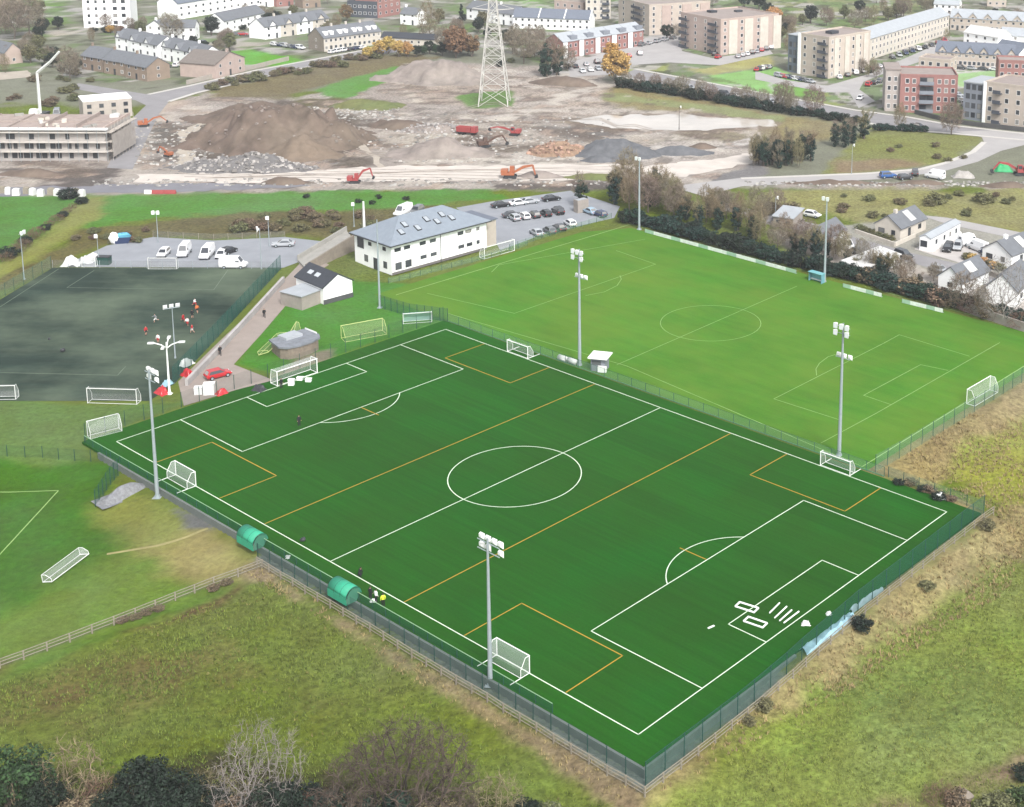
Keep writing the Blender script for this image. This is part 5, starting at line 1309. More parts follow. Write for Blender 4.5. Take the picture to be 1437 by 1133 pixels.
# long cream terrace going back
gl_ = 'cream houses of the long terrace'
tn = ('nearest', 'second', 'third', 'fourth', 'fifth', 'sixth', 'seventh', 'eighth')
for k in range(8):
    t0, t1 = k / 8, (k + 1) / 8
    # perspective spacing along the row
    q0 = G(1216, 86).lerp(G(1331, 48), t0); q1 = G(1216, 86).lerp(G(1331, 48), t1)
    b = B('house', 'cream three storey house with pale grey roof, %s of the long terrace' % tn[k], None, None, 9.5, 8.4, W_cream, 'house', gl_, world=((q0.x, q0.y), (q1.x, q1.y)))
    b.gable(3.0, R_pale); b.win('f', 3, (1.6, 4.4, 7.0), 1.2, 1.5); 
    if k == 0: b.win('l', 2, (1.6, 4.4, 7), 1.1, 1.3)
# two gabled rows at the far right
def gabled_row(n, p1, p2, depth, h, wall, roof, group, text, dep=1.0):
    for k in range(n):
        t0, t1 = k / n, (k + 1) / n
        b = B('house', text % tn[k].replace('nearest', 'first'), (p1[0] + (p2[0] - p1[0]) * t0, p1[1] + (p2[1] - p1[1]) * t0), (p1[0] + (p2[0] - p1[0]) * t1, p1[1] + (p2[1] - p1[1]) * t1), depth, h, wall, 'house', group)
        b.gable(3.2, roof); b.win('f', 3, (1.6,), 1.3, 1.5); b.win('f', 2, (4.4,), 1.2, 1.3); b.door('f', [b.L * .5])
        g = MB(); x0, x1 = b.L * .22, b.L * .78; zt = h + 2.2
        g.add([(x, y, z) for y in (-.12, depth * .42) for x, z in ((x0, h - .8), (x1, h - .8), (x1, h + .3), ((x0 + x1) / 2, zt), (x0, h + .3))], [(0, 1, 2, 3, 4), (9, 8, 7, 6, 5), (0, 5, 6, 1), (1, 6, 7, 2), (4, 9, 5, 0)]); o = g.build('front_gable', wall, b.t)
        r_ = MB(); e = .3
        for sx, xa in ((-1, x0 - e), (1, x1 + e)):
            xm = (x0 + x1) / 2
            r_.add([(xa, -.4, h + .1), (xm, -.4, zt + .12), (xm, depth * .45, zt + .12), (xa, depth * .45, h + .1), (xa, -.4, h + .28), (xm, -.4, zt + .3), (xm, depth * .45, zt + .3), (xa, depth * .45, h + .28)], [(0, 1, 2, 3), (7, 6, 5, 4), (0, 4, 5, 1), (3, 2, 6, 7), (0, 3, 7, 4)])
        r_.build('gable_roof', roof, o)
        w_ = link('window', WINP['w'][0], o, ((x0 + x1) / 2, -.13, h + .1)); w_.scale = (1.1, 1, 1.2); link('pane', WINP['w'][1], w_)
gabled_row(6, (1312, 92), (1428, 99), 11, 5.4, W_buff, R_blue, 'buff gabled houses of the nearer row', 'buff house with grey gabled roof, %s from the left in the nearer row')
gabled_row(5, (1333, 42), (1437, 48), 11, 5.6, W_buff, R_pale, 'buff gabled houses of the farther row', 'buff house with pale gabled roof, %s from the left in the farther row')
for k, (p1, p2, lb) in enumerate([((1352, 62), (1400, 70), 'left'), ((1403, 66), (1460, 70), 'right')]):
    b = B('house', 'white house with very pale roof, %s of two between the gabled rows' % lb, p1, p2, 9, 5, W_white, 'house', 'white houses between the gabled rows'); b.gable(2.6, R_white if k == 0 else R_pale); b.win('f', 4, (1.6, 3.9), 1.2, 1.2)
house('white gabled house at the right end of the nearer buff row', (1428, 99), (1452, 95), 12, 6, 3.6, W_white, R_blue, 'y', nw=2)
b = B('house', 'white house with pale roof at the top beyond the long terrace', (1310, 20), (1345, 22), 9, 5, W_white, 'house'); b.gable(2.8, R_pale); b.win('f', 4, (1.6, 3.9), 1.2, 1.2)
fb = 'far brick houses at the top right edge'
for k, (p1, p2, m_, lb) in enumerate([((1318, 6), (1345, 7), W_red, 'red brick house with pale roof, left of the far pair at the top right'), ((1385, 9), (1412, 10), W_buff, 'buff brick house with pale roof, right of the far pair at the top right')]):
    b = B('house', lb, p1, p2, 9, 5, m_, 'house', fb); b.gable(2.8, R_pale); b.win('f', 3, (1.6, 3.9), 1.2, 1.2)
# red brick and grey blocks by the avenue
c5 = block('red brick apartment block with glazed stair beside the avenue', (1262, 158), (1342, 160), 15, 11.8, W_red, 4, 0, 3, side='r')
c5.win('f', [c5.L * f for f in (.12, .24, .68, .8, .92)], [1.6, 4.5, 7.4, 10.2], 1.2, 1.6)
for i in range(4): c5.win('f', [c5.L * .40, c5.L * .52], [1.5 + i * 2.9], 2.2, 2.5, 'd')
balconies(c5, 'f', c5.L * .33, c5.L * .58, 4, W_grey)
MB().b2(-4.6, -.01, 1.4, 13, 0, 13.4).build('corner_tower', wallmat('pale_stone_tower', S(196, 186, 180)), c5.t)
MB().b2(-4.9, .3, 1.1, 13.3, 13.401, 13.8).build('tower_roof', R_flat, c5.t)
for z in np.arange(1.8, 13, 2.9):
    for x in (-3.4, -1.4):
        o = link('window', WINP['w'][0], c5.t, (x, 1.4, z)); o.scale = (1.1, 1, 1.6); link('pane', WINP['w'][1], o)
c5b = block('buff block with flat roof behind the red brick apartments', (1288, 118), (1332, 122), 9, 9, W_buff, 3, 4, 2)
c6 = block('grey panelled and buff apartment block at the right edge', (1380, 172), (1475, 186), 16, 12.4, W_buff, 4, 0, 3)
c6.win('f', [c6.L * f for f in (.08, .33, .5, .62, .78, .92)], [1.6, 4.6, 7.6, 10.6], 1.3, 1.6, 'w'); balconies(c6, 'f', c6.L * .14, c6.L * .26, 4, W_dark)
MB().b2(-7.4, -.01, .5, 13, 0, 11.6).build('grey_wing', W_grey, c6.t); MB().b2(-7.6, -.1, .3, 13.2, 11.601, 12.0).build('wing_roof', R_pale, c6.t); MB().b2(-.5, .5, -.2, .5, .05, 12.8).build('white_fin', W_white, c6.t)
for z in np.arange(1.7, 11, 2.9):
    for x in (-5.9, -3.9, -1.9):
        o = link('window', WINP['d'][0], c6.t, (x, .5, z)); o.scale = (1.4, 1, 1.7); link('pane', WINP['d'][1], o)
c7 = block('red brick building behind the grey and buff block at the right edge', (1400, 122), (1460, 124), 10, 9, W_red, 3, 6, 0)
# ---------------------------------------------------------------- bungalows and yard behind the hedge
def bungalow(label, p1, p2, depth, h, rise, wall=W_cream, rm=R_slate, axis='y'):
    b = B('bungalow', label, p1, p2, depth, h, wall, 'house'); b.gable(rise, rm, axis, .4)
    b.win('f', [b.L * .25], [1.5], 1.6, 1.1, 'd'); b.win('f', [b.L * .72], [1.5], 1.0, 1.1, 'd'); b.win('r', [depth * .75], [1.5], 1.3, 1.1, 'd'); b.door('r', [depth * .35], 1.1, 2.1)
    MB().b2(b.L * .5 - .35, b.L * .5 + .35, 2.6, 3.4, h + rise - .8, h + rise + .9).build('chimney', wall, b.t)
    a = math.atan(rise / (b.L / 2)); sx = b.L * .77
    MB().box(0, 0, 0, 3.0, 2.2, .1).build('roof_panel', R_white, b.t, loc=(sx, depth * .55, h + rise * (b.L - sx) / (b.L / 2) + .36)).rotation_euler = (0, a, 0)
    return b
bungalow('cream bungalow with grey roof and pale roof panel, left in the lane', (1228, 330), (1263, 338), 11, 2.8, 2.2)
bungalow('pale bungalow with white roof panel at the right edge of the lane', (1378, 366), (1418, 377), 11, 2.8, 2.2, W_white)
mh = B('mobile_home', 'long white mobile home between the two bungalows', (1290, 351), (1305, 354), 15, 2.9, W_white, 'mobile home'); mh.gable(.6, R_pale, 'y', .2); mh.win('f', [mh.L * .4], [1.6], 1.6, 1.4, 'd'); mh.win('r', [3, 7, 10, 13], [1.6], 1.0, 1.1, 'd'); MB().b2(mh.L + .01, mh.L + .5, .2, 14.8, .05, 1.0).build('skirt', WHITE, mh.t)
hs_ = B('house', 'low white house with brown roof half hidden by the hedge on the right', (1316, 405), (1350, 414), 10, 2.7, W_white, 'house'); hs_.gable(2.3, R_slate, 'y', .4); hs_.win('f', [hs_.L * .5], [1.4], 1.2, 1.0, 'd'); MB().box(0, 0, 0, 2.4, 2.6, .1).build('roof_panel', R_white, hs_.t, loc=(hs_.L * .75, 5, 2.7 + 1.15 + .36)).rotation_euler = (0, math.atan(2.3 / (hs_.L / 2)), 0)
h2 = B('house', 'white gabled house with bare tree in front at the right edge', (1383, 424), (1426, 432), 11, 3.2, W_white, 'house'); h2.gable(2.8, R_slate, 'y', .4); h2.win('r', [3, 7], [1.6], 1.2, 1.1, 'd'); h2.door('r', [9.5], 2.4, 2.2)
h3 = B('house', 'small white house with grey roof behind the shelter floodlight', (1128, 346), (1158, 352), 9, 2.7, W_white, 'house'); h3.gable(2.0, R_slate, 'y', .4); h3.win('f', [h3.L * .5], [1.5], 1.2, 1.0, 'd')
h4 = B('shed', 'low grey shed with pale roof in the yard above the hedge', (1085, 318), (1112, 322), 6, 2.4, W_block, 'shed'); h4.mono(.8, R_pale); h4.win('f', 2, (1.3,), 1.0, .8, 'd')
h5 = B('shed', 'long low white shed in the yard beyond the dug up road', (1210, 392), (1262, 372), 5, 2.2, W_white, 'shed'); h5.mono(.5, R_white); h5.door('f', [3, 9], 1.6, 1.9)
# ------------------------------------------------------------------ walls and fences
def wallrun(name, label, pts, h, th, mt, z0=0.0, zt=None, drapez=True, cat='wall'):
    ox, oy = pts[0]; t = MB()
    for (ax, ay), (bx, by) in zip(pts, pts[1:]):
        d = math.hypot(bx - ax, by - ay); n = max(1, int(d / 3)); nx, ny = -(by - ay) / d * th / 2, (bx - ax) / d * th / 2
        for k in range(n):
            a = (ax + (bx - ax) * k / n, ay + (by - ay) * k / n); b = (ax + (bx - ax) * (k + 1) / n, ay + (by - ay) * (k + 1) / n)
            za, zb = (TZ(*a), TZ(*b)) if drapez else (0, 0)
            vs = [(p[0] - ox + s * nx, p[1] - oy + s * ny, z + q) for p, z in ((a, za), (b, zb)) for s in (-1, 1) for q in (z0, h)]
            t.add(vs, [(0, 4, 5, 1), (2, 3, 7, 6), (1, 5, 7, 3)] + ([(0, 1, 3, 2)] if k == 0 else []) + ([(4, 6, 7, 5)] if k == n - 1 else []))
    o = t.build(name, mt, None, loc=(ox, oy, 0)); return tag(o, label, cat)
W_ret = mat('grey_retaining_concrete', S(124, 132, 128), .9, .18, .6)
wallrun('retaining_wall', 'grey concrete retaining kerb under the left touchline fence of the artificial pitch', uvw([(-50, -33.42), (55.6, -33.42)]), .04, .3, W_ret, -1.5, drapez=False)
wallrun('retaining_wall', 'grey concrete retaining kerb under the right end fence of the artificial pitch', uvw([(55.45, -33.25), (55.45, -9)]), .04, .3, W_ret, -1.5, drapez=False)
BL = mat('blue_grey_mesh_panel', (.16, .24, .27), .7, 0, trans=.62)
RAILG = mat('pale_green_rail', S(150, 190, 150), .6, .05)
fence('mesh_fence', 'low green mesh fence with pale top rail along the dugout touchline', 'fence', uvw([(-54.6, -33.1), (42.4, -33.1)]), 1.1, 2.5, DKGREEN, MESHGREEN, r=.045, rails=((1.08, .05, RAILG),), drapez=False)
fence('mesh_fence', 'outer mesh fence on the gravel ledge from the dugouts to the front corner', 'fence', uvw([(-9, -34.2), (56.4, -34.2)]), 2.0, 2.6, DKGREEN, MESHCLEAR, r=.05)
fence('mesh_fence', 'tall dark green mesh fence behind the dismantled goal frames', 'fence', uvw([(56.4, -34.2), (56.5, -12), (55.6, 3), (55.3, 33.2)]), 2.7, 2.9, DKGREEN, MESHGREEN, r=.055, rails=((2.65, .025, DKGREEN),))
fence('mesh_fence', 'short dark fence return closing the right corner of the turf', 'fence', uvw([(55.3, 33.2), (50, 33.4), (40, 33.4)]), 1.6, 2.6, DKGREEN, MESHPALE, r=.05, drapez=False)
fence('mesh_fence', 'pale green mesh fence between the artificial pitch and the grass pitch', 'fence', uvw([(-54.5, 32.9), (39.5, 33.1)]), 1.5, 3.0, mat('pale_green_post', S(58, 104, 92), .6, .1), MESHPALE, r=.04, rails=((1.45, .03, MESHGREEN), (.06, .07, mat('green_kick_rail', S(96, 150, 112), .7, .1))), drapez=False)
fence('mesh_fence', 'thin mesh fence with dark posts behind the full size goal', 'fence', uvw([(-55.6, -32.5), (-55.6, 32.8)]), 2.5, 3.0, DKGREEN, mat('thin_mesh_panel', (.02, .08, .06), .7, 0, trans=.86), r=.045, drapez=False)
fence('mesh_fence', 'dark green fence on the end line of the grass pitch above the dry bank', 'fence', uvw([(37.7, 33.6), (38.2, 98)]), 2.7, 3.0, DKGREEN, MESHPALE, r=.05)
fence('mesh_fence', 'green fence of the dark pitch running along the concrete path', 'fence', pxw([(243, 539), (300, 480), (394, 378)]), 3.0, 2.5, DKGREEN, mat('teal_mesh_panel', (.015, .13, .10), .7, 0, trans=.55), r=.05)
fence('mesh_fence', 'thin fence on the far end of the dark pitch by the car park', 'fence', pxw([(74, 376), (250, 377), (394, 378)]), 1.6, 3.0, GALV, mat('grey_mesh_panel', (.2, .22, .22), .7, 0, trans=.8), r=.035)
fence('mesh_fence', 'green fence on the left side of the dark pitch below the rough strip', 'fence', pxw([(72, 377), (20, 408), (-60, 455)]), 2.6, 3.0, DKGREEN, MESHPALE, r=.045)
fence('mesh_fence', 'green fence at the corner by the shed and clubhouse path', 'fence', pxw([(532, 432), (575, 445), (628, 452)]), 2.6, 1.6, DKGREEN, MESHGREEN, r=.05)
fence('mesh_fence', 'green fence under the clubhouse long wall facing the grass pitch', 'fence', pxw([(545, 398), (690, 362), (740, 345)]), 1.2, 2.5, DKGREEN, MESHPALE, r=.04)
fence('mesh_fence', 'low grey fence between the parked cars and the grass pitch corner', 'fence', pxw([(715, 350), (760, 335), (858, 306)]), 1.2, 2.5, DKGREEN, MESHPALE, r=.04)
fence('mesh_fence', 'short dark green fence panels beside the stone bank at the left', 'fence', pxw([(134, 712), (150, 688), (166, 668)]), 2.6, 1.3, DKGREEN, MESHGREEN, r=.05)
fence('mesh_fence', 'thin fence with dark posts between the two left hand grass areas', 'fence', pxw([(-40, 640), (60, 642), (150, 646)]), 1.8, 2.6, DKGREEN, mat('thin_mesh_panel', (.02, .08, .06), .7, 0, trans=.86), r=.045)
fence('mesh_fence', 'wire fence along the hedge between car park and green field', 'fence', pxw([(215, 333), (300, 337), (400, 333)]), 1.4, 3.0, WOOD, mat('grey_mesh_panel', (.2, .22, .22), .7, 0, trans=.8), r=.05)
RAILS = ((.35, .045, WOOD), (.75, .045, WOOD), (1.1, .045, WOOD))
fence('timber_fence', 'weathered post and rail fence crossing the left grass to the dugouts', 'fence', pxw([(-120, 985), (0, 938), (190, 866), (300, 822), (368, 797)]), 1.15, 2.6, WOOD, mat('grey_wire_mesh', S(170, 172, 150), .8, 0, trans=.84), r=.07, rails=RAILS, box=True, below=.3)
fence('timber_fence', 'weathered timber fence outside the touchline with the green dugouts', 'fence', uvw([(-7.4, -35.3), (20, -35.3), (57.3, -35.3)]), 1.15, 2.5, WOOD, None, r=.07, rails=RAILS, box=True, below=.3)
fence('timber_fence', 'weathered timber fence outside the right end of the artificial pitch', 'fence', uvw([(57.3, -35.3), (57.4, -12), (56.6, 3), (56.3, 34.0)]), 1.15, 2.5, WOOD, None, r=.07, rails=RAILS, box=True, below=.3)
wallrun('path_wall', 'pale concrete wall with white sheets along the fenced path', pxw([(262, 542), (312, 490), (398, 396)]), 1.1, .5, mat('pale_path_wall', S(196, 192, 190), .9, .2, .5), -.1)
wallrun('garden_wall', 'grey block wall behind the hedge at the right edge', pxw([(1332, 428), (1378, 446), (1480, 480)]), 1.8, .35, W_block, -.1)
wallrun('garden_wall', 'low cream wall in front of the left bungalow', pxw([(1200, 327), (1256, 346), (1284, 333)]), .9, .3, W_cream, -.1)
wallrun('garden_wall', 'low stone wall in front of the right bungalow', pxw([(1356, 374), (1402, 392), (1437, 372)]), 1.0, .3, W_stone, -.1)
wallrun('boundary_wall', 'dark stone wall along the avenue in front of the red brick apartments', pxw([(1284, 160), (1330, 172), (1380, 179), (1480, 190)]), 1.4, .5, wallmat('dark_stone', S(92, 92, 92), .2), -.1)
wallrun('site_wall', 'pale boundary wall along the estate road at the bend', pxw([(262, 119), (300, 110), (360, 96), (405, 85)]), 1.5, .4, mat('pale_wall', S(190, 182, 172), .9, .15, .6), -.1)
# stone bank at the left corner of the pitch
M_rub = mat('broken_concrete', S(178, 174, 170), .95, .25, .8, island=.35)
def heap(name, label, px, py, a, b, h, mt, rot=0.0, seed=1, cat='spoil heap', rough=.35, n=40, chunks=0, cm=None, kind=None, flat=.0, res=.6):
    p = G(px, py); n = int(min(70, max(16, 2 * max(a, b) / res)))
    xs = np.linspace(-1.15, 1.15, n); X, Y = np.meshgrid(xs * a, xs * b)
    q = np.hypot(X / a, Y / b) + (fbm(X * .16 + seed * 7, Y * .16, seed, 4) - .5) * .55
    prof = 1 - sstep(flat, 1.0, q)
    Z = h * prof * (1 + rough * 1.4 * (fbm(X * .3, Y * .3, seed + 3, 4) - .5)) + (fbm(X * .8, Y * .8, seed + 5, 4) - .5) * rough * min(2.6, h * .55) - np.abs(fbm(X * .22, Y * .5, seed + 8, 3) - .5) * rough * h * .8 * prof * np.clip(prof * 3, 0, 1) - .25 * (prof < .03)
    me = grid_mesh(name, X, Y, Z); me.materials.append(mt)
    o = link(name, me, None, (p.x, p.y, -.06 + p.z), rot)
    if chunks:
        rd = random.Random(seed); mb = MB()
        for k in range(chunks):
            i, j = rd.randrange(2, n - 2), rd.randrange(2, n - 2)
            if prof[i, j] < .05: continue
            s_ = rd.uniform(.15, .75) ** 1.3 * 1.4
            mb.box(X[i, j] + rd.uniform(-.3, .3), Y[i, j] + rd.uniform(-.3, .3), Z[i, j] + s_ * .15, s_, s_ * rd.uniform(.5, 1.4), s_ * rd.uniform(.3, .8), rd.uniform(0, 3), rd.uniform(.6, 1), rd.uniform(.6, 1))
        tag(mb.build('rubble', cm or CONC, o), kind='stuff')
    return tag(o, label, cat)
M_spoil = mat('brown_spoil', S(122, 108, 97), .95, .5, .16, bump=.6, sat=.012); M_spoil2 = mat('grey_brown_spoil', S(158, 148, 141), .95, .4, .18, bump=.6, sat=.012)
M_dkspoil = mat('dark_grey_spoil', S(112, 114, 118), .95, .3, .5, bump=.5); M_stonebank = mat('grey_stone_bank', S(144, 146, 150), .95, .4, 2.5, bump=.6)
M_tan = mat('tan_spoil', S(136, 121, 106), .95, .25, .5, bump=.5)
M_turfheap = mat('grassy_heap', S(118, 124, 78), .95, .3, .5, bump=.5, sat=.02)
heap('stone_bank', 'grey stone bank under the left corner of the artificial pitch', 176, 692, 3.4, 1.5, 1.2, M_stonebank, R(50), 3, 'stone bank', .3, res=.2)
heap('spoil_heap', 'big dark brown spoil heap with a flat crest left of the pylon', 392, 200, 28, 18, 9.5, M_spoil, R(5), 11, flat=.22, rough=.5, chunks=260, cm=M_spoil2)
heap('spoil_heap', 'tan spoil mound on the front slope of the big brown heap', 420, 218, 13, 8, 5.0, M_tan, 0, 12)
heap('spoil_heap', 'brown earth bank behind the big heap near the green strip', 350, 165, 20, 10, 4.5, M_spoil, R(10), 13)
heap('rubble_heap', 'grey rubble heap of broken concrete at the foot of the brown heap', 345, 236, 19, 6.5, 3.6, mat('grey_rubble_bed', S(126, 124, 124), .95, .3, .8, bump=.5), R(2), 14, 'rubble heap', .7, chunks=900, cm=M_rub)
heap('spoil_heap', 'broad pale spoil mound beside the pylon at the top of the site', 610, 112, 26, 12, 6.5, M_spoil2, R(-4), 15, flat=.1)
heap('spoil_heap', 'grey brown spoil ridge in the middle of the site below the red truck', 620, 215, 17, 8, 4.2, M_spoil2, R(8), 16)
heap('rubble_heap', 'pale concrete rubble pile left of the red tipper truck', 610, 183, 12, 6, 2.2, M_spoil2, 0, 17, 'rubble heap', .7, chunks=420, cm=M_rub)
heap('rubble_heap', 'brown and orange rubble pile right of the dark digger', 785, 214, 11, 6, 3.2, mat('brick_rubble', S(164, 138, 116), .95, .35, .8, bump=.5), 0, 18, 'rubble heap', .7, chunks=420, cm=mat('broken_brick', S(176, 150, 128), .95, .3, 1, island=.35))
heap('stone_heap', 'dark blue grey stone heap beside the flooded pool', 858, 215, 14, 8, 4.6, M_dkspoil, R(-6), 19, 'stone heap')
heap('stone_heap', 'dark grey stone windrow right of the blue grey heap', 950, 215, 12, 4, 2.0, M_dkspoil, R(4), 20, 'stone heap')
heap('stone_heap', 'small dark grey heap beside the haul road edge', 840, 226, 6, 3, 1.8, M_dkspoil, 0, 21, 'stone heap')
heap('spoil_heap', 'small dark mound above the pool left end', 985, 207, 5, 3, 1.6, M_spoil, 0, 22)
heap('spoil_heap', 'brown mounds along the front of the unfinished building', 45, 245, 10, 3.5, 1.8, M_spoil, 0, 23)
heap('spoil_heap', 'long brown mound on the roadside below the rubble', 400, 257, 8, 2.5, 1.8, M_spoil, 0, 24)
heap('spoil_heap', 'green topped mound beside the green strip', 515, 150, 14, 7, 2.6, M_turfheap, 0, 25)
heap('spoil_heap', 'brown bank between the pylon patch and the tree row', 790, 118, 14, 6, 3.0, M_spoil, R(-10), 26)
heap('spoil_heap', 'small grey mound beside the orange digger by the haul road', 755, 248, 7, 3, 1.6, M_spoil2, 0, 27)
heap('spoil_heap', 'low brown ridge right of the winding stone track', 560, 178, 12, 6, 2.6, M_spoil, R(-15), 28)
heap('spoil_heap', 'low dark mound in front of the haul road below the trees', 835, 250, 9, 3, 1.6, M_turfheap, 0, 29)
heap('spoil_heap', 'muddy ridge along the dug up road on the right', 1180, 258, 16, 2.2, 1.2, M_spoil, R(2), 30)
heap('spoil_heap', 'muddy mound near the dark car on the dug up road', 1290, 258, 8, 2.2, 1.3, M_spoil, R(2), 31)
heap('spoil_heap', 'brown earth at the right end of the dug up road', 1415, 262, 9, 2.5, 1.4, M_spoil, R(2), 32)
# loose scrap and stones strewn over the site: far too many to count
rd = random.Random(77); mb = MB()
for k in range(1500):
    px_, py_ = rd.choice(((rd.gauss(640, 70), rd.gauss(195, 14)), (rd.uniform(190, 300), rd.uniform(170, 232)), (rd.uniform(560, 860), rd.uniform(165, 228)), (rd.uniform(130, 850), rd.uniform(252, 262)), (rd.uniform(1040, 1437), rd.uniform(255, 262)), (rd.uniform(420, 560), rd.uniform(150, 170))))
    p = G(px_, py_); s_ = rd.uniform(.2, .9)
    mb.box(p.x, p.y, p.z + s_ * .1, s_ * rd.uniform(.6, 2), s_, s_ * .5, rd.uniform(0, 3), .7, .7)
tag(mb.build('debris', M_rub), 'stones and scrap strewn over the building site', kind='stuff')

# ------------------------------------------------------------------ goals
sg = 'junior goals along the artificial pitch touchlines'
def uvg(u0, v0, u1, v1): return (UV(u0, v0), UV(u1, v1))
goal('football_goal', 'white junior goal beside the nearest floodlight mast', None, None, 2.1, 1.25, -1, group=sg, bars=1.5, world=uvg(30.4, -30, 35.6, -30), z=.01)
goal('football_goal', 'white junior goal on the left touchline beyond the far left mast', None, None, 2.1, 1.25, -1, group=sg, bars=1.5, world=uvg(-35.4, -30, -30.3, -30), z=.01)
goal('football_goal', 'white junior goal on the far touchline left of the grey hut', None, None, 2.1, 1.25, 1, group=sg, bars=1.5, world=uvg(-35.4, 30.1, -30.3, 30.1), z=.01)
goal('football_goal', 'white junior goal on the far touchline under the right hand mast', None, None, 2.1, 1.25, 1, group=sg, bars=1.5, world=uvg(30.6, 30.1, 35.7, 30.1), z=.01)
goal('football_goal', 'full size white goal with net on the far end line of the artificial pitch', None, None, 2.44, 1.9, 1, world=uvg(-51.6, -3.66, -51.6, 3.66), z=.01, topdep=1.6, r=.08)
goal('football_goal', 'full size white goal at the clubhouse end of the grass pitch', (680, 364), (722, 352), 2.44, 1.6, 1, topdep=.8)
goal('football_goal', 'full size white goal at the right end of the grass pitch beside the dry bank', None, None, 2.44, 1.5, -1, topdep=.8, world=(UV(35.7, 62.6), UV(35.8, 69.9)), z=.01)
goal('football_goal', 'yellowish goal frame standing on the grass inside the thin mesh fence', (479, 475), (537, 464), 2.3, 2.2, -1, col_=mat('faded_yellow_frame', S(216, 226, 150), .6, .08), net=mat('thin_net', (.6, .68, .4), .8, 0, trans=.9))
goal('football_goal', 'white goal standing outside the left corner of the artificial pitch', (123, 612), (167, 601), 2.3, 1.4, -1, col_=OFFWHITE)
goal('football_goal', 'full size goal on the near end line of the dark pitch', (123, 566), (192, 568), 2.44, 1.4, 1, col_=OFFWHITE, net=mat('thin_grey_net', (.6, .62, .6), .8, 0, trans=.86))
goal('football_goal', 'goal on the near end of the dark pitch cut by the left picture edge', (-36, 562), (22, 561), 2.3, 1.2, 1, col_=OFFWHITE)
goal('football_goal', 'goal on the far end of the dark pitch in front of the parked vans', (208, 378), (248, 378), 2.3, 1.2, 1, col_=OFFWHITE, net=mat('thin_grey_net', (.6, .62, .6), .8, 0, trans=.86))
goal('football_goal', 'small white goal at the far left of the dark pitch beside the white sheets', (115, 375), (134, 375), 2.0, 1.0, 1)
goal('football_goal', 'white goal tucked into the fence corner beside the grass pitch', (566, 455), (606, 452), 1.9, 1.2, 1, col_=OFFWHITE, net=mat('pale_teal_net', (.4, .6, .58), .8, 0, trans=.5))
goal('football_goal', 'white goal lying tipped over on the left grass', (60, 818), (112, 779), 1.3, .9, 1, tilt=R(80), z=TZ(*ray(85, 800, -1.6)) + .1, col_=OFFWHITE)
goal('football_goal', 'goal frame leaning near the round grey store', (398, 492), (412, 468), 2.2, 1.0, -1, tilt=R(14), col_=mat('faded_yellow_frame', S(216, 226, 150), .6, .08), net=mat('thin_net', (.6, .68, .4), .8, 0, trans=.9))
goal('football_goal', 'long goal frame lying flat on the grass left of the round store', (363, 500), (390, 474), 1.8, .6, 1, tilt=R(70), col_=mat('faded_yellow_frame', S(216, 226, 150), .6, .08), net=mat('thin_net', (.6, .68, .4), .8, 0, trans=.9), z=.15)
# dismantled goal pieces on the pitch
def frame_ring(label, c, L, W_, rz):
    p = G(*c); mb = MB(); a, b = L / 2, W_ / 2
    mb.path([(-a, -b, .09), (a, -b, .09), (a, b, .09), (-a, b, .09), (-a, -b, .09)], .11, 8)
    return tag(mb.build('goal_frame_section', WHITE, None, loc=(p.x, p.y, .01), rz=rz), label, 'goal frame', 'dismantled goal frames on the artificial pitch')
def angpx(a, b): p, q = G(*a), G(*b); return math.atan2(q.y - p.y, q.x - p.x)
frame_ring('white rectangular frame lying on the six yard line, the farther of two', (1048, 854), 2.5, 1.05, angpx((1037, 850), (1062, 858)))
frame_ring('white rectangular frame lying inside the six yard box, the nearer of two', (1060, 875), 2.5, 1.05, angpx((1048, 871), (1074, 880)))
for k, (a, b, lb) in enumerate((((1080, 862), (1094, 848), 'leftmost'), ((1087, 869), (1104, 853), 'second from the left'), ((1094, 873), (1111, 858), 'third from the left'), ((1100, 876), (1121, 860), 'rightmost'))):
    p, q = G(*a), G(*b); c = (p + q) / 2; d = q - p; mb = MB()
    mb.tube((-d.x / 2, -d.y / 2, .09), (d.x / 2, d.y / 2, .09), .09, .09, 8)
    tag(mb.build('goal_bar', WHITE, None, loc=(c.x, c.y, .01)), 'white goal bar lying beside the frames, %s of four' % lb, 'goal bar', 'loose goal bars')
# ------------------------------------------------------------------ floodlights
cU = math.atan2(*reversed(Vector(UV(1, 0)) - Vector(UV(0, 0)))) if False else DEL
inw, outw = DEL + math.pi / 2, DEL - math.pi / 2      # towards +v / -v
floodlight('far left galvanised mast with white lamps beside a junior goal', 221, 698, 18.3, [(18.0, inw, 3, 2)], .27)
floodlight('nearest galvanised mast with six white lamps at the front touchline', 688, 955, 16.9, [(16.6, inw, 4, 2)], .27)
floodlight('galvanised mast with two lamp levels beside the grey hut', 813.5, 513, 20.3, [(20.0, outw, 3, 2), (15.6, inw, 3, 1)], .30)
floodlight('galvanised mast with two lamp levels behind the far right junior goal', 1177.5, 640, 20.3, [(20.0, outw, 3, 2), (15.3, inw, 3, 1)], .30)
floodlight('plain pale mast at the far corner of the grass pitch by the bare trees', 897, 322, 16.5, [(16.4, outw, 2, 1)], .27)
floodlight('plain pale mast beside the blue shelter on the far side of the grass pitch', 1157, 396, 17.5, [(17.4, outw, 2, 1)], .27)
floodlight('slender pale mast in front of the clubhouse corner', 533, 432, 17.0, [], .22)
dg = 'small floodlights around the dark pitch'
floodlight('white mast with spreading arms at the near corner of the dark pitch', 238, 553, 8.6, [], .2, group=dg, mt=WHITE)
arm_root = [o for o in scene.objects if o.get('label', '').startswith('white mast with spreading')][0]
am = MB()
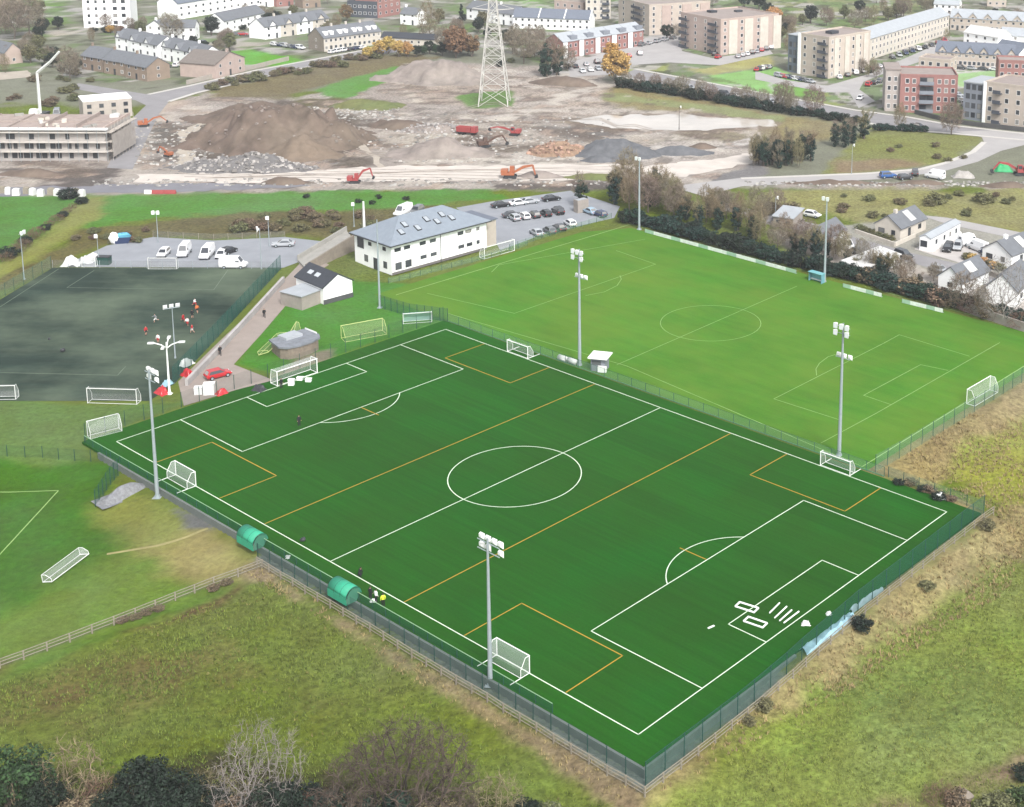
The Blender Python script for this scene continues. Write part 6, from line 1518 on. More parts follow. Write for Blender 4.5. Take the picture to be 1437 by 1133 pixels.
for a in (0.2, 1.8, 3.3, 4.9):
    c_, s_ = math.cos(a), math.sin(a); am.path([(0, 0, 7.6), (c_ * .8, s_ * .8, 8.2), (c_ * 2.0, s_ * 2.0, 8.6)], .09, 6)
am.build('arm', WHITE, arm_root)
for a in (0.2, 1.8, 3.3, 4.9): MB().box(math.cos(a) * 2.3, math.sin(a) * 2.3, 8.55, .9, .45, .22, a).build('lamp', OFFWHITE, arm_root)
floodlight('grey mast standing in the fence beside the players', 246, 503, 9.2, [(9.1, DEL + 2.8, 3, 1)], .12, group=dg)
floodlight('grey mast on the left edge of the dark pitch', 34, 392, 9.6, [(9.5, 0, 2, 1)], .11, group=dg)
floodlight('grey mast behind the parked vans in the left car park', 222, 341, 7.0, [(6.9, -1.5, 2, 1)], .10, group=dg)
floodlight('grey mast beside the white sheets at the far left of the dark pitch', 139, 372, 6.4, [(6.3, -1.5, 1, 1)], .10, group=dg)
floodlight('grey mast at the far right corner of the dark pitch', 367, 378, 8.6, [(8.5, 3.6, 2, 1)], .11, group=dg)
floodlight('grey mast behind the grey car in the left car park', 378, 346, 6.6, [(6.5, -1.5, 1, 1)], .10, group=dg)
floodlight('thin grey lamp post behind the left end of the clubhouse', 497, 318, 5.5, [(5.4, -1.5, 1, 1)], .10, group=dg)
floodlight('slender lamp post in the lane beyond the hedge on the right', 1088, 312, 6.0, [(5.9, 0, 1, 1)], .09, group='street lamps')
floodlight('slender lamp post standing on the green island by the curved road', 1195, 245, 8.0, [(7.9, 0, 1, 1)], .09, group='street lamps')
floodlight('thin post standing in front of the pool', 953, 182, 7.0, [(6.9, 0, 1, 1)], .1, group='street lamps', mt=BARKD)
# ------------------------------------------------------------------ dugouts, boards, shelter
TEAL = mat('green_dugout_shell', S(62, 182, 144), .6, .12, 1.5, spec=.3)
def dugout(label, u, v):
    t = thing('dugout', label, 'dugout', (*UV(u, v), .0), DEL, 'green dugouts on the front touchline')
    L_, r_ = 3.6, 1.15; mb = MB(); vs = []; n = 12
    for x in (-L_ / 2, L_ / 2):
        for k in range(n + 1):
            a = R(12) + (math.pi - R(12)) * k / n
            vs.append((x, -r_ * math.cos(math.pi - a) * .9 * -1, .75 + r_ * math.sin(a) * .95))
    # the shell curls over from the back (outside) to the front edge
    fs = [(k, k + 1, k + n + 2, k + n + 1) for k in range(n)]
    mb.add(vs, fs); o = mb.build('shell', TEAL, t, True); md = o.modifiers.new('t', 'SOLIDIFY'); md.thickness = .06
    w = MB(); w.b2(-L_ / 2, L_ / 2, -1.09, -1.02, .02, .95); w.build('back_panel', TEAL, t)
    for x in (-L_ / 2 - .03, L_ / 2 + .03):
        e = MB(); pts = [(x, .95 * math.cos(a), .75 + 1.05 * math.sin(a)) for a in np.linspace(0.2, math.pi, 12)]
        e.add(pts + [(x, -.95, .05), (x, .3, .05)], [tuple(range(14))]); o2 = e.build('end_panel', mat('clear_end_panel', S(90, 160, 134), .3, 0, trans=.3), t)
    hp = MB()
    for x in (-L_ / 2 + .02, -.6, .6, L_ / 2 - .02):
        pts = [(x, 1.2 * .9 * math.cos(a), .75 + 1.2 * .95 * math.sin(a)) for a in np.linspace(math.pi, R(10), 12)]; hp.path(pts, .035, 5)
    hp.build('frame', DKGREEN, t)
    b = MB(); b.b2(-L_ / 2 + .1, L_ / 2 - .1, -.85, -.4, .42, .48); [b.b2(x, x + .06, -.8, -.45, .02, .419) for x in (-1.5, 0, 1.4)]; b.build('bench', WOOD, t)
    return t
dugout('green barrel roofed dugout, the farther one nearest the stone bank', -11.0, -33.6)
dugout('green barrel roofed dugout, the nearer one with people beside it', 8.0, -33.6)
BOARD = mat('white_board', (.66, .72, .66), .5, .2, 1.2)
def boards(label, a, b, n):
    p, q = G(*a), G(*b); d = q - p; L_ = d.length; t = thing('advertising_boards', label, 'board', (p.x, p.y, -.02), math.atan2(d.y, d.x), 'white boards on the far side of the grass pitch')
    for k in range(n):
        x0, x1 = L_ * k / n, L_ * (k + 1) / n - .06
        mb = MB(); mb.b2(x0, x1, 0, .06, .08, .85); mb.build('board_panel', BOARD if k % 3 else mat('pale_green_board', S(186, 224, 196), .5, .15, 1), t)
    f = MB()
    for k in range(n + 1): f.b2(L_ * k / n - .1, L_ * k / n - .03, .061, .5, .02, .06); f.b2(L_ * k / n - .1, L_ * k / n - .03, .061, .12, .061, .8)
    f.build('support', GALV, t); return t
boards('long row of white boards running from the far corner mast', (905, 327), (1117, 385), 16)
boards('row of white boards right of the blue shelter', (1183, 404), (1237, 418), 5)
boards('short row of white boards nearest the right end of the hedge', (1266, 426), (1323, 440), 5)
bs = thing('team_shelter', 'pale blue team shelter at the foot of the far side mast', 'shelter', G(1135, 394), angpx((1135, 394), (1156, 400)))
M_bl = mat('pale_blue_sheet', S(132, 200, 206), .5, .1, 1)
MB().b2(0, 3.2, .9, 1.0, 0, 1.9).build('back_panel', M_bl, bs); MB().b2(-.1, 3.3, -.3, 1.1, 1.9, 2.0).build('roof', M_bl, bs)
for x in (0, 3.12): MB().b2(x, x + .08, -.1, .899, 0, 1.9).build('end_panel', mat('shelter_end', S(120, 176, 190), .5, .1, 1), bs)
MB().b2(.1, 3.1, .35, .8, .42, .5).build('bench', WHITE, bs)
# crumpled pale blue covers and spare frames by the right end fence
def cover(label, u0, v0, u1, v1, h, mt, seed, name='folded_cover', cat='cover'):
    n, m_ = 40, 9; rd_ = random.Random(seed)
    U, V = np.meshgrid(np.linspace(u0, u1, m_), np.linspace(v0, v1, n))
    Z = .05 + h * fbm(U * 1.7 + seed, V * 1.1, seed, 4) * (1 - np.abs(np.linspace(-1, 1, m_))[None] ** 3)
    X = CD * (U - 136.9863) - SDL * (V + 121.6144); Y = SDL * (U - 136.9863) + CD * (V + 121.6144)
    x0, y0 = X.mean(), Y.mean()
    gz = np.array([[TZ(a, b) for a, b in zip(r0_, r1_)] for r0_, r1_ in zip(X, Y)])
    me = grid_mesh(name, X - x0, Y - y0, Z + np.maximum(gz, -.9)); me.materials.append(mt)
    return tag(link(name, me, None, (x0, y0, 0)), label, cat)
cover('crumpled pale blue plastic cover against the right end fence', 55.15, -8.0, 56.3, 1.5, 1.1, mat('pale_blue_plastic', S(176, 218, 234), .4, .2, 1.2), 3)
cover('pale blue white cover heaped farther along the right end fence', 55.0, 2.0, 55.5, 8.6, 1.0, mat('pale_plastic', S(190, 216, 226), .4, .2, 1.2), 5)
def bag(label, px, py, s_, mt=None, name='white_bag', cat='bag', group=None, n=3, seed=0):
    p = G(px, py); rd_ = random.Random(seed + int(px)); mb = MB()
    mb.ball((0, 0, s_ * .42), s_ * .6, s_ * .5, s_ * .48, 10, 7, .12, rd_)
    mb.ball((s_ * .25, s_ * .1, s_ * .75), s_ * .28, s_ * .25, s_ * .22, 8, 5, .15, rd_)
    return tag(mb.build(name, mt or WHITE, None, True, loc=(p.x, p.y, p.z)), label, cat, group)
mk = MB(); mk.b2(-.45, .45, -.11, .11, 0, .12); mk.b2(-.4, .4, -.08, .08, .121, .16)
tag(mk.build('marker_block', WHITE, None, loc=G(998, 881), rz=.7), 'small white marker standing on the penalty area turf', 'marker')
for k, (px_, py_, lb) in enumerate(((409, 541, 'left'), (421, 534, 'middle'), (433, 536, 'right'))):
    p = G(px_, py_); mb = MB(); mb.b2(-.45, .45, -.3, .3, .02, 1.0 if k == 0 else .5); mb.b2(-.5, .5, -.35, .35, 1.001 if k == 0 else .501, 1.08 if k == 0 else .58)
    tag(mb.build('equipment_box', WHITE, None, loc=p), 'white box in front of the full size goal, %s of three' % lb, 'box', 'boxes by the full size goal')
for k, (a, h, lb) in enumerate((((790, 507), .9, 'left'), ((803, 511), .8, 'right'))):
    p = G(*a); mb = MB(); d = Vector((math.cos(DEL), math.sin(DEL), 0)); mb.tube(-d * .95, d * .95, .45, .45, 12); mb.tube(-d * .99, -d * .955, .2, .2, 8)
    tag(mb.build('rolled_cover', OFFWHITE, None, True, loc=(p.x, p.y, .46)), 'white rolled cover beside the hut mast, the %s one' % lb, 'roll', 'white rolls by the hut')
def crumple(label, px, py, w, d, h, mt, name, cat, seed=1, rz=0.0):
    p = G(px, py); X, Y = np.meshgrid(np.linspace(-1, 1, 18), np.linspace(-1, 1, 14)); q = np.maximum(np.abs(X), np.abs(Y)) + (fbm(X * 2 + seed, Y * 2, seed, 3) - .5) * .5
    Z = h * (1 - sstep(.35, 1.0, q)) * (.55 + .9 * fbm(X * 3 + seed * 3, Y * 3, seed + 9, 4)) + .02; e = .18 * (fbm(X * 2, Y * 2 + seed, 5, 2) - .5)
    me = grid_mesh(name, (X + e) * w / 2, (Y - e) * d / 2, Z); me.materials.append(mt)
    return tag(link(name, me, None, (p.x, p.y, p.z), rz), label, cat)
for lb, x, y, w_, h_ in (('white kit bag on the turf edge near the right corner', 1319, 699, 1.9, 1.0), ('white bag on the turf edge beside the pale blue cover, the nearer one', 1131, 877, 1.3, .6), ('white bag against the fence above the pale blue cover', 1163, 863, .9, .5), ('small white kit bag behind the farther dugout', 404, 783, 1.4, .7), ('pale bundle beside the people at the nearer dugout', 524, 845, 1.0, .5)):
    crumple(lb, x, y, w_ * .9, w_ * .6, h_ * .7, OFFWHITE, 'white_bag', 'bag', int(x), x * .3)
# gear at the top of the concrete path
for label, px_, py_, dims, mt in (('white storage box standing on the path end', 294, 553, (1.6, 1.2, 1.7), WHITE), ('low white box left of the tall white one on the path end', 279, 553, (1.2, 1.0, 1.1), OFFWHITE)):
    p = G(px_, py_); mb = MB(); mb.b2(-dims[0] / 2, dims[0] / 2, -dims[1] / 2, dims[1] / 2, 0, dims[2]); mb.b2(-dims[0] / 2 - .05, dims[0] / 2 + .05, -dims[1] / 2 - .05, dims[1] / 2 + .05, dims[2] + .001, dims[2] + .1)
    tag(mb.build('storage_box', mt, None, loc=p, rz=.2), label, 'box')
REDM = PM['red']
for label, px_, py_, s_, mt in (('red sheet bundle at the foot of the white armed mast', 228, 552, 1.4, REDM), ('red bundle by the path wall end', 264, 527, 1.5, REDM), ('red bundle right of the white boxes', 311, 553, 1.2, REDM), ('white sheet bundle on the path wall', 262, 512, 1.4, WHITE), ('pale bundle hanging at the mast foot', 235, 540, 1.1, mat('pale_blue_plastic', S(160, 204, 220), .4, .2, 1.2)), ('dark bundle beside the left post of the full size goal', 363, 548, 1.3, DARK)):
    crumple(label, px_, py_, s_ * 1.7, s_ * 1.2, s_ * .65, mt, 'bundle', 'bundle', int(px_), px_ * .7)
# ------------------------------------------------------------------ cars and vans
cl = 'vehicles in the left car park'
car('hatch', 'white', 230, 359, (222, 366), 'white hatchback left of the tall white van', cl)
car('van', 'white', 259, 358, (252, 367), 'tall white van in the left car park', cl)
car('van', 'white', 291, 361, (284, 368), 'white van right of the tall one', cl)
car('hatch', 'white', 311, 361, (305, 368), 'white car close beside the second van', cl)
car('hatch', 'black', 321, 356, (330, 352), 'black car half hidden behind the white car', cl)
car('saloon', 'silver', 398, 346, (370, 347), 'silver saloon near the ramp to the clubhouse', cl)
car('van', 'white', 328, 376, (350, 376), 'white van roof showing behind the dark pitch fence', cl)
car('hatch', 'red', 306, 530, (322, 526), 'red car parked on the path beside the artificial pitch', None)
cr = 'cars in the clubhouse car park'
for k, (x, y, pt, lb) in enumerate(((753, 330, 'silver', 'silver car, leftmost of the row nearest the grass pitch'), (771, 327, 'grey', 'grey car, second in the row nearest the grass pitch'), (785, 323, 'dark grey', 'dark grey car, third in the row nearest the grass pitch'), (800, 317, 'white', 'white car, rightmost of the row nearest the grass pitch'))):
    car('hatch' if k % 2 else 'saloon', pt, x, y, (x - 14, y - 9), lb, cr)
for k, (x, y, pt, lb) in enumerate(((722, 309, 'silver', 'silver car at the left end of the middle row'), (736, 307, 'white', 'white car, second of the middle row'), (750, 305, 'dark grey', 'dark grey car, third of the middle row'), (766, 303, 'black', 'black car, fourth of the middle row'), (783, 300, 'black', 'black car at the right end of the middle row'))):
    car('suv' if k == 4 else 'hatch', pt, x, y, (x - 12, y - 8), lb, cr)
for k, (x, y, pt, lb) in enumerate(((703, 291, 'black', 'black car by the clubhouse roof end'), (728, 288, 'white', 'white car, left of the back row'), (743, 286, 'silver', 'silver car, middle of the back row'), (774, 282, 'black', 'black car, right of the back row'), (719, 305, 'dark grey', 'dark grey car at the clubhouse wing'))):
    car('saloon', pt, x, y, (x + 16, y - 2), lb, cr)
car('saloon', 'pale blue', 828, 300, (818, 296), 'pale blue car beside the grey pillar and hedge', cr); car('hatch', 'dark blue', 842, 304, (832, 300), 'dark blue car nearest the hedge corner', cr)
car('van', 'white', 566, 302, (556, 306), 'white van roof behind the clubhouse ridge', cr); car('suv', 'grey', 585, 300, (577, 305), 'grey jeep behind the clubhouse ridge', cr)
gp = B('gate_pillar', 'grey rendered box pillar at the corner of the clubhouse car park', (811, 300), (826, 297), 1.8, 3.0, W_block, 'pillar'); gp.flat(R_pale, 0)
rg = 'cars by the dug up road'
car('suv', 'blue', 1246, 250, (1262, 249), 'blue grey car beside the muddy ridge', rg); car('van', 'white', 1312, 251, (1296, 248), 'white van by the curved road and mud', rg)
car('suv', 'dark grey', 1284, 246, (1284, 242), 'dark grey jeep left of the white van', rg); car('hatch', 'dark grey', 1270, 252, (1280, 251), 'dark car behind the blue grey one', rg)
car('suv', 'silver', 1344, 350, (1341, 356), 'silver jeep beside the white mobile home', None); car('van', 'white', 1358, 343, (1366, 341), 'white pickup like van behind the silver jeep', None)
car('hatch', 'white', 1140, 305, (1150, 307), 'white car in the lane yard beyond the hedge', None); car('hatch', 'silver', 1096, 308, (1110, 306), 'silver car parked left in the lane yard', None)
car('saloon', 'dark grey', 1289, 180, (1302, 182), 'dark saloon driving on the avenue', None, 'car'); car('hatch', 'white', 1207, 140, (1200, 146), 'white car leaving the junction near the glazed corner block', None, 'car')
yg = 'vehicles in the yards beyond the hedge'
for k, (kd, pt, x, y, hd, lb) in enumerate((('hatch', 'black', 1116, 312, (1128, 314), 'black car behind the low grey yard shed'), ('saloon', 'white', 1172, 322, (1184, 326), 'white saloon in the lane near the small white house'), ('van', 'white', 1186, 350, (1198, 355), 'white van in the yard by the long white shed'), ('hatch', 'grey', 1206, 358, (1218, 362), 'grey car in the yard beside the white van'), ('suv', 'dark grey', 1268, 362, (1280, 366), 'dark grey jeep on the lane before the mobile home'), ('saloon', 'silver', 1318, 382, (1330, 386), 'silver saloon on the lane under the right bungalow'),
                                              ('van', 'white', 1372, 352, (1362, 348), 'white van at the back of the concrete yard'), ('hatch', 'dark blue', 1388, 360, (1398, 364), 'dark blue car beside the right bungalow'), ('suv', 'black', 1330, 352, (1326, 358), 'black jeep left of the silver one by the mobile home'), ('saloon', 'white', 1428, 412, (1437, 416), 'white saloon in front of the right hand white house'), ('hatch', 'silver', 1400, 402, (1410, 398), 'silver car between the low house and the right bungalow'))):
    car(kd, pt, x, y, hd, lb, yg)
tg = 'cars parked in the town'
COLS = ['white', 'silver', 'dark grey', 'black', 'grey', 'dark blue', 'silver', 'white', 'red']
crnd = random.Random(8)
def carrow(n, a, b, face, where, kind=None):
    ords = ['first', 'second', 'third', 'fourth', 'fifth', 'sixth', 'seventh', 'eighth', 'ninth', 'tenth', 'eleventh', 'twelfth']
    for k in range(n):
        t = (k + .5) / n; x, y = a[0] + (b[0] - a[0]) * t, a[1] + (b[1] - a[1]) * t; pt = crnd.choice(COLS)
        car(kind or crnd.choice(('hatch', 'saloon', 'suv')), pt, x, y, (x + face[0], y + face[1]), '%s car, %s from the left %s' % (pt, ords[k], where), tg)
carrow(7, (800, 97), (905, 76), (-8, -7), 'in the row before the red brick terrace')
carrow(6, (812, 103), (878, 92), (8, 6), 'in the front row below the red brick terrace')
carrow(5, (895, 66), (950, 54), (12, -4), 'along the kerb by the buff block')
carrow(8, (1032, 82), (1085, 68), (-5, -6), 'along the side of the pink brick apartments')
carrow(6, (1172, 112), (1240, 94), (-7, -6), 'beside the glazed corner block')
carrow(9, (1248, 84), (1330, 58), (8, 5), 'in front of the long cream terrace')
carrow(7, (1090, 108), (1140, 117), (14, 3), 'on the road under the glazed corner block')
carrow(8, (960, 124), (1090, 147), (14, 3), 'along the avenue hedge')
carrow(5, (1340, 97), (1420, 101), (10, 1), 'before the nearer gabled row')
carrow(4, (1342, 133), (1360, 152), (10, 2), 'between the red brick and grey blocks')
carrow(5, (1060, 100), (1082, 96), (4, -4), 'beside the lawn edge parking')
carrow(6, (382, 64), (425, 70), (12, 2), 'below the stepped cream terrace')
carrow(6, (462, 76), (512, 68), (12, -3), 'under the dormer terrace')
carrow(5, (150, 78), (162, 92), (6, 2), 'at the left end of the white estate row')
carrow(6, (212, 100), (300, 86), (10, -4), 'between the white trio and the pink gabled house')
carrow(7, (1345, 82), (1425, 86), (10, 2), 'behind the nearer gabled row')
carrow(6, (985, 60), (1010, 84), (6, -3), 'left of the pink brick apartments')
carrow(5, (1215, 122), (1255, 110), (8, -6), 'on the estate road by the red brick tower')
carrow(3, (318, 50), (345, 50), (12, 0), 'below the white two storey row')
car('saloon', 'red', 362, 53, (374, 53), 'red car behind the green at the terrace end', tg); car('hatch', 'grey', 286, 62, (296, 64), 'grey car near the white house and evergreen', tg)
# ------------------------------------------------------------------ building machines
ORG = mat('machine_orange', (.34, .12, .06), .5, .12, 1.5); MRED = mat('machine_red', (.30, .06, .06), .5, .12, 1.5); MYEL = mat('machine_yellow', (.50, .30, .05), .5, .12, 1.5)
def excavator(label, px_, py_, rz, body, s_=1.0, boom=(45, -50), arm=None, name='excavator'):
    t = thing(name, label, 'excavator', G(px_, py_), rz); t.scale = (s_, s_, s_)
    for y in (-1.15, 1.15):
        o = [(-1.9, .35), (-1.6, .05), (1.6, .05), (1.9, .35), (1.6, .85), (-1.6, .85)]
        MB().add([(x, yy, z) for yy in (y - .28, y + .28) for x, z in o], [(0, 1, 2, 3, 4, 5), (11, 10, 9, 8, 7, 6)] + [(k + 6, (k + 1) % 6 + 6, (k + 1) % 6, k) for k in range(6)]).build('track', DARK, t)
    MB().b2(-.8, .8, -.86, .86, .4, 1.0).build('undercarriage', DARK, t)
    MB().b2(-2.4, 1.2, -1.3, 1.3, 1.05, 1.55).b2(-2.5, -.6, -1.25, 1.25, 1.551, 2.5).build('body', body, t)
    c = MB().box(.5, .75, 2.4, 1.5, 1.0, 1.69, 0, .85, .95).build('cab', body, t)
    g = MB(); g.b2(1.13, 1.22, .35, 1.15, 2.0, 3.0); g.b2(-.05, 1.0, 1.215, 1.25, 2.1, 3.0); g.build('cab_window', GLASS, c)
    a = R(boom[0]); p1 = Vector((1.0, -.3, 1.7)); p2 = p1 + Vector((math.cos(a), 0, math.sin(a))) * 3.2; p3 = p2 + Vector((math.cos(a * .35), 0, math.sin(a * .35))) * 2.6
    def beam(p, q, w0, w1):
        d = (q - p).normalized(); n = Vector((-d.z, 0, d.x)); vs = []
        for pp, w in ((p, w0), (q, w1)):
            for yy, s2 in ((-.22, -1), (.22, -1), (.22, 1), (-.22, 1)): vs.append(pp + n * w * s2 + Vector((0, yy, 0)))
        return vs, [(0, 1, 2, 3), (7, 6, 5, 4), (0, 4, 5, 1), (1, 5, 6, 2), (2, 6, 7, 3), (3, 7, 4, 0)]
    MB().add(*beam(p1, p2, .3, .36)).add(*beam(p2, p3, .36, .24)).build('boom', body, t)
    b = R(boom[1]); p4 = p3 + Vector((math.cos(b), 0, math.sin(b))) * 2.9; MB().add(*beam(p3, p4, .26, .16)).build('arm', arm or body, t)
    k = MB(); o = [(0, .2), (.5, .1), (.75, -.5), (.35, -1.05), (-.35, -.9), (-.1, -.4)]
    k.add([(p4.x + x, p4.y + yy, p4.z + z) for yy in (-.55, .55) for x, z in o], [(0, 1, 2, 3, 4, 5), (11, 10, 9, 8, 7, 6)] + [(q + 6, (q + 1) % 6 + 6, (q + 1) % 6, q) for q in range(6)]); k.build('bucket', DARK, t)
    return t
excavator('orange red excavator with raised bent boom on the near side of the haul road', 498, 257, R(8), MRED, .72, (55, -75))
excavator('orange excavator on the near side of the haul road above the clubhouse cars', 716, 250, R(4), ORG, .9, (30, -75))
excavator('red excavator with long low boom right of the red truck', 722, 190, R(176), MRED, .75, (18, -12))
excavator('small dark digger in the middle of the site rubble', 680, 207, R(30), mat('machine_dark', S(110, 88, 78), .6, .15, 1.5), .8, (30, -60))
excavator('small orange digger beside the unfinished building', 203, 178, R(20), ORG, .7, (35, -40)); excavator('small orange digger on the stony ground left of the loop track', 236, 220, R(150), ORG, .55, (35, -60))
excavator('red machine at the right end of the dug up road', 1432, 246, R(185), MRED, .9, (30, -50))
# red tipper truck
tr_ = thing('tipper_truck', 'red tipper truck standing among the site rubble', 'truck', G(656, 189), R(-14)); tr_.scale = (.85, .85, .85)
for x in (-2.4, -1.2, 2.4):
    for y in (-1.0, 1.0): MB().tube((x, y - .17, .5), (x, y + .17, .5), .5, .5, 12).build('wheel', BLACK, tr_)
MB().b2(-3.4, 3.4, -.55, .55, .6, .95).build('chassis', DARK, tr_)
cbm = MB().box(2.6, 0, 1.96, 1.8, 2.3, 2.0, 0, .9, .94).build('cab', MRED, tr_); MB().add([(3.45, -.9, 2.0), (3.45, .9, 2.0), (3.42, .85, 2.75), (3.42, -.85, 2.75)], [(0, 1, 2, 3)]).build('windscreen', GLASS, cbm)
bd = MB(); bd.add([(-3.5, -1.1, 1.0), (1.5, -1.1, 1.0), (1.5, 1.1, 1.0), (-3.5, 1.1, 1.0), (-3.6, -1.25, 2.7), (1.6, -1.25, 2.7), (1.6, 1.25, 2.7), (-3.6, 1.25, 2.7), (-3.45, -1.1, 2.7), (1.45, -1.1, 2.7), (1.45, 1.1, 2.7), (-3.45, 1.1, 2.7), (-3.3, -1, 1.9), (1.3, -1, 1.9), (1.3, 1, 1.9), (-3.3, 1, 1.9)],
     [(3, 2, 1, 0), (0, 1, 5, 4), (1, 2, 6, 5), (2, 3, 7, 6), (3, 0, 4, 7), (4, 5, 9, 8), (5, 6, 10, 9), (6, 7, 11, 10), (7, 4, 8, 11), (8, 9, 13, 12), (9, 10, 14, 13), (10, 11, 15, 14), (11, 8, 12, 15), (12, 13, 14, 15)]); bd.build('tipper_body', MRED, tr_)
# mobile crane behind the unfinished building
cp = G(57, 166); ck = thing('mobile_crane', 'white mobile crane with a tall mast and bent jib behind the unfinished building', 'crane', cp)
MB().b2(-1.2, 1.2, -3.5, 3.5, .9, 1.5).build('chassis', DARK, ck)
for y in (-2.6, -1.3, 2.4):
    for x in (-1.1, 1.1): MB().tube((x - .17, y, .5), (x + .17, y, .5), .5, .5, 12).build('wheel', BLACK, ck)
MB().box(0, -3.0, 2.4, 2.3, 1.8, 1.8, 0, .95, .85).build('cab', WHITE, ck)
hm_ = 13.5; MB().tube((0, 0, 1.5), (0, 0, hm_), .5, .42, 4).build('mast', OFFWHITE, ck); jb = MB(); jb.tube((0, 0, hm_), (4.2, 0, hm_ + 3.4), .42, .36, 4); jb.tube((4.2, 0, hm_ + 3.4), (7.0, 0, hm_ + 6.4), .36, .3, 4); jb.build('jib', OFFWHITE, ck)
car('van', 'white', 46, 166, (44, 172), 'white van left of the mobile crane', None); car('van', 'grey', 80, 164, (78, 170), 'grey van right of the mobile crane', None)
# pylon
pp = G(694, 146); py_ = thing('pylon', 'white lattice electricity pylon on the grassy patch', 'pylon', pp, R(5))
base_w, wa, wb, H1, HT = 4.6, 4.6, 1.5, 26.0, 40.0
def pw_(z): return 4.6 + (1.35 - 4.6) * min(1, z / 30.0) if z < 30 else 1.35 - .7 * (z - 30) / 10
PYM = mat('pale_lattice_steel', S(222, 220, 214), .5, .05, 1)
lv = [0, 5.5, 10.5, 15, 19, 22.5, 25.5, 28, 30, 33, 36, 40]
for c1_, c2_ in ((1, 1), (1, -1), (-1, -1), (-1, 1)):
    MB().path([(c1_ * pw_(z), c2_ * pw_(z), z) for z in lv], .16, 5).build('leg', PYM, py_)
bm_ = MB()
for a, b in zip(lv, lv[1:]):
    for q in range(4):
        cs = [(1, 1), (1, -1), (-1, -1), (-1, 1)]; c_, d_ = cs[q], cs[(q + 1) % 4]
        def P_(c, z): return (c[0] * pw_(z), c[1] * pw_(z), z)
        bm_.tube(P_(c_, a), P_(d_, b), .085, .085, 4, False); bm_.tube(P_(d_, a), P_(c_, b), .085, .085, 4, False); bm_.tube(P_(c_, b), P_(d_, b), .08, .08, 4, False)
bm_.build('bracing', PYM, py_)
for z, w in ((30, 6.5), (34, 5.5), (38, 4.5)):
    ar = MB()
    for s_ in (-1, 1):
        for y in (-.9, .9): ar.tube((s_ * pw_(z), y * pw_(z) * .6, z), (s_ * w, 0, z + .4), .1, .07, 4)
        ar.tube((s_ * pw_(z + 2), 0, z + 2), (s_ * w, 0, z + .4), .09, .06, 4)
    ar.build('crossarm', PYM, py_)
# bulk bags, barriers, skips
for k in range(11):
    x = -4 + k * 11.5 + (3 if k % 3 == 0 else 0)
    p = G(x + 4, 271 + (k % 3) * 1.2 + k * .35); mb = MB(); r_ = random.Random(k)
    mb.box(0, 0, .75, 1.3 + r_.uniform(-.2, .35), 1.2, 1.5, r_.uniform(-.3, .3), .9, .88); mb.ball((0, 0, 1.5), .7, .55, .25, 8, 5, .1, r_)
    tag(mb.build('bulk_bag', OFFWHITE if k % 3 else WOOD, None, loc=p), 'white bulk bag in the line along the field edge at the left', 'bulk bag', 'white bulk bags along the far edge of the left field')
for k in range(5):
    p = G(208 + k * 8.5, 272); mb = MB(); mb.add([(x, y, z) for x in (-.85, .85) for y, z in ((-.3, 0), (.3, 0), (.3, .2), (.1, .9), (-.1, .9), (-.3, .2))], [(0, 1, 2, 3, 4, 5), (11, 10, 9, 8, 7, 6)] + [(q + 6, (q + 1) % 6 + 6, (q + 1) % 6, q) for q in range(6)])
    tag(mb.build('road_barrier', MRED if k else WHITE, None, loc=p), 'white road barrier at the left end of the short red line' if k == 0 else 'red road barrier in the short line at the field edge', 'barrier', None if k == 0 else 'red road barriers')
sk_ = thing('skip', 'open skip heaped with pale blue and white sheets in the left car park', 'skip', G(172, 341), .3)
MB().add([(-1.2, -.8, 0), (1.2, -.8, 0), (1.2, .8, 0), (-1.2, .8, 0), (-1.8, -.9, 1.4), (1.8, -.9, 1.4), (1.8, .9, 1.4), (-1.8, .9, 1.4)], [(3, 2, 1, 0), (0, 1, 5, 4), (1, 2, 6, 5), (2, 3, 7, 6), (3, 0, 4, 7)]).build('body', PM['dark blue'], sk_)
MB().ball((0, 0, 1.4), 1.6, .8, .8, 10, 6, .2, random.Random(3)).build('sheets', mat('blue_sheets', S(110, 190, 220), .5, .2, 1), sk_); MB().ball((-1.6, -.4, 1.3), 1.0, .8, 1.2, 10, 6, .15, random.Random(5)).build('white_sheet', WHITE, sk_)
cn = thing('container', 'dark green container beside the white sheets at the far left of the dark pitch', 'container', G(146, 371)); MB().b2(-1.3, 1.3, -.7, .7, .05, 1.6).build('body', DKGREEN, cn); MB().b2(-1.35, 1.35, -.75, .75, 1.601, 1.7).build('lid', DARK, cn)
for lb, x, y, s_ in (('white sheet heap at the far left corner of the dark pitch', 101, 372, 3.2), ('white sheet heap behind the small white goal', 123, 368, 2.4), ('white sheet heap on the rough left of the skip', 130, 362, 1.8)): crumple(lb, x, y, s_ * 1.15, s_ * .9, s_ * .5, OFFWHITE, 'sheet_heap', 'heap', int(x))
crumple('green tarpaulin heap at the right end of the dug up road', 1408, 240, 5, 3, 1.8, mat('green_tarpaulin', S(60, 190, 120), .5, .1, 1), 'tarpaulin_heap', 'heap', 3); crumple('pale stone pile beside the green tarpaulin', 1352, 249, 6, 3, 1.5, M_rub, 'stone_pile', 'heap', 4)
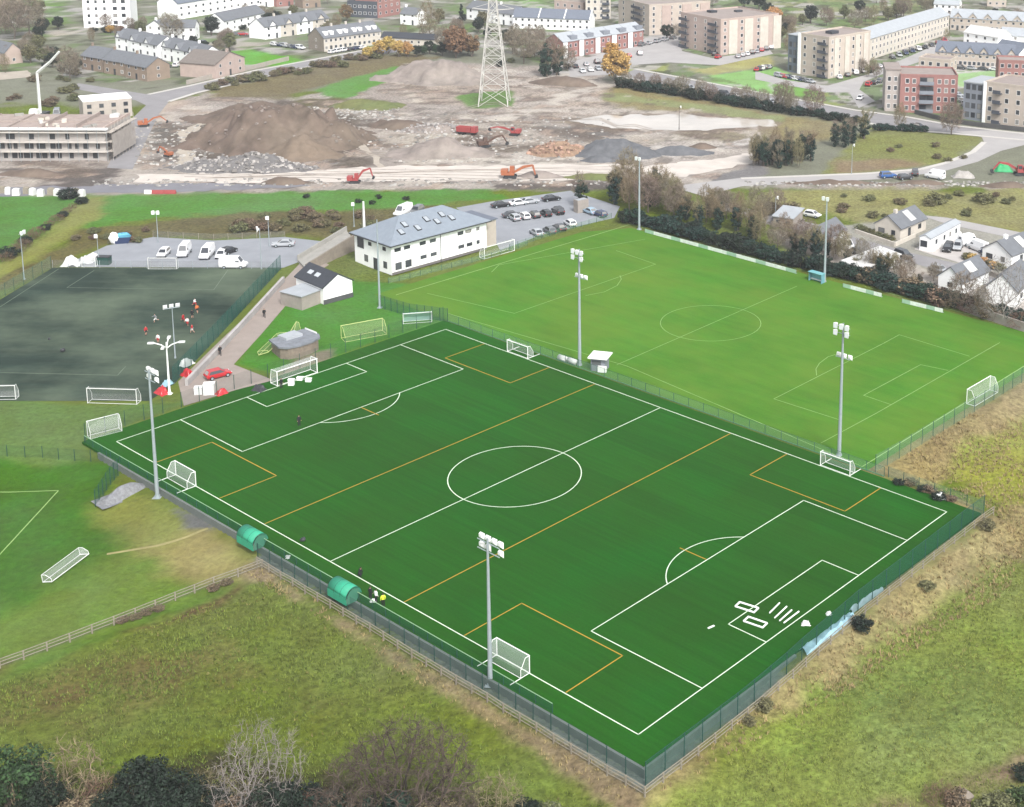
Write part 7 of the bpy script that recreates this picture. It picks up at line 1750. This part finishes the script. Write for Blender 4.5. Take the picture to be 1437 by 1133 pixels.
# ------------------------------------------------------------------ people
person(420, 598, (440, 620), 'stand', 'black', 'black', 'person in black standing alone near the penalty arc')
person(395, 545, (420, 560), 'stand', 'black', 'black', 'person in dark clothes by the left post of the full size goal')
person(309, 499, (312, 510), 'walk', 'black', 'black', 'person in dark clothes walking on the concrete path')
person(371, 446, (374, 456), 'walk', 'black', 'black', 'person in dark clothes on the upper part of the path')
person(538, 852, (530, 840), 'stand', 'yellow', 'black', 'person in a bright yellow jacket beside the nearer dugout')
person(528, 846, (540, 840), 'stand', 'white', 'black', 'person in a white top beside the yellow jacket')
person(520, 842, (530, 835), 'stand', 'black', 'black', 'person in black close to the nearer dugout')
person(504, 811, (520, 800), 'crouch', 'black', 'black', 'person crouching on the touchline above the nearer dugout')
pg = 'players on the dark pitch'
for x, y, ps, tp, lg, lb in ((273, 431, 'run', 'white', 'red', 'player in white top and red shorts, farthest of the group'), (270, 447, 'stand', 'black', 'black', 'player all in black in the middle of the group'), (257, 453, 'run', 'red', 'red', 'player in red running at the left of the group'), (263, 458, 'run', 'white', 'red', 'player in white and red in front of the black one'), (270, 468, 'walk', 'red', 'white', 'player in red top and white shorts, nearest of the group'), (219, 453, 'run', 'grey', 'white', 'player in grey apart on the left'), (205, 471, 'stand', 'red', 'black', 'player in red top nearest the white armed mast'), (222, 482, 'stand', 'white', 'red', 'player in white right beside the mast top'), (277, 440, 'walk', 'orange', 'black', 'player in orange at the right of the group')):
    person(x, y, crnd.uniform(0, 6), ps, tp, lg, lb, pg, bare=True)
for x, y, lb in ((88, 494, 'nearer'), (69, 477, 'farther')): bag('small black bag lying on the dark pitch, the %s one' % lb, x, y, .7 if lb == 'nearer' else .4, DARK, 'kit_bag', 'bag')
bag('dark kit bag lying by the touchline behind the farther dugout', 425, 760, .6, DARK, 'kit_bag', 'bag')
# ------------------------------------------------------------------ trees and hedges
hg1 = 'dark ivy bushes in the hedge behind the grass pitch'; hg2 = 'bare trees in the hedge behind the grass pitch'; hg3 = 'ivy clad trees in the hedge behind the grass pitch'
rt = random.Random(21)
for k in range(58):                  # the low dark hedge at the foot
    t = k / 57; u, v = -74 + 112 * t, 100.6 + rt.uniform(-.8, .8)
    tree(rt.choice(('shrub_teal', 'shrub_teal', 'shrub_dark')), 0, 0, rt.uniform(2.6, 3.9) * (1.0 if t < .75 else .8), 'dark hedge bush ' + ('behind the long row of white boards' if t < .56 else 'behind the blue shelter and short boards' if t < .82 else 'at the right end beyond the white boards'), hg1 + (' left' if t < .56 else ' middle' if t < .82 else ' right'), 1.15, 'hedge_bush', UV(u, v))
for k in range(46):                  # leafless trees above it, tall to the left and thin to the right
    t = (k + rt.uniform(0, .9)) / 46; u = -86 + 88 * t; v = 103.5 + rt.uniform(0, 9) + 5 * (1 - t)
    h = 9.0 - 5.0 * t + rt.uniform(-1.2, 1.4)
    kd = rt.choice(('tan', 'ivytall', 'fargrey', 'ivytall', 'tan'))
    tree(kd, 0, 0, h, ('ivy clad tree ' if kd == 'ivytall' else 'leafless brown tree ') + ('in the hedge left of the far corner mast' if t < .22 else 'in the hedge just right of the far corner mast' if t < .6 else 'in the hedge left of the blue shelter'), (hg3 if kd == 'ivytall' else hg2) + (' left of the mast' if t < .22 else ' right of the mast' if t < .6 else ' near the shelter'), 1.0, None, UV(u, v))
for x, y, h, kd, lb in ((817, 291, 9, 'ivy', 'dark ivy tree at the left end of the hedge by the grey pillar'), (862, 287, 11, 'ivytall', 'tall ivy clad tree left of the far corner mast'), (882, 283, 12.5, 'tan', 'tall bare tree just left of the far corner mast'), (920, 285, 11, 'ivytall', 'ivy clad tree just right of the far corner mast'),
                        (1128, 352, 7, 'fargrey', 'bare tree left of the mast with the blue shelter'), (1145, 362, 8, 'ivytall', 'ivy clad tree against the mast with the blue shelter'), (1188, 378, 5.5, 'ivy', 'dark ivy stump tree right of the blue shelter mast'),
                        (1218, 382, 7.5, 'grey', 'pale bare tree in front of the white lane sheds'), (1234, 386, 6, 'ivytall', 'ivy clad stump right of the pale bare tree'), (1290, 404, 3.8, 'ivy', 'small dark ivy tree beside the lane corner'),
                        (1350, 436, 7.5, 'fargrey', 'spreading bare tree in front of the low brown roofed house'), (1402, 452, 13, 'grey', 'bare pale tree in front of the white gabled house'), (1378, 446, 6, 'tan', 'low bare tree left of the pale one at the right edge')):
    tree(kd, x, y, h, lb)
for k in range(18): tree(rt.choice(('twiggy', 'shrub_bramble', 'palebush')), 1190 + k * 14 + rt.uniform(-4, 4), 391 + k * 4.0 + rt.uniform(-4, 0), rt.uniform(2.0, 3.6), 'leafless bramble scrub in the right half of the hedge', 'bramble scrub in the hedge', 1.4, 'bramble')
# bushes around the rough strips
fg = 'brown scrub bushes between the car park and green field'
for k in range(26): tree('shrub_bramble' if k % 3 else 'shrub_olive', 330 + rt.uniform(0, 190), 302 + rt.uniform(0, 26), rt.uniform(1.3, 2.4), 'brown scrub bush between the left car park and the green field', fg, 1.5, 'scrub_bush')
for k in range(12): tree('shrub_bramble' if k % 2 else 'shrub_olive', 100 + rt.uniform(0, 110), 330 + rt.uniform(-8, 12), rt.uniform(.8, 1.5), 'low scrub bush on the rough left of the car park', 'low scrub left of the car park', 1.5, 'scrub_bush')
for k in range(14): tree('twiggy' if k % 3 else 'shrub_dark', 112 - k * 8.2 + rt.uniform(-3, 3), 286 + k * 6.2, rt.uniform(1.2, 2.2), 'leafless hedge bush on the diagonal field boundary at the left', 'hedge on the diagonal field boundary', 1.6, 'hedge_bush')
tree('shrub_dark', 97, 279, 2.6, 'dark round bush at the end of the white bulk bags', wide=1.6)
for x, y in ((503, 285), (522, 287), (532, 279), (570, 281), (430, 278)): tree('shrub_dark', x, y, 1.1, 'small dark bush in the green field behind the clubhouse', 'small bushes in the green field', 1.3)
# site edge and background
for x, y, h, kd, lb in ((98, 112, 11, 'fargrey', 'large bare tree left of the brown brick terrace'), (20, 55, 17, 'fargrey', 'tall bare tree at the top left corner, left one'), (42, 50, 16, 'fargrey', 'tall bare tree at the top left corner, right one'), (6, 48, 15, 'tan', 'tall bare tree cut by the top left corner'),
                        (243, 58, 11, 'fargrey', 'bare roadside tree in front of the white house'), (297, 50, 8.5, 'round_dark', 'dark round evergreen in front of the white row'), (60, 48, 7, 'round_dark', 'dark evergreen below the tall bare trees'), (82, 42, 6, 'round_dark', 'dark evergreen beside the apartment tower'),
                        (600, 62, 17, 'tan', 'large pale brown tree left of the pylon'), (640, 82, 13, 'round_rust', 'red brown tree left of the pylon'), (624, 72, 10, 'fargrey', 'bare tree between the brown and red brown trees'), (662, 80, 9, 'round_rust', 'smaller red brown tree close to the pylon'),
                        (648, 30, 8, 'conifer', 'dark conifer above the red brown tree'), (672, 46, 7, 'round_dark', 'dark evergreen left of the pylon top'), (765, 108, 16, 'ivy', 'large bare tree with ivy right of the pylon'), (782, 106, 13, 'ivytall', 'second ivy tree right of the pylon'), (735, 90, 13, 'fargrey', 'bare tree close behind the pylon'),
                        (720, 76, 10, 'fargrey', 'small bare tree behind the pylon crossarms'), (750, 80, 12, 'fargrey', 'bare tree behind the large ivy tree'), (796, 100, 9, 'fargrey', 'bare tree at the end of the red brick terrace'), (865, 118, 13, 'round_gold', 'golden autumn tree at the corner of the avenue hedge'), (858, 92, 9, 'round_orange', 'orange tree against the red brick terrace'),
                        (1099, 155, 9.5, 'fargrey', 'bare tree beside the avenue hedge, left of two'), (1142, 162, 9.5, 'fargrey', 'bare tree beside the avenue hedge, right of two'), (1262, 182, 8, 'tan', 'bare tree in front of the red brick apartments'), (1335, 190, 10, 'fargrey', 'bare tree on the corner of the green island'), (1213, 195, 10, 'ivytall', 'slim ivy tree on the green island'),
                        (1085, 40, 10, 'round_gold', 'golden tree right of the pink brick apartments'), (1110, 60, 8, 'tan', 'brown tree behind the glazed corner block'), (1200, 42, 9, 'fargrey', 'brown tree behind the long terrace, left'), (1225, 36, 9, 'tan', 'tan tree behind the long terrace, middle'), (1268, 26, 11, 'fargrey', 'bare tree behind the long terrace, right'), (1300, 18, 11, 'fargrey', 'bare tree at the top end of the long terrace'),
                        (1065, 14, 9, 'round_dark', 'dark evergreen behind the pink brick apartments'), (1045, 12, 9, 'round_teal', 'blue green evergreen behind the pink brick apartments'), (1000, 10, 9, 'fargrey', 'bare tree at the top edge behind the apartments'), (486, 30, 8, 'round_rust', 'rusty tree before the dark grey building'), (460, 6, 7, 'fargrey', 'bare tree at the top edge above the cream terrace'),
                        (155, 47, 3.4, 'round_orange', 'orange autumn bushes at the foot of the apartment tower'), (170, 46, 3.0, 'round_rust', 'rusty bush at the foot of the apartment tower'), (380, 30, 6, 'fargrey', 'bare tree behind the stepped terrace'), (1230, 5, 10, 'fargrey', 'bare tree on the hillside at the top')):
    w = 1.6 if h < 4 else 1.0
    tree(kd, x, y, h, lb, wide=w)
for x, y, h, lb in ((516, 84, 5, 'leftmost'), (532, 80, 6.5, 'second'), (545, 76, 7, 'third'), (560, 80, 6.5, 'fourth'), (572, 80, 6, 'rightmost')): tree('round_gold', x, y, h, 'golden bush beside the dormer terrace, %s of five' % lb, 'golden bushes by the dormer terrace', 1.1, 'golden_bush')
for k in range(9): tree('round_green' if k % 2 else 'round_dark', 585 + k * 9, 76 + rt.uniform(-3, 5), rt.uniform(4, 6), 'green bush under the brown and red trees', 'bushes under the brown and red trees', 1.0, 'bush')
for k in range(34): tree('shrub_olive' if k % 3 else 'shrub_bramble', 290 + k * 7.4 + rt.uniform(-5, 5), 128 - k * 1.42 + rt.uniform(-6, 4), rt.uniform(1.5, 2.8), 'scrub bush on the verge between estate road and building site', 'scrub on the verge of the estate road', 1.5, 'scrub_bush')
for k in range(44):                  # the avenue hedge
    t = k / 43; x = 872 + 330 * t; y = 122 + 52 * t + rt.uniform(-2, 2)
    tree(rt.choice(('shrub_teal', 'shrub_dark', 'shrub_dark')), x, y, rt.uniform(2.8, 4.6) * (1 - .35 * t), 'dark bush of the avenue hedge ' + ('near the golden tree' if t < .35 else 'below the sloping lawn' if t < .7 else 'left of the green island'), 'dark bushes of the avenue hedge ' + ('near the golden tree' if t < .35 else 'below the lawn' if t < .7 else 'near the island'), 1.15, 'hedge_bush')
for k in range(12): tree('fargrey', 872 + k * 22 + rt.uniform(-7, 7), 122 + k * 3.4, rt.uniform(5, 7.5), 'small bare tree in the avenue hedge', 'small bare trees of the avenue hedge')
for k in range(11): tree(('ivy', 'ivytall', 'tan', 'ivy')[k % 4], 1062 + (k % 6) * 15 + rt.uniform(-4, 4), 226 + (k // 6) * 8 + rt.uniform(-3, 3), rt.uniform(7.5, 10.5), 'dark ivy tree of the clump at the end of the haul road' if k % 4 != 2 else 'bare brown tree of the clump at the end of the haul road', 'trees of the clump at the haul road end' if k % 4 != 2 else 'bare trees of the clump at the haul road end', .8)
for k in range(7): tree('round_teal' if k % 2 else 'round_dark', 1064 + k * 10 + rt.uniform(-4, 4), 229 + rt.uniform(-5, 5), rt.uniform(4.5, 7.5), 'dark evergreen tree of the clump at the end of the haul road', 'evergreens of the clump at the haul road end', .8)
for x, y, h, lb in ((1172, 206, 9, 'left'), (1186, 207, 10, 'middle'), (1197, 202, 8.5, 'right')): tree('ivy', x, y, h, 'dark ivy tree on the green island, %s of three' % lb, 'ivy trees on the green island', .9)
for k in range(8): tree('shrub_teal', 1232 + k * 9, 184 + rt.uniform(-2, 3), rt.uniform(1.6, 2.8), 'dark green bush on the top edge of the green island', 'bushes on the green island', 1.4)
for k in range(6): tree(('shrub_olive', 'shrub_bramble')[k % 2], 1210 + rt.uniform(0, 160), 205 + rt.uniform(0, 22), rt.uniform(.9, 1.6), 'low bush on the slope of the green island', 'low bushes on the green island slope', 1.6)
for k in range(18): tree(('shrub_olive', 'shrub_bramble', 'shrub_olive')[k % 3], rt.uniform(1090, 1430), rt.uniform(269, 306), rt.uniform(.8, 1.7), 'low scrub bush in the rough field beyond the lane', 'scrub in the rough field beyond the lane', 1.6)
for x, y, lb in ((1313, 285, 'left'), (1380, 284, 'right')): tree('shrub_olive', x, y, 2.6, 'larger green bush in the rough field beyond the lane, the %s one' % lb, None, 1.8)
for k in range(16): tree(('fargrey', 'tan', 'round_olive', 'round_dark')[k % 4], 1085 + k * 17 + rt.uniform(-8, 8), 46 - k * 2.4 + rt.uniform(-10, 5), rt.uniform(5, 9), 'brown woodland tree on the slope behind the glazed corner block' if k % 4 < 2 else 'green woodland tree on the slope behind the glazed corner block', 'brown trees on the far slope' if k % 4 < 2 else 'green trees on the far slope')
for k in range(24): tree(('fargrey', 'round_dark', 'tan', 'round_olive')[k % 4], -40 + k * 60 + rt.uniform(-20, 20), -22 + rt.uniform(-14, 8), rt.uniform(7, 11), 'bare tree along the far top edge' if k % 4 in (0, 2) else 'green tree along the far top edge', 'bare trees along the far edge' if k % 4 in (0, 2) else 'green trees along the far edge')
for k in range(9): tree('shrub_dark', 132 + k * 9, 44 + rt.uniform(-2, 8) - 6, rt.uniform(1.4, 2.6), 'dark garden bush in front of the apartment tower', 'garden bushes under the apartment tower', 1.4)
for k in range(14): tree(('shrub_bramble', 'shrub_olive')[k % 2], rt.uniform(0, 130), rt.uniform(112, 150), rt.uniform(1.2, 2.6), 'scrub bush behind the unfinished building', 'scrub behind the unfinished building', 1.6, 'scrub_bush')
for x, y, h, lb in ((1080, 300, 2.6, 'left'), (1110, 296, 2.2, 'right')): tree('shrub_bramble', x, y, h, 'bramble mound by the lane bend, the %s one' % lb, None, 1.8)
for k in range(7): tree('shrub_olive', 1205 + k * 7.5, 322 + k * 2.6, 1.3, 'clipped hedge bush in front of the left bungalow', 'hedge before the left bungalow', 1.4, 'hedge_bush')
for k in range(7): tree('shrub_gold' if k % 2 else 'shrub_olive', 1358 + k * 7.5, 364 + k * 2.6, 1.7, 'clipped yellow green hedge bush before the right bungalow', 'hedge before the right bungalow', 1.3, 'hedge_bush')
for k in range(6): tree('fargrey', rt.uniform(1000, 1100), rt.uniform(292, 312), rt.uniform(5, 7), 'thin bare tree beside the lane beyond the hedge', 'thin bare trees beside the lane')
town = ((0, 60, 20, 110), (40, 110, 60, 110), (110, 240, 30, 60), (270, 330, 55, 95), (340, 470, 20, 50), (440, 620, 30, 60), (560, 760, 10, 60), (700, 800, 50, 100), (930, 960, 20, 60), (1075, 1110, 20, 90), (1205, 1240, 60, 110), (1240, 1330, 20, 60), (1330, 1437, 20, 40))
where = ('by the tall trees at the left edge', 'below the apartment tower', 'around the small white gabled house', 'behind the pink gabled house', 'around the stepped cream terrace', 'around the dormer terrace', 'between the dark building and the pylon', 'before the white houses with blue grey roofs', 'left of the pink brick apartments', 'right of the pink brick apartments', 'beside the glazed corner block', 'behind the long cream terrace', 'around the farther gabled row')
for k in range(170):
    x0, x1, y0, y1 = town[k % len(town)]; wz = where[k % len(town)]
    kd = rt.choice(('fargrey', 'fargrey', 'tan', 'round_olive', 'round_dark', 'shrub_olive', 'shrub_dark', 'shrub_dark'))
    bush = kd.startswith('shrub'); ev = kd.startswith('round')
    tree(kd, rt.uniform(x0, x1), rt.uniform(y0, y1), rt.uniform(1.5, 2.8) if bush else rt.uniform(4.5, 7.5), 'garden bush ' + wz if bush else 'small evergreen tree ' + wz if ev else 'small bare tree ' + wz, 'garden bushes ' + wz if bush else 'evergreens ' + wz if ev else 'bare trees ' + wz, 1.3 if bush else 1.0)
# right bank of the artificial pitch
for x, y, h, w, lb in ((1209, 884, 2.1, 1.25, 'dark round bush outside the pale blue cover'), (1072, 996, 1.5, 1.3, 'dark bush on the bank near the front corner'), (1052, 1016, 1.1, 1.3, 'small dark bush nearest the front corner'), (1384, 742, 1.6, 1.5, 'dark bush outside the right corner post'), (1300, 826, 1.3, 1.6, 'low bush on the dry bank below the right corner')):
    tree('shrub_dark' if h > 2 else 'shrub_olive', x, y, h * .85, lb.replace('dark bush on', 'olive bush on').replace('small dark', 'small olive').replace('dark bush outside', 'olive bush outside'), wide=w)
for k in range(6): tree('shrub_bramble' if k % 2 else 'shrub_dark', 1262 + k * 14 + rt.uniform(-4, 4), 678 + k * 5 + rt.uniform(-4, 4), rt.uniform(.7, 1.2), 'low scrub along the far side of the turf corner', 'scrub by the right turf corner', 1.7)
# foreground
for kd, x, y, h, w, lb, v in (('oak', 560, 1180, 11.6, 1.0, 'broad bare oak with reddish twigs in the foreground', 0), ('grey', 366, 1180, 12.0, .82, 'pale grey bare tree left of the broad oak', 0), ('palebush', 92, 1150, 7.6, 1.0, 'pale leafless bush beside the dark evergreen at the lower left', 0), ('palebush', 692, 1165, 5.8, 1.0, 'pale leafless bush right of the broad oak', 1), ('palebush', 300, 1166, 6.4, .9, 'pale thorny bush left of the grey bare tree', 1), ('twiggy', 145, 1170, 5.2, 1.1, 'reddish leafless bush at the bottom left', 0), ('twiggy', 440, 1185, 5.4, 1.0, 'reddish leafless bush between the grey tree and the oak', 1)):
    tree(kd, x, y, h, lb, wide=w, var=v)
for x, y, h, w, kd, lb in ((10, 1160, 7.4, 1.1, 'biggreen', 'dark evergreen bush in the bottom left corner'), (62, 1185, 5.8, .9, 'bigdark', 'dark evergreen bush beside the corner one'), (205, 1165, 6.8, .85, 'bigdark', 'black green evergreen bush left of the pale thorny bush'), (255, 1178, 6.2, .9, 'bigdark', 'dark bush under the pale thorny bush'), (415, 1180, 6.0, .8, 'bigdark', 'dark bush between the grey tree and the oak'), (330, 1192, 5.0, .9, 'bigbramble', 'brown bramble bush below the grey tree'), (480, 1192, 5.0, 1.0, 'bigbramble', 'brown bramble bush below the oak on the left'), (620, 1192, 4.6, 1.0, 'bigbramble', 'brown bramble bush below the oak on the right'), (540, 1195, 5.4, 1.0, 'bigteal', 'dark ivy mass among the stems of the broad oak'), (735, 1172, 3.4, 1.0, 'bigdark', 'dark bush at the bottom edge right of the oak'), (765, 1160, 2.0, 1.6, 'shrub_olive', 'low green bush at the bottom edge near the middle'), (118, 1190, 4.8, 1.0, 'bigbramble', 'brown bramble in front of the reddish bush'), (160, 1192, 5.2, 1.0, 'bigdark', 'dark bush behind the reddish leafless bush'), (290, 1190, 5.6, 1.0, 'bigdark', 'dark bush at the bottom edge below the thorny bush'), (380, 1195, 6.0, 1.0, 'bigdark', 'dark bush directly under the grey bare tree'), (455, 1198, 5.6, 1.0, 'bigteal', 'dark ivy bush at the foot of the oak on its left')):
    tree(kd, x, y, h, lb, wide=w)
for x, y, h, w, kd, lb in ((1318, 1124, 1.7, 1.8, 'twiggy', 'reddish bramble clump at the bottom right'), (1345, 1130, 1.3, 1.8, 'shrub_bramble', 'brown bramble clump beside the reddish one'), (1430, 1130, 1.9, 1.2, 'shrub_green', 'green bush in the bottom right corner'), (1398, 1142, 2.0, 1.6, 'shrub_olive', 'olive bush left of the corner one'), (1437, 1092, 1.2, 1.6, 'shrub_dark', 'small dark bush at the right edge near the bottom')):
    tree(kd, x, y, h, lb, wide=w)
p = G(1352, 1118); mb = MB(); mb.ball((0, 0, .15), 1.0, .7, .5, 10, 7, .15, random.Random(2)); tag(mb.build('boulder', W_stone, None, loc=p), 'grey boulder among the brambles at the bottom right', 'boulder')
for x, y in ((172, 873), (190, 868), (205, 862), (222, 857), (300, 828), (318, 820)): tree('shrub_bramble', x, y, .6, 'low brown dead plant along the post and rail fence', 'dead plants along the fence', 2.2, 'dead_plant')

# ------------------------------------------------------------------ rough grass on the near fields, uncountable
def tufts(name, polys, n, lo, hi, mt, seed):
    rg_ = np.random.default_rng(seed); mb_v, mb_f = [], []
    A = [P0(p) if isinstance(p, list) else p for p in polys]
    pts = []
    for P in A:
        x0, y0 = P.min(0); x1, y1 = P.max(0); m_ = int(n / len(A))
        X = rg_.uniform(x0, x1, m_ * 3); Y = rg_.uniform(y0, y1, m_ * 3)
        k = (poly_sd(X, Y, P) < 0) & (fbm(X * .3, Y * .3, seed, 3) + rg_.uniform(-.25, .25, len(X)) > (.62 if name == 'tussocks' else .45))
        pts.append(np.stack([X[k], Y[k]], 1)[:m_])
    pts = np.concatenate(pts)
    for x, y in pts:
        z = TZ(x, y); h = rg_.uniform(lo, hi)
        for b in range(4):
            a = rg_.uniform(0, 6.28); c, s_ = math.cos(a), math.sin(a); w = h * .16; l = h * rg_.uniform(.3, .9); i = len(mb_v)
            ox, oy = rg_.uniform(-.15, .15, 2)
            mb_v += [(x + ox - s_ * w, y + oy + c * w, z - .03), (x + ox + s_ * w, y + oy - c * w, z - .03), (x + ox + c * l, y + oy + s_ * l, z + h * rg_.uniform(.5, 1))]
            mb_f.append((i, i + 1, i + 2))
    me = bpy.data.meshes.new(name); me.from_pydata(mb_v, [], mb_f); me.update(); me.materials.append(mt)
    return tag(link(name, me), kind='stuff')
NEARL = [(-60, 960), (190, 870), (370, 802), (560, 930), (760, 1075), (900, 1125), (900, 1190), (-60, 1190)]
NEARR = [(918, 1122), (1060, 1020), (1240, 890), (1437, 760), (1500, 800), (1500, 1160), (918, 1160)]
BANKR = U0v([(57.2, -34), (57.2, 34), (38, 40), (38, 60), (44, 66), (60, 40), (66, 20), (62, -10), (58, -34)])
T_g = mat('rough_grass_blades', S(116, 132, 54), .9, .3, .25, island=.4, sat=.012); T_d = mat('dry_grass_blades', S(166, 152, 104), .9, .2, .3, island=.3, sat=.01); T_b = mat('brown_grass_blades', S(128, 114, 74), .9, .2, .3, island=.3)
tufts('rough_grass', [NEARL], 17000, .12, .38, T_g, 3); tufts('rough_grass', [NEARR], 17000, .10, .30, mat('field_grass_blades', S(138, 150, 72), .9, .3, .25, island=.35, sat=.012), 4)
tufts('tussocks', [NEARL], 1300, .2, .45, mat('dark_tussock_blades', S(94, 112, 46), .9, .3, .25, island=.4), 13); tufts('tussocks', [NEARR], 900, .2, .4, mat('dark_tussock_blades', S(94, 112, 46), .9, .3, .25, island=.4), 14); tufts('tussocks', [NEARL], 900, .2, .4, mat('straw_tussock_blades', S(138, 136, 78), .9, .3, .25, island=.3), 15); tufts('tussocks', [NEARR], 900, .2, .4, mat('straw_tussock_blades', S(138, 136, 78), .9, .3, .25, island=.3), 16)
tufts('dry_grass', [BANKR], 9000, .2, .55, T_d, 5)
tufts('dry_grass', [U0v([(-8, -35.0), (56, -34.9), (57, -37), (20, -37.5), (-8, -37)])], 4000, .15, .45, T_d, 7)

# ------------------------------------------------------------------ haze over the far town
HAZE = 0.00016
hz = MB().b2(-4700, 4700, -700, 5400, -90, 120).mesh('haze')
hmt = bpy.data.materials.new('thin_haze'); hmt.use_nodes = True; nt = hmt.node_tree; nt.nodes.remove(nt.nodes['Principled BSDF'])
pv = nt.nodes.new('ShaderNodeVolumePrincipled'); pv.inputs['Color'].default_value = (.92, .95, 1.0, 1); pv.inputs['Density'].default_value = HAZE
nt.links.new(pv.outputs[0], nt.nodes['Material Output'].inputs['Volume']); hz.materials.append(hmt)
if HAZE > 0: tag(link('haze', hz), kind='stuff')
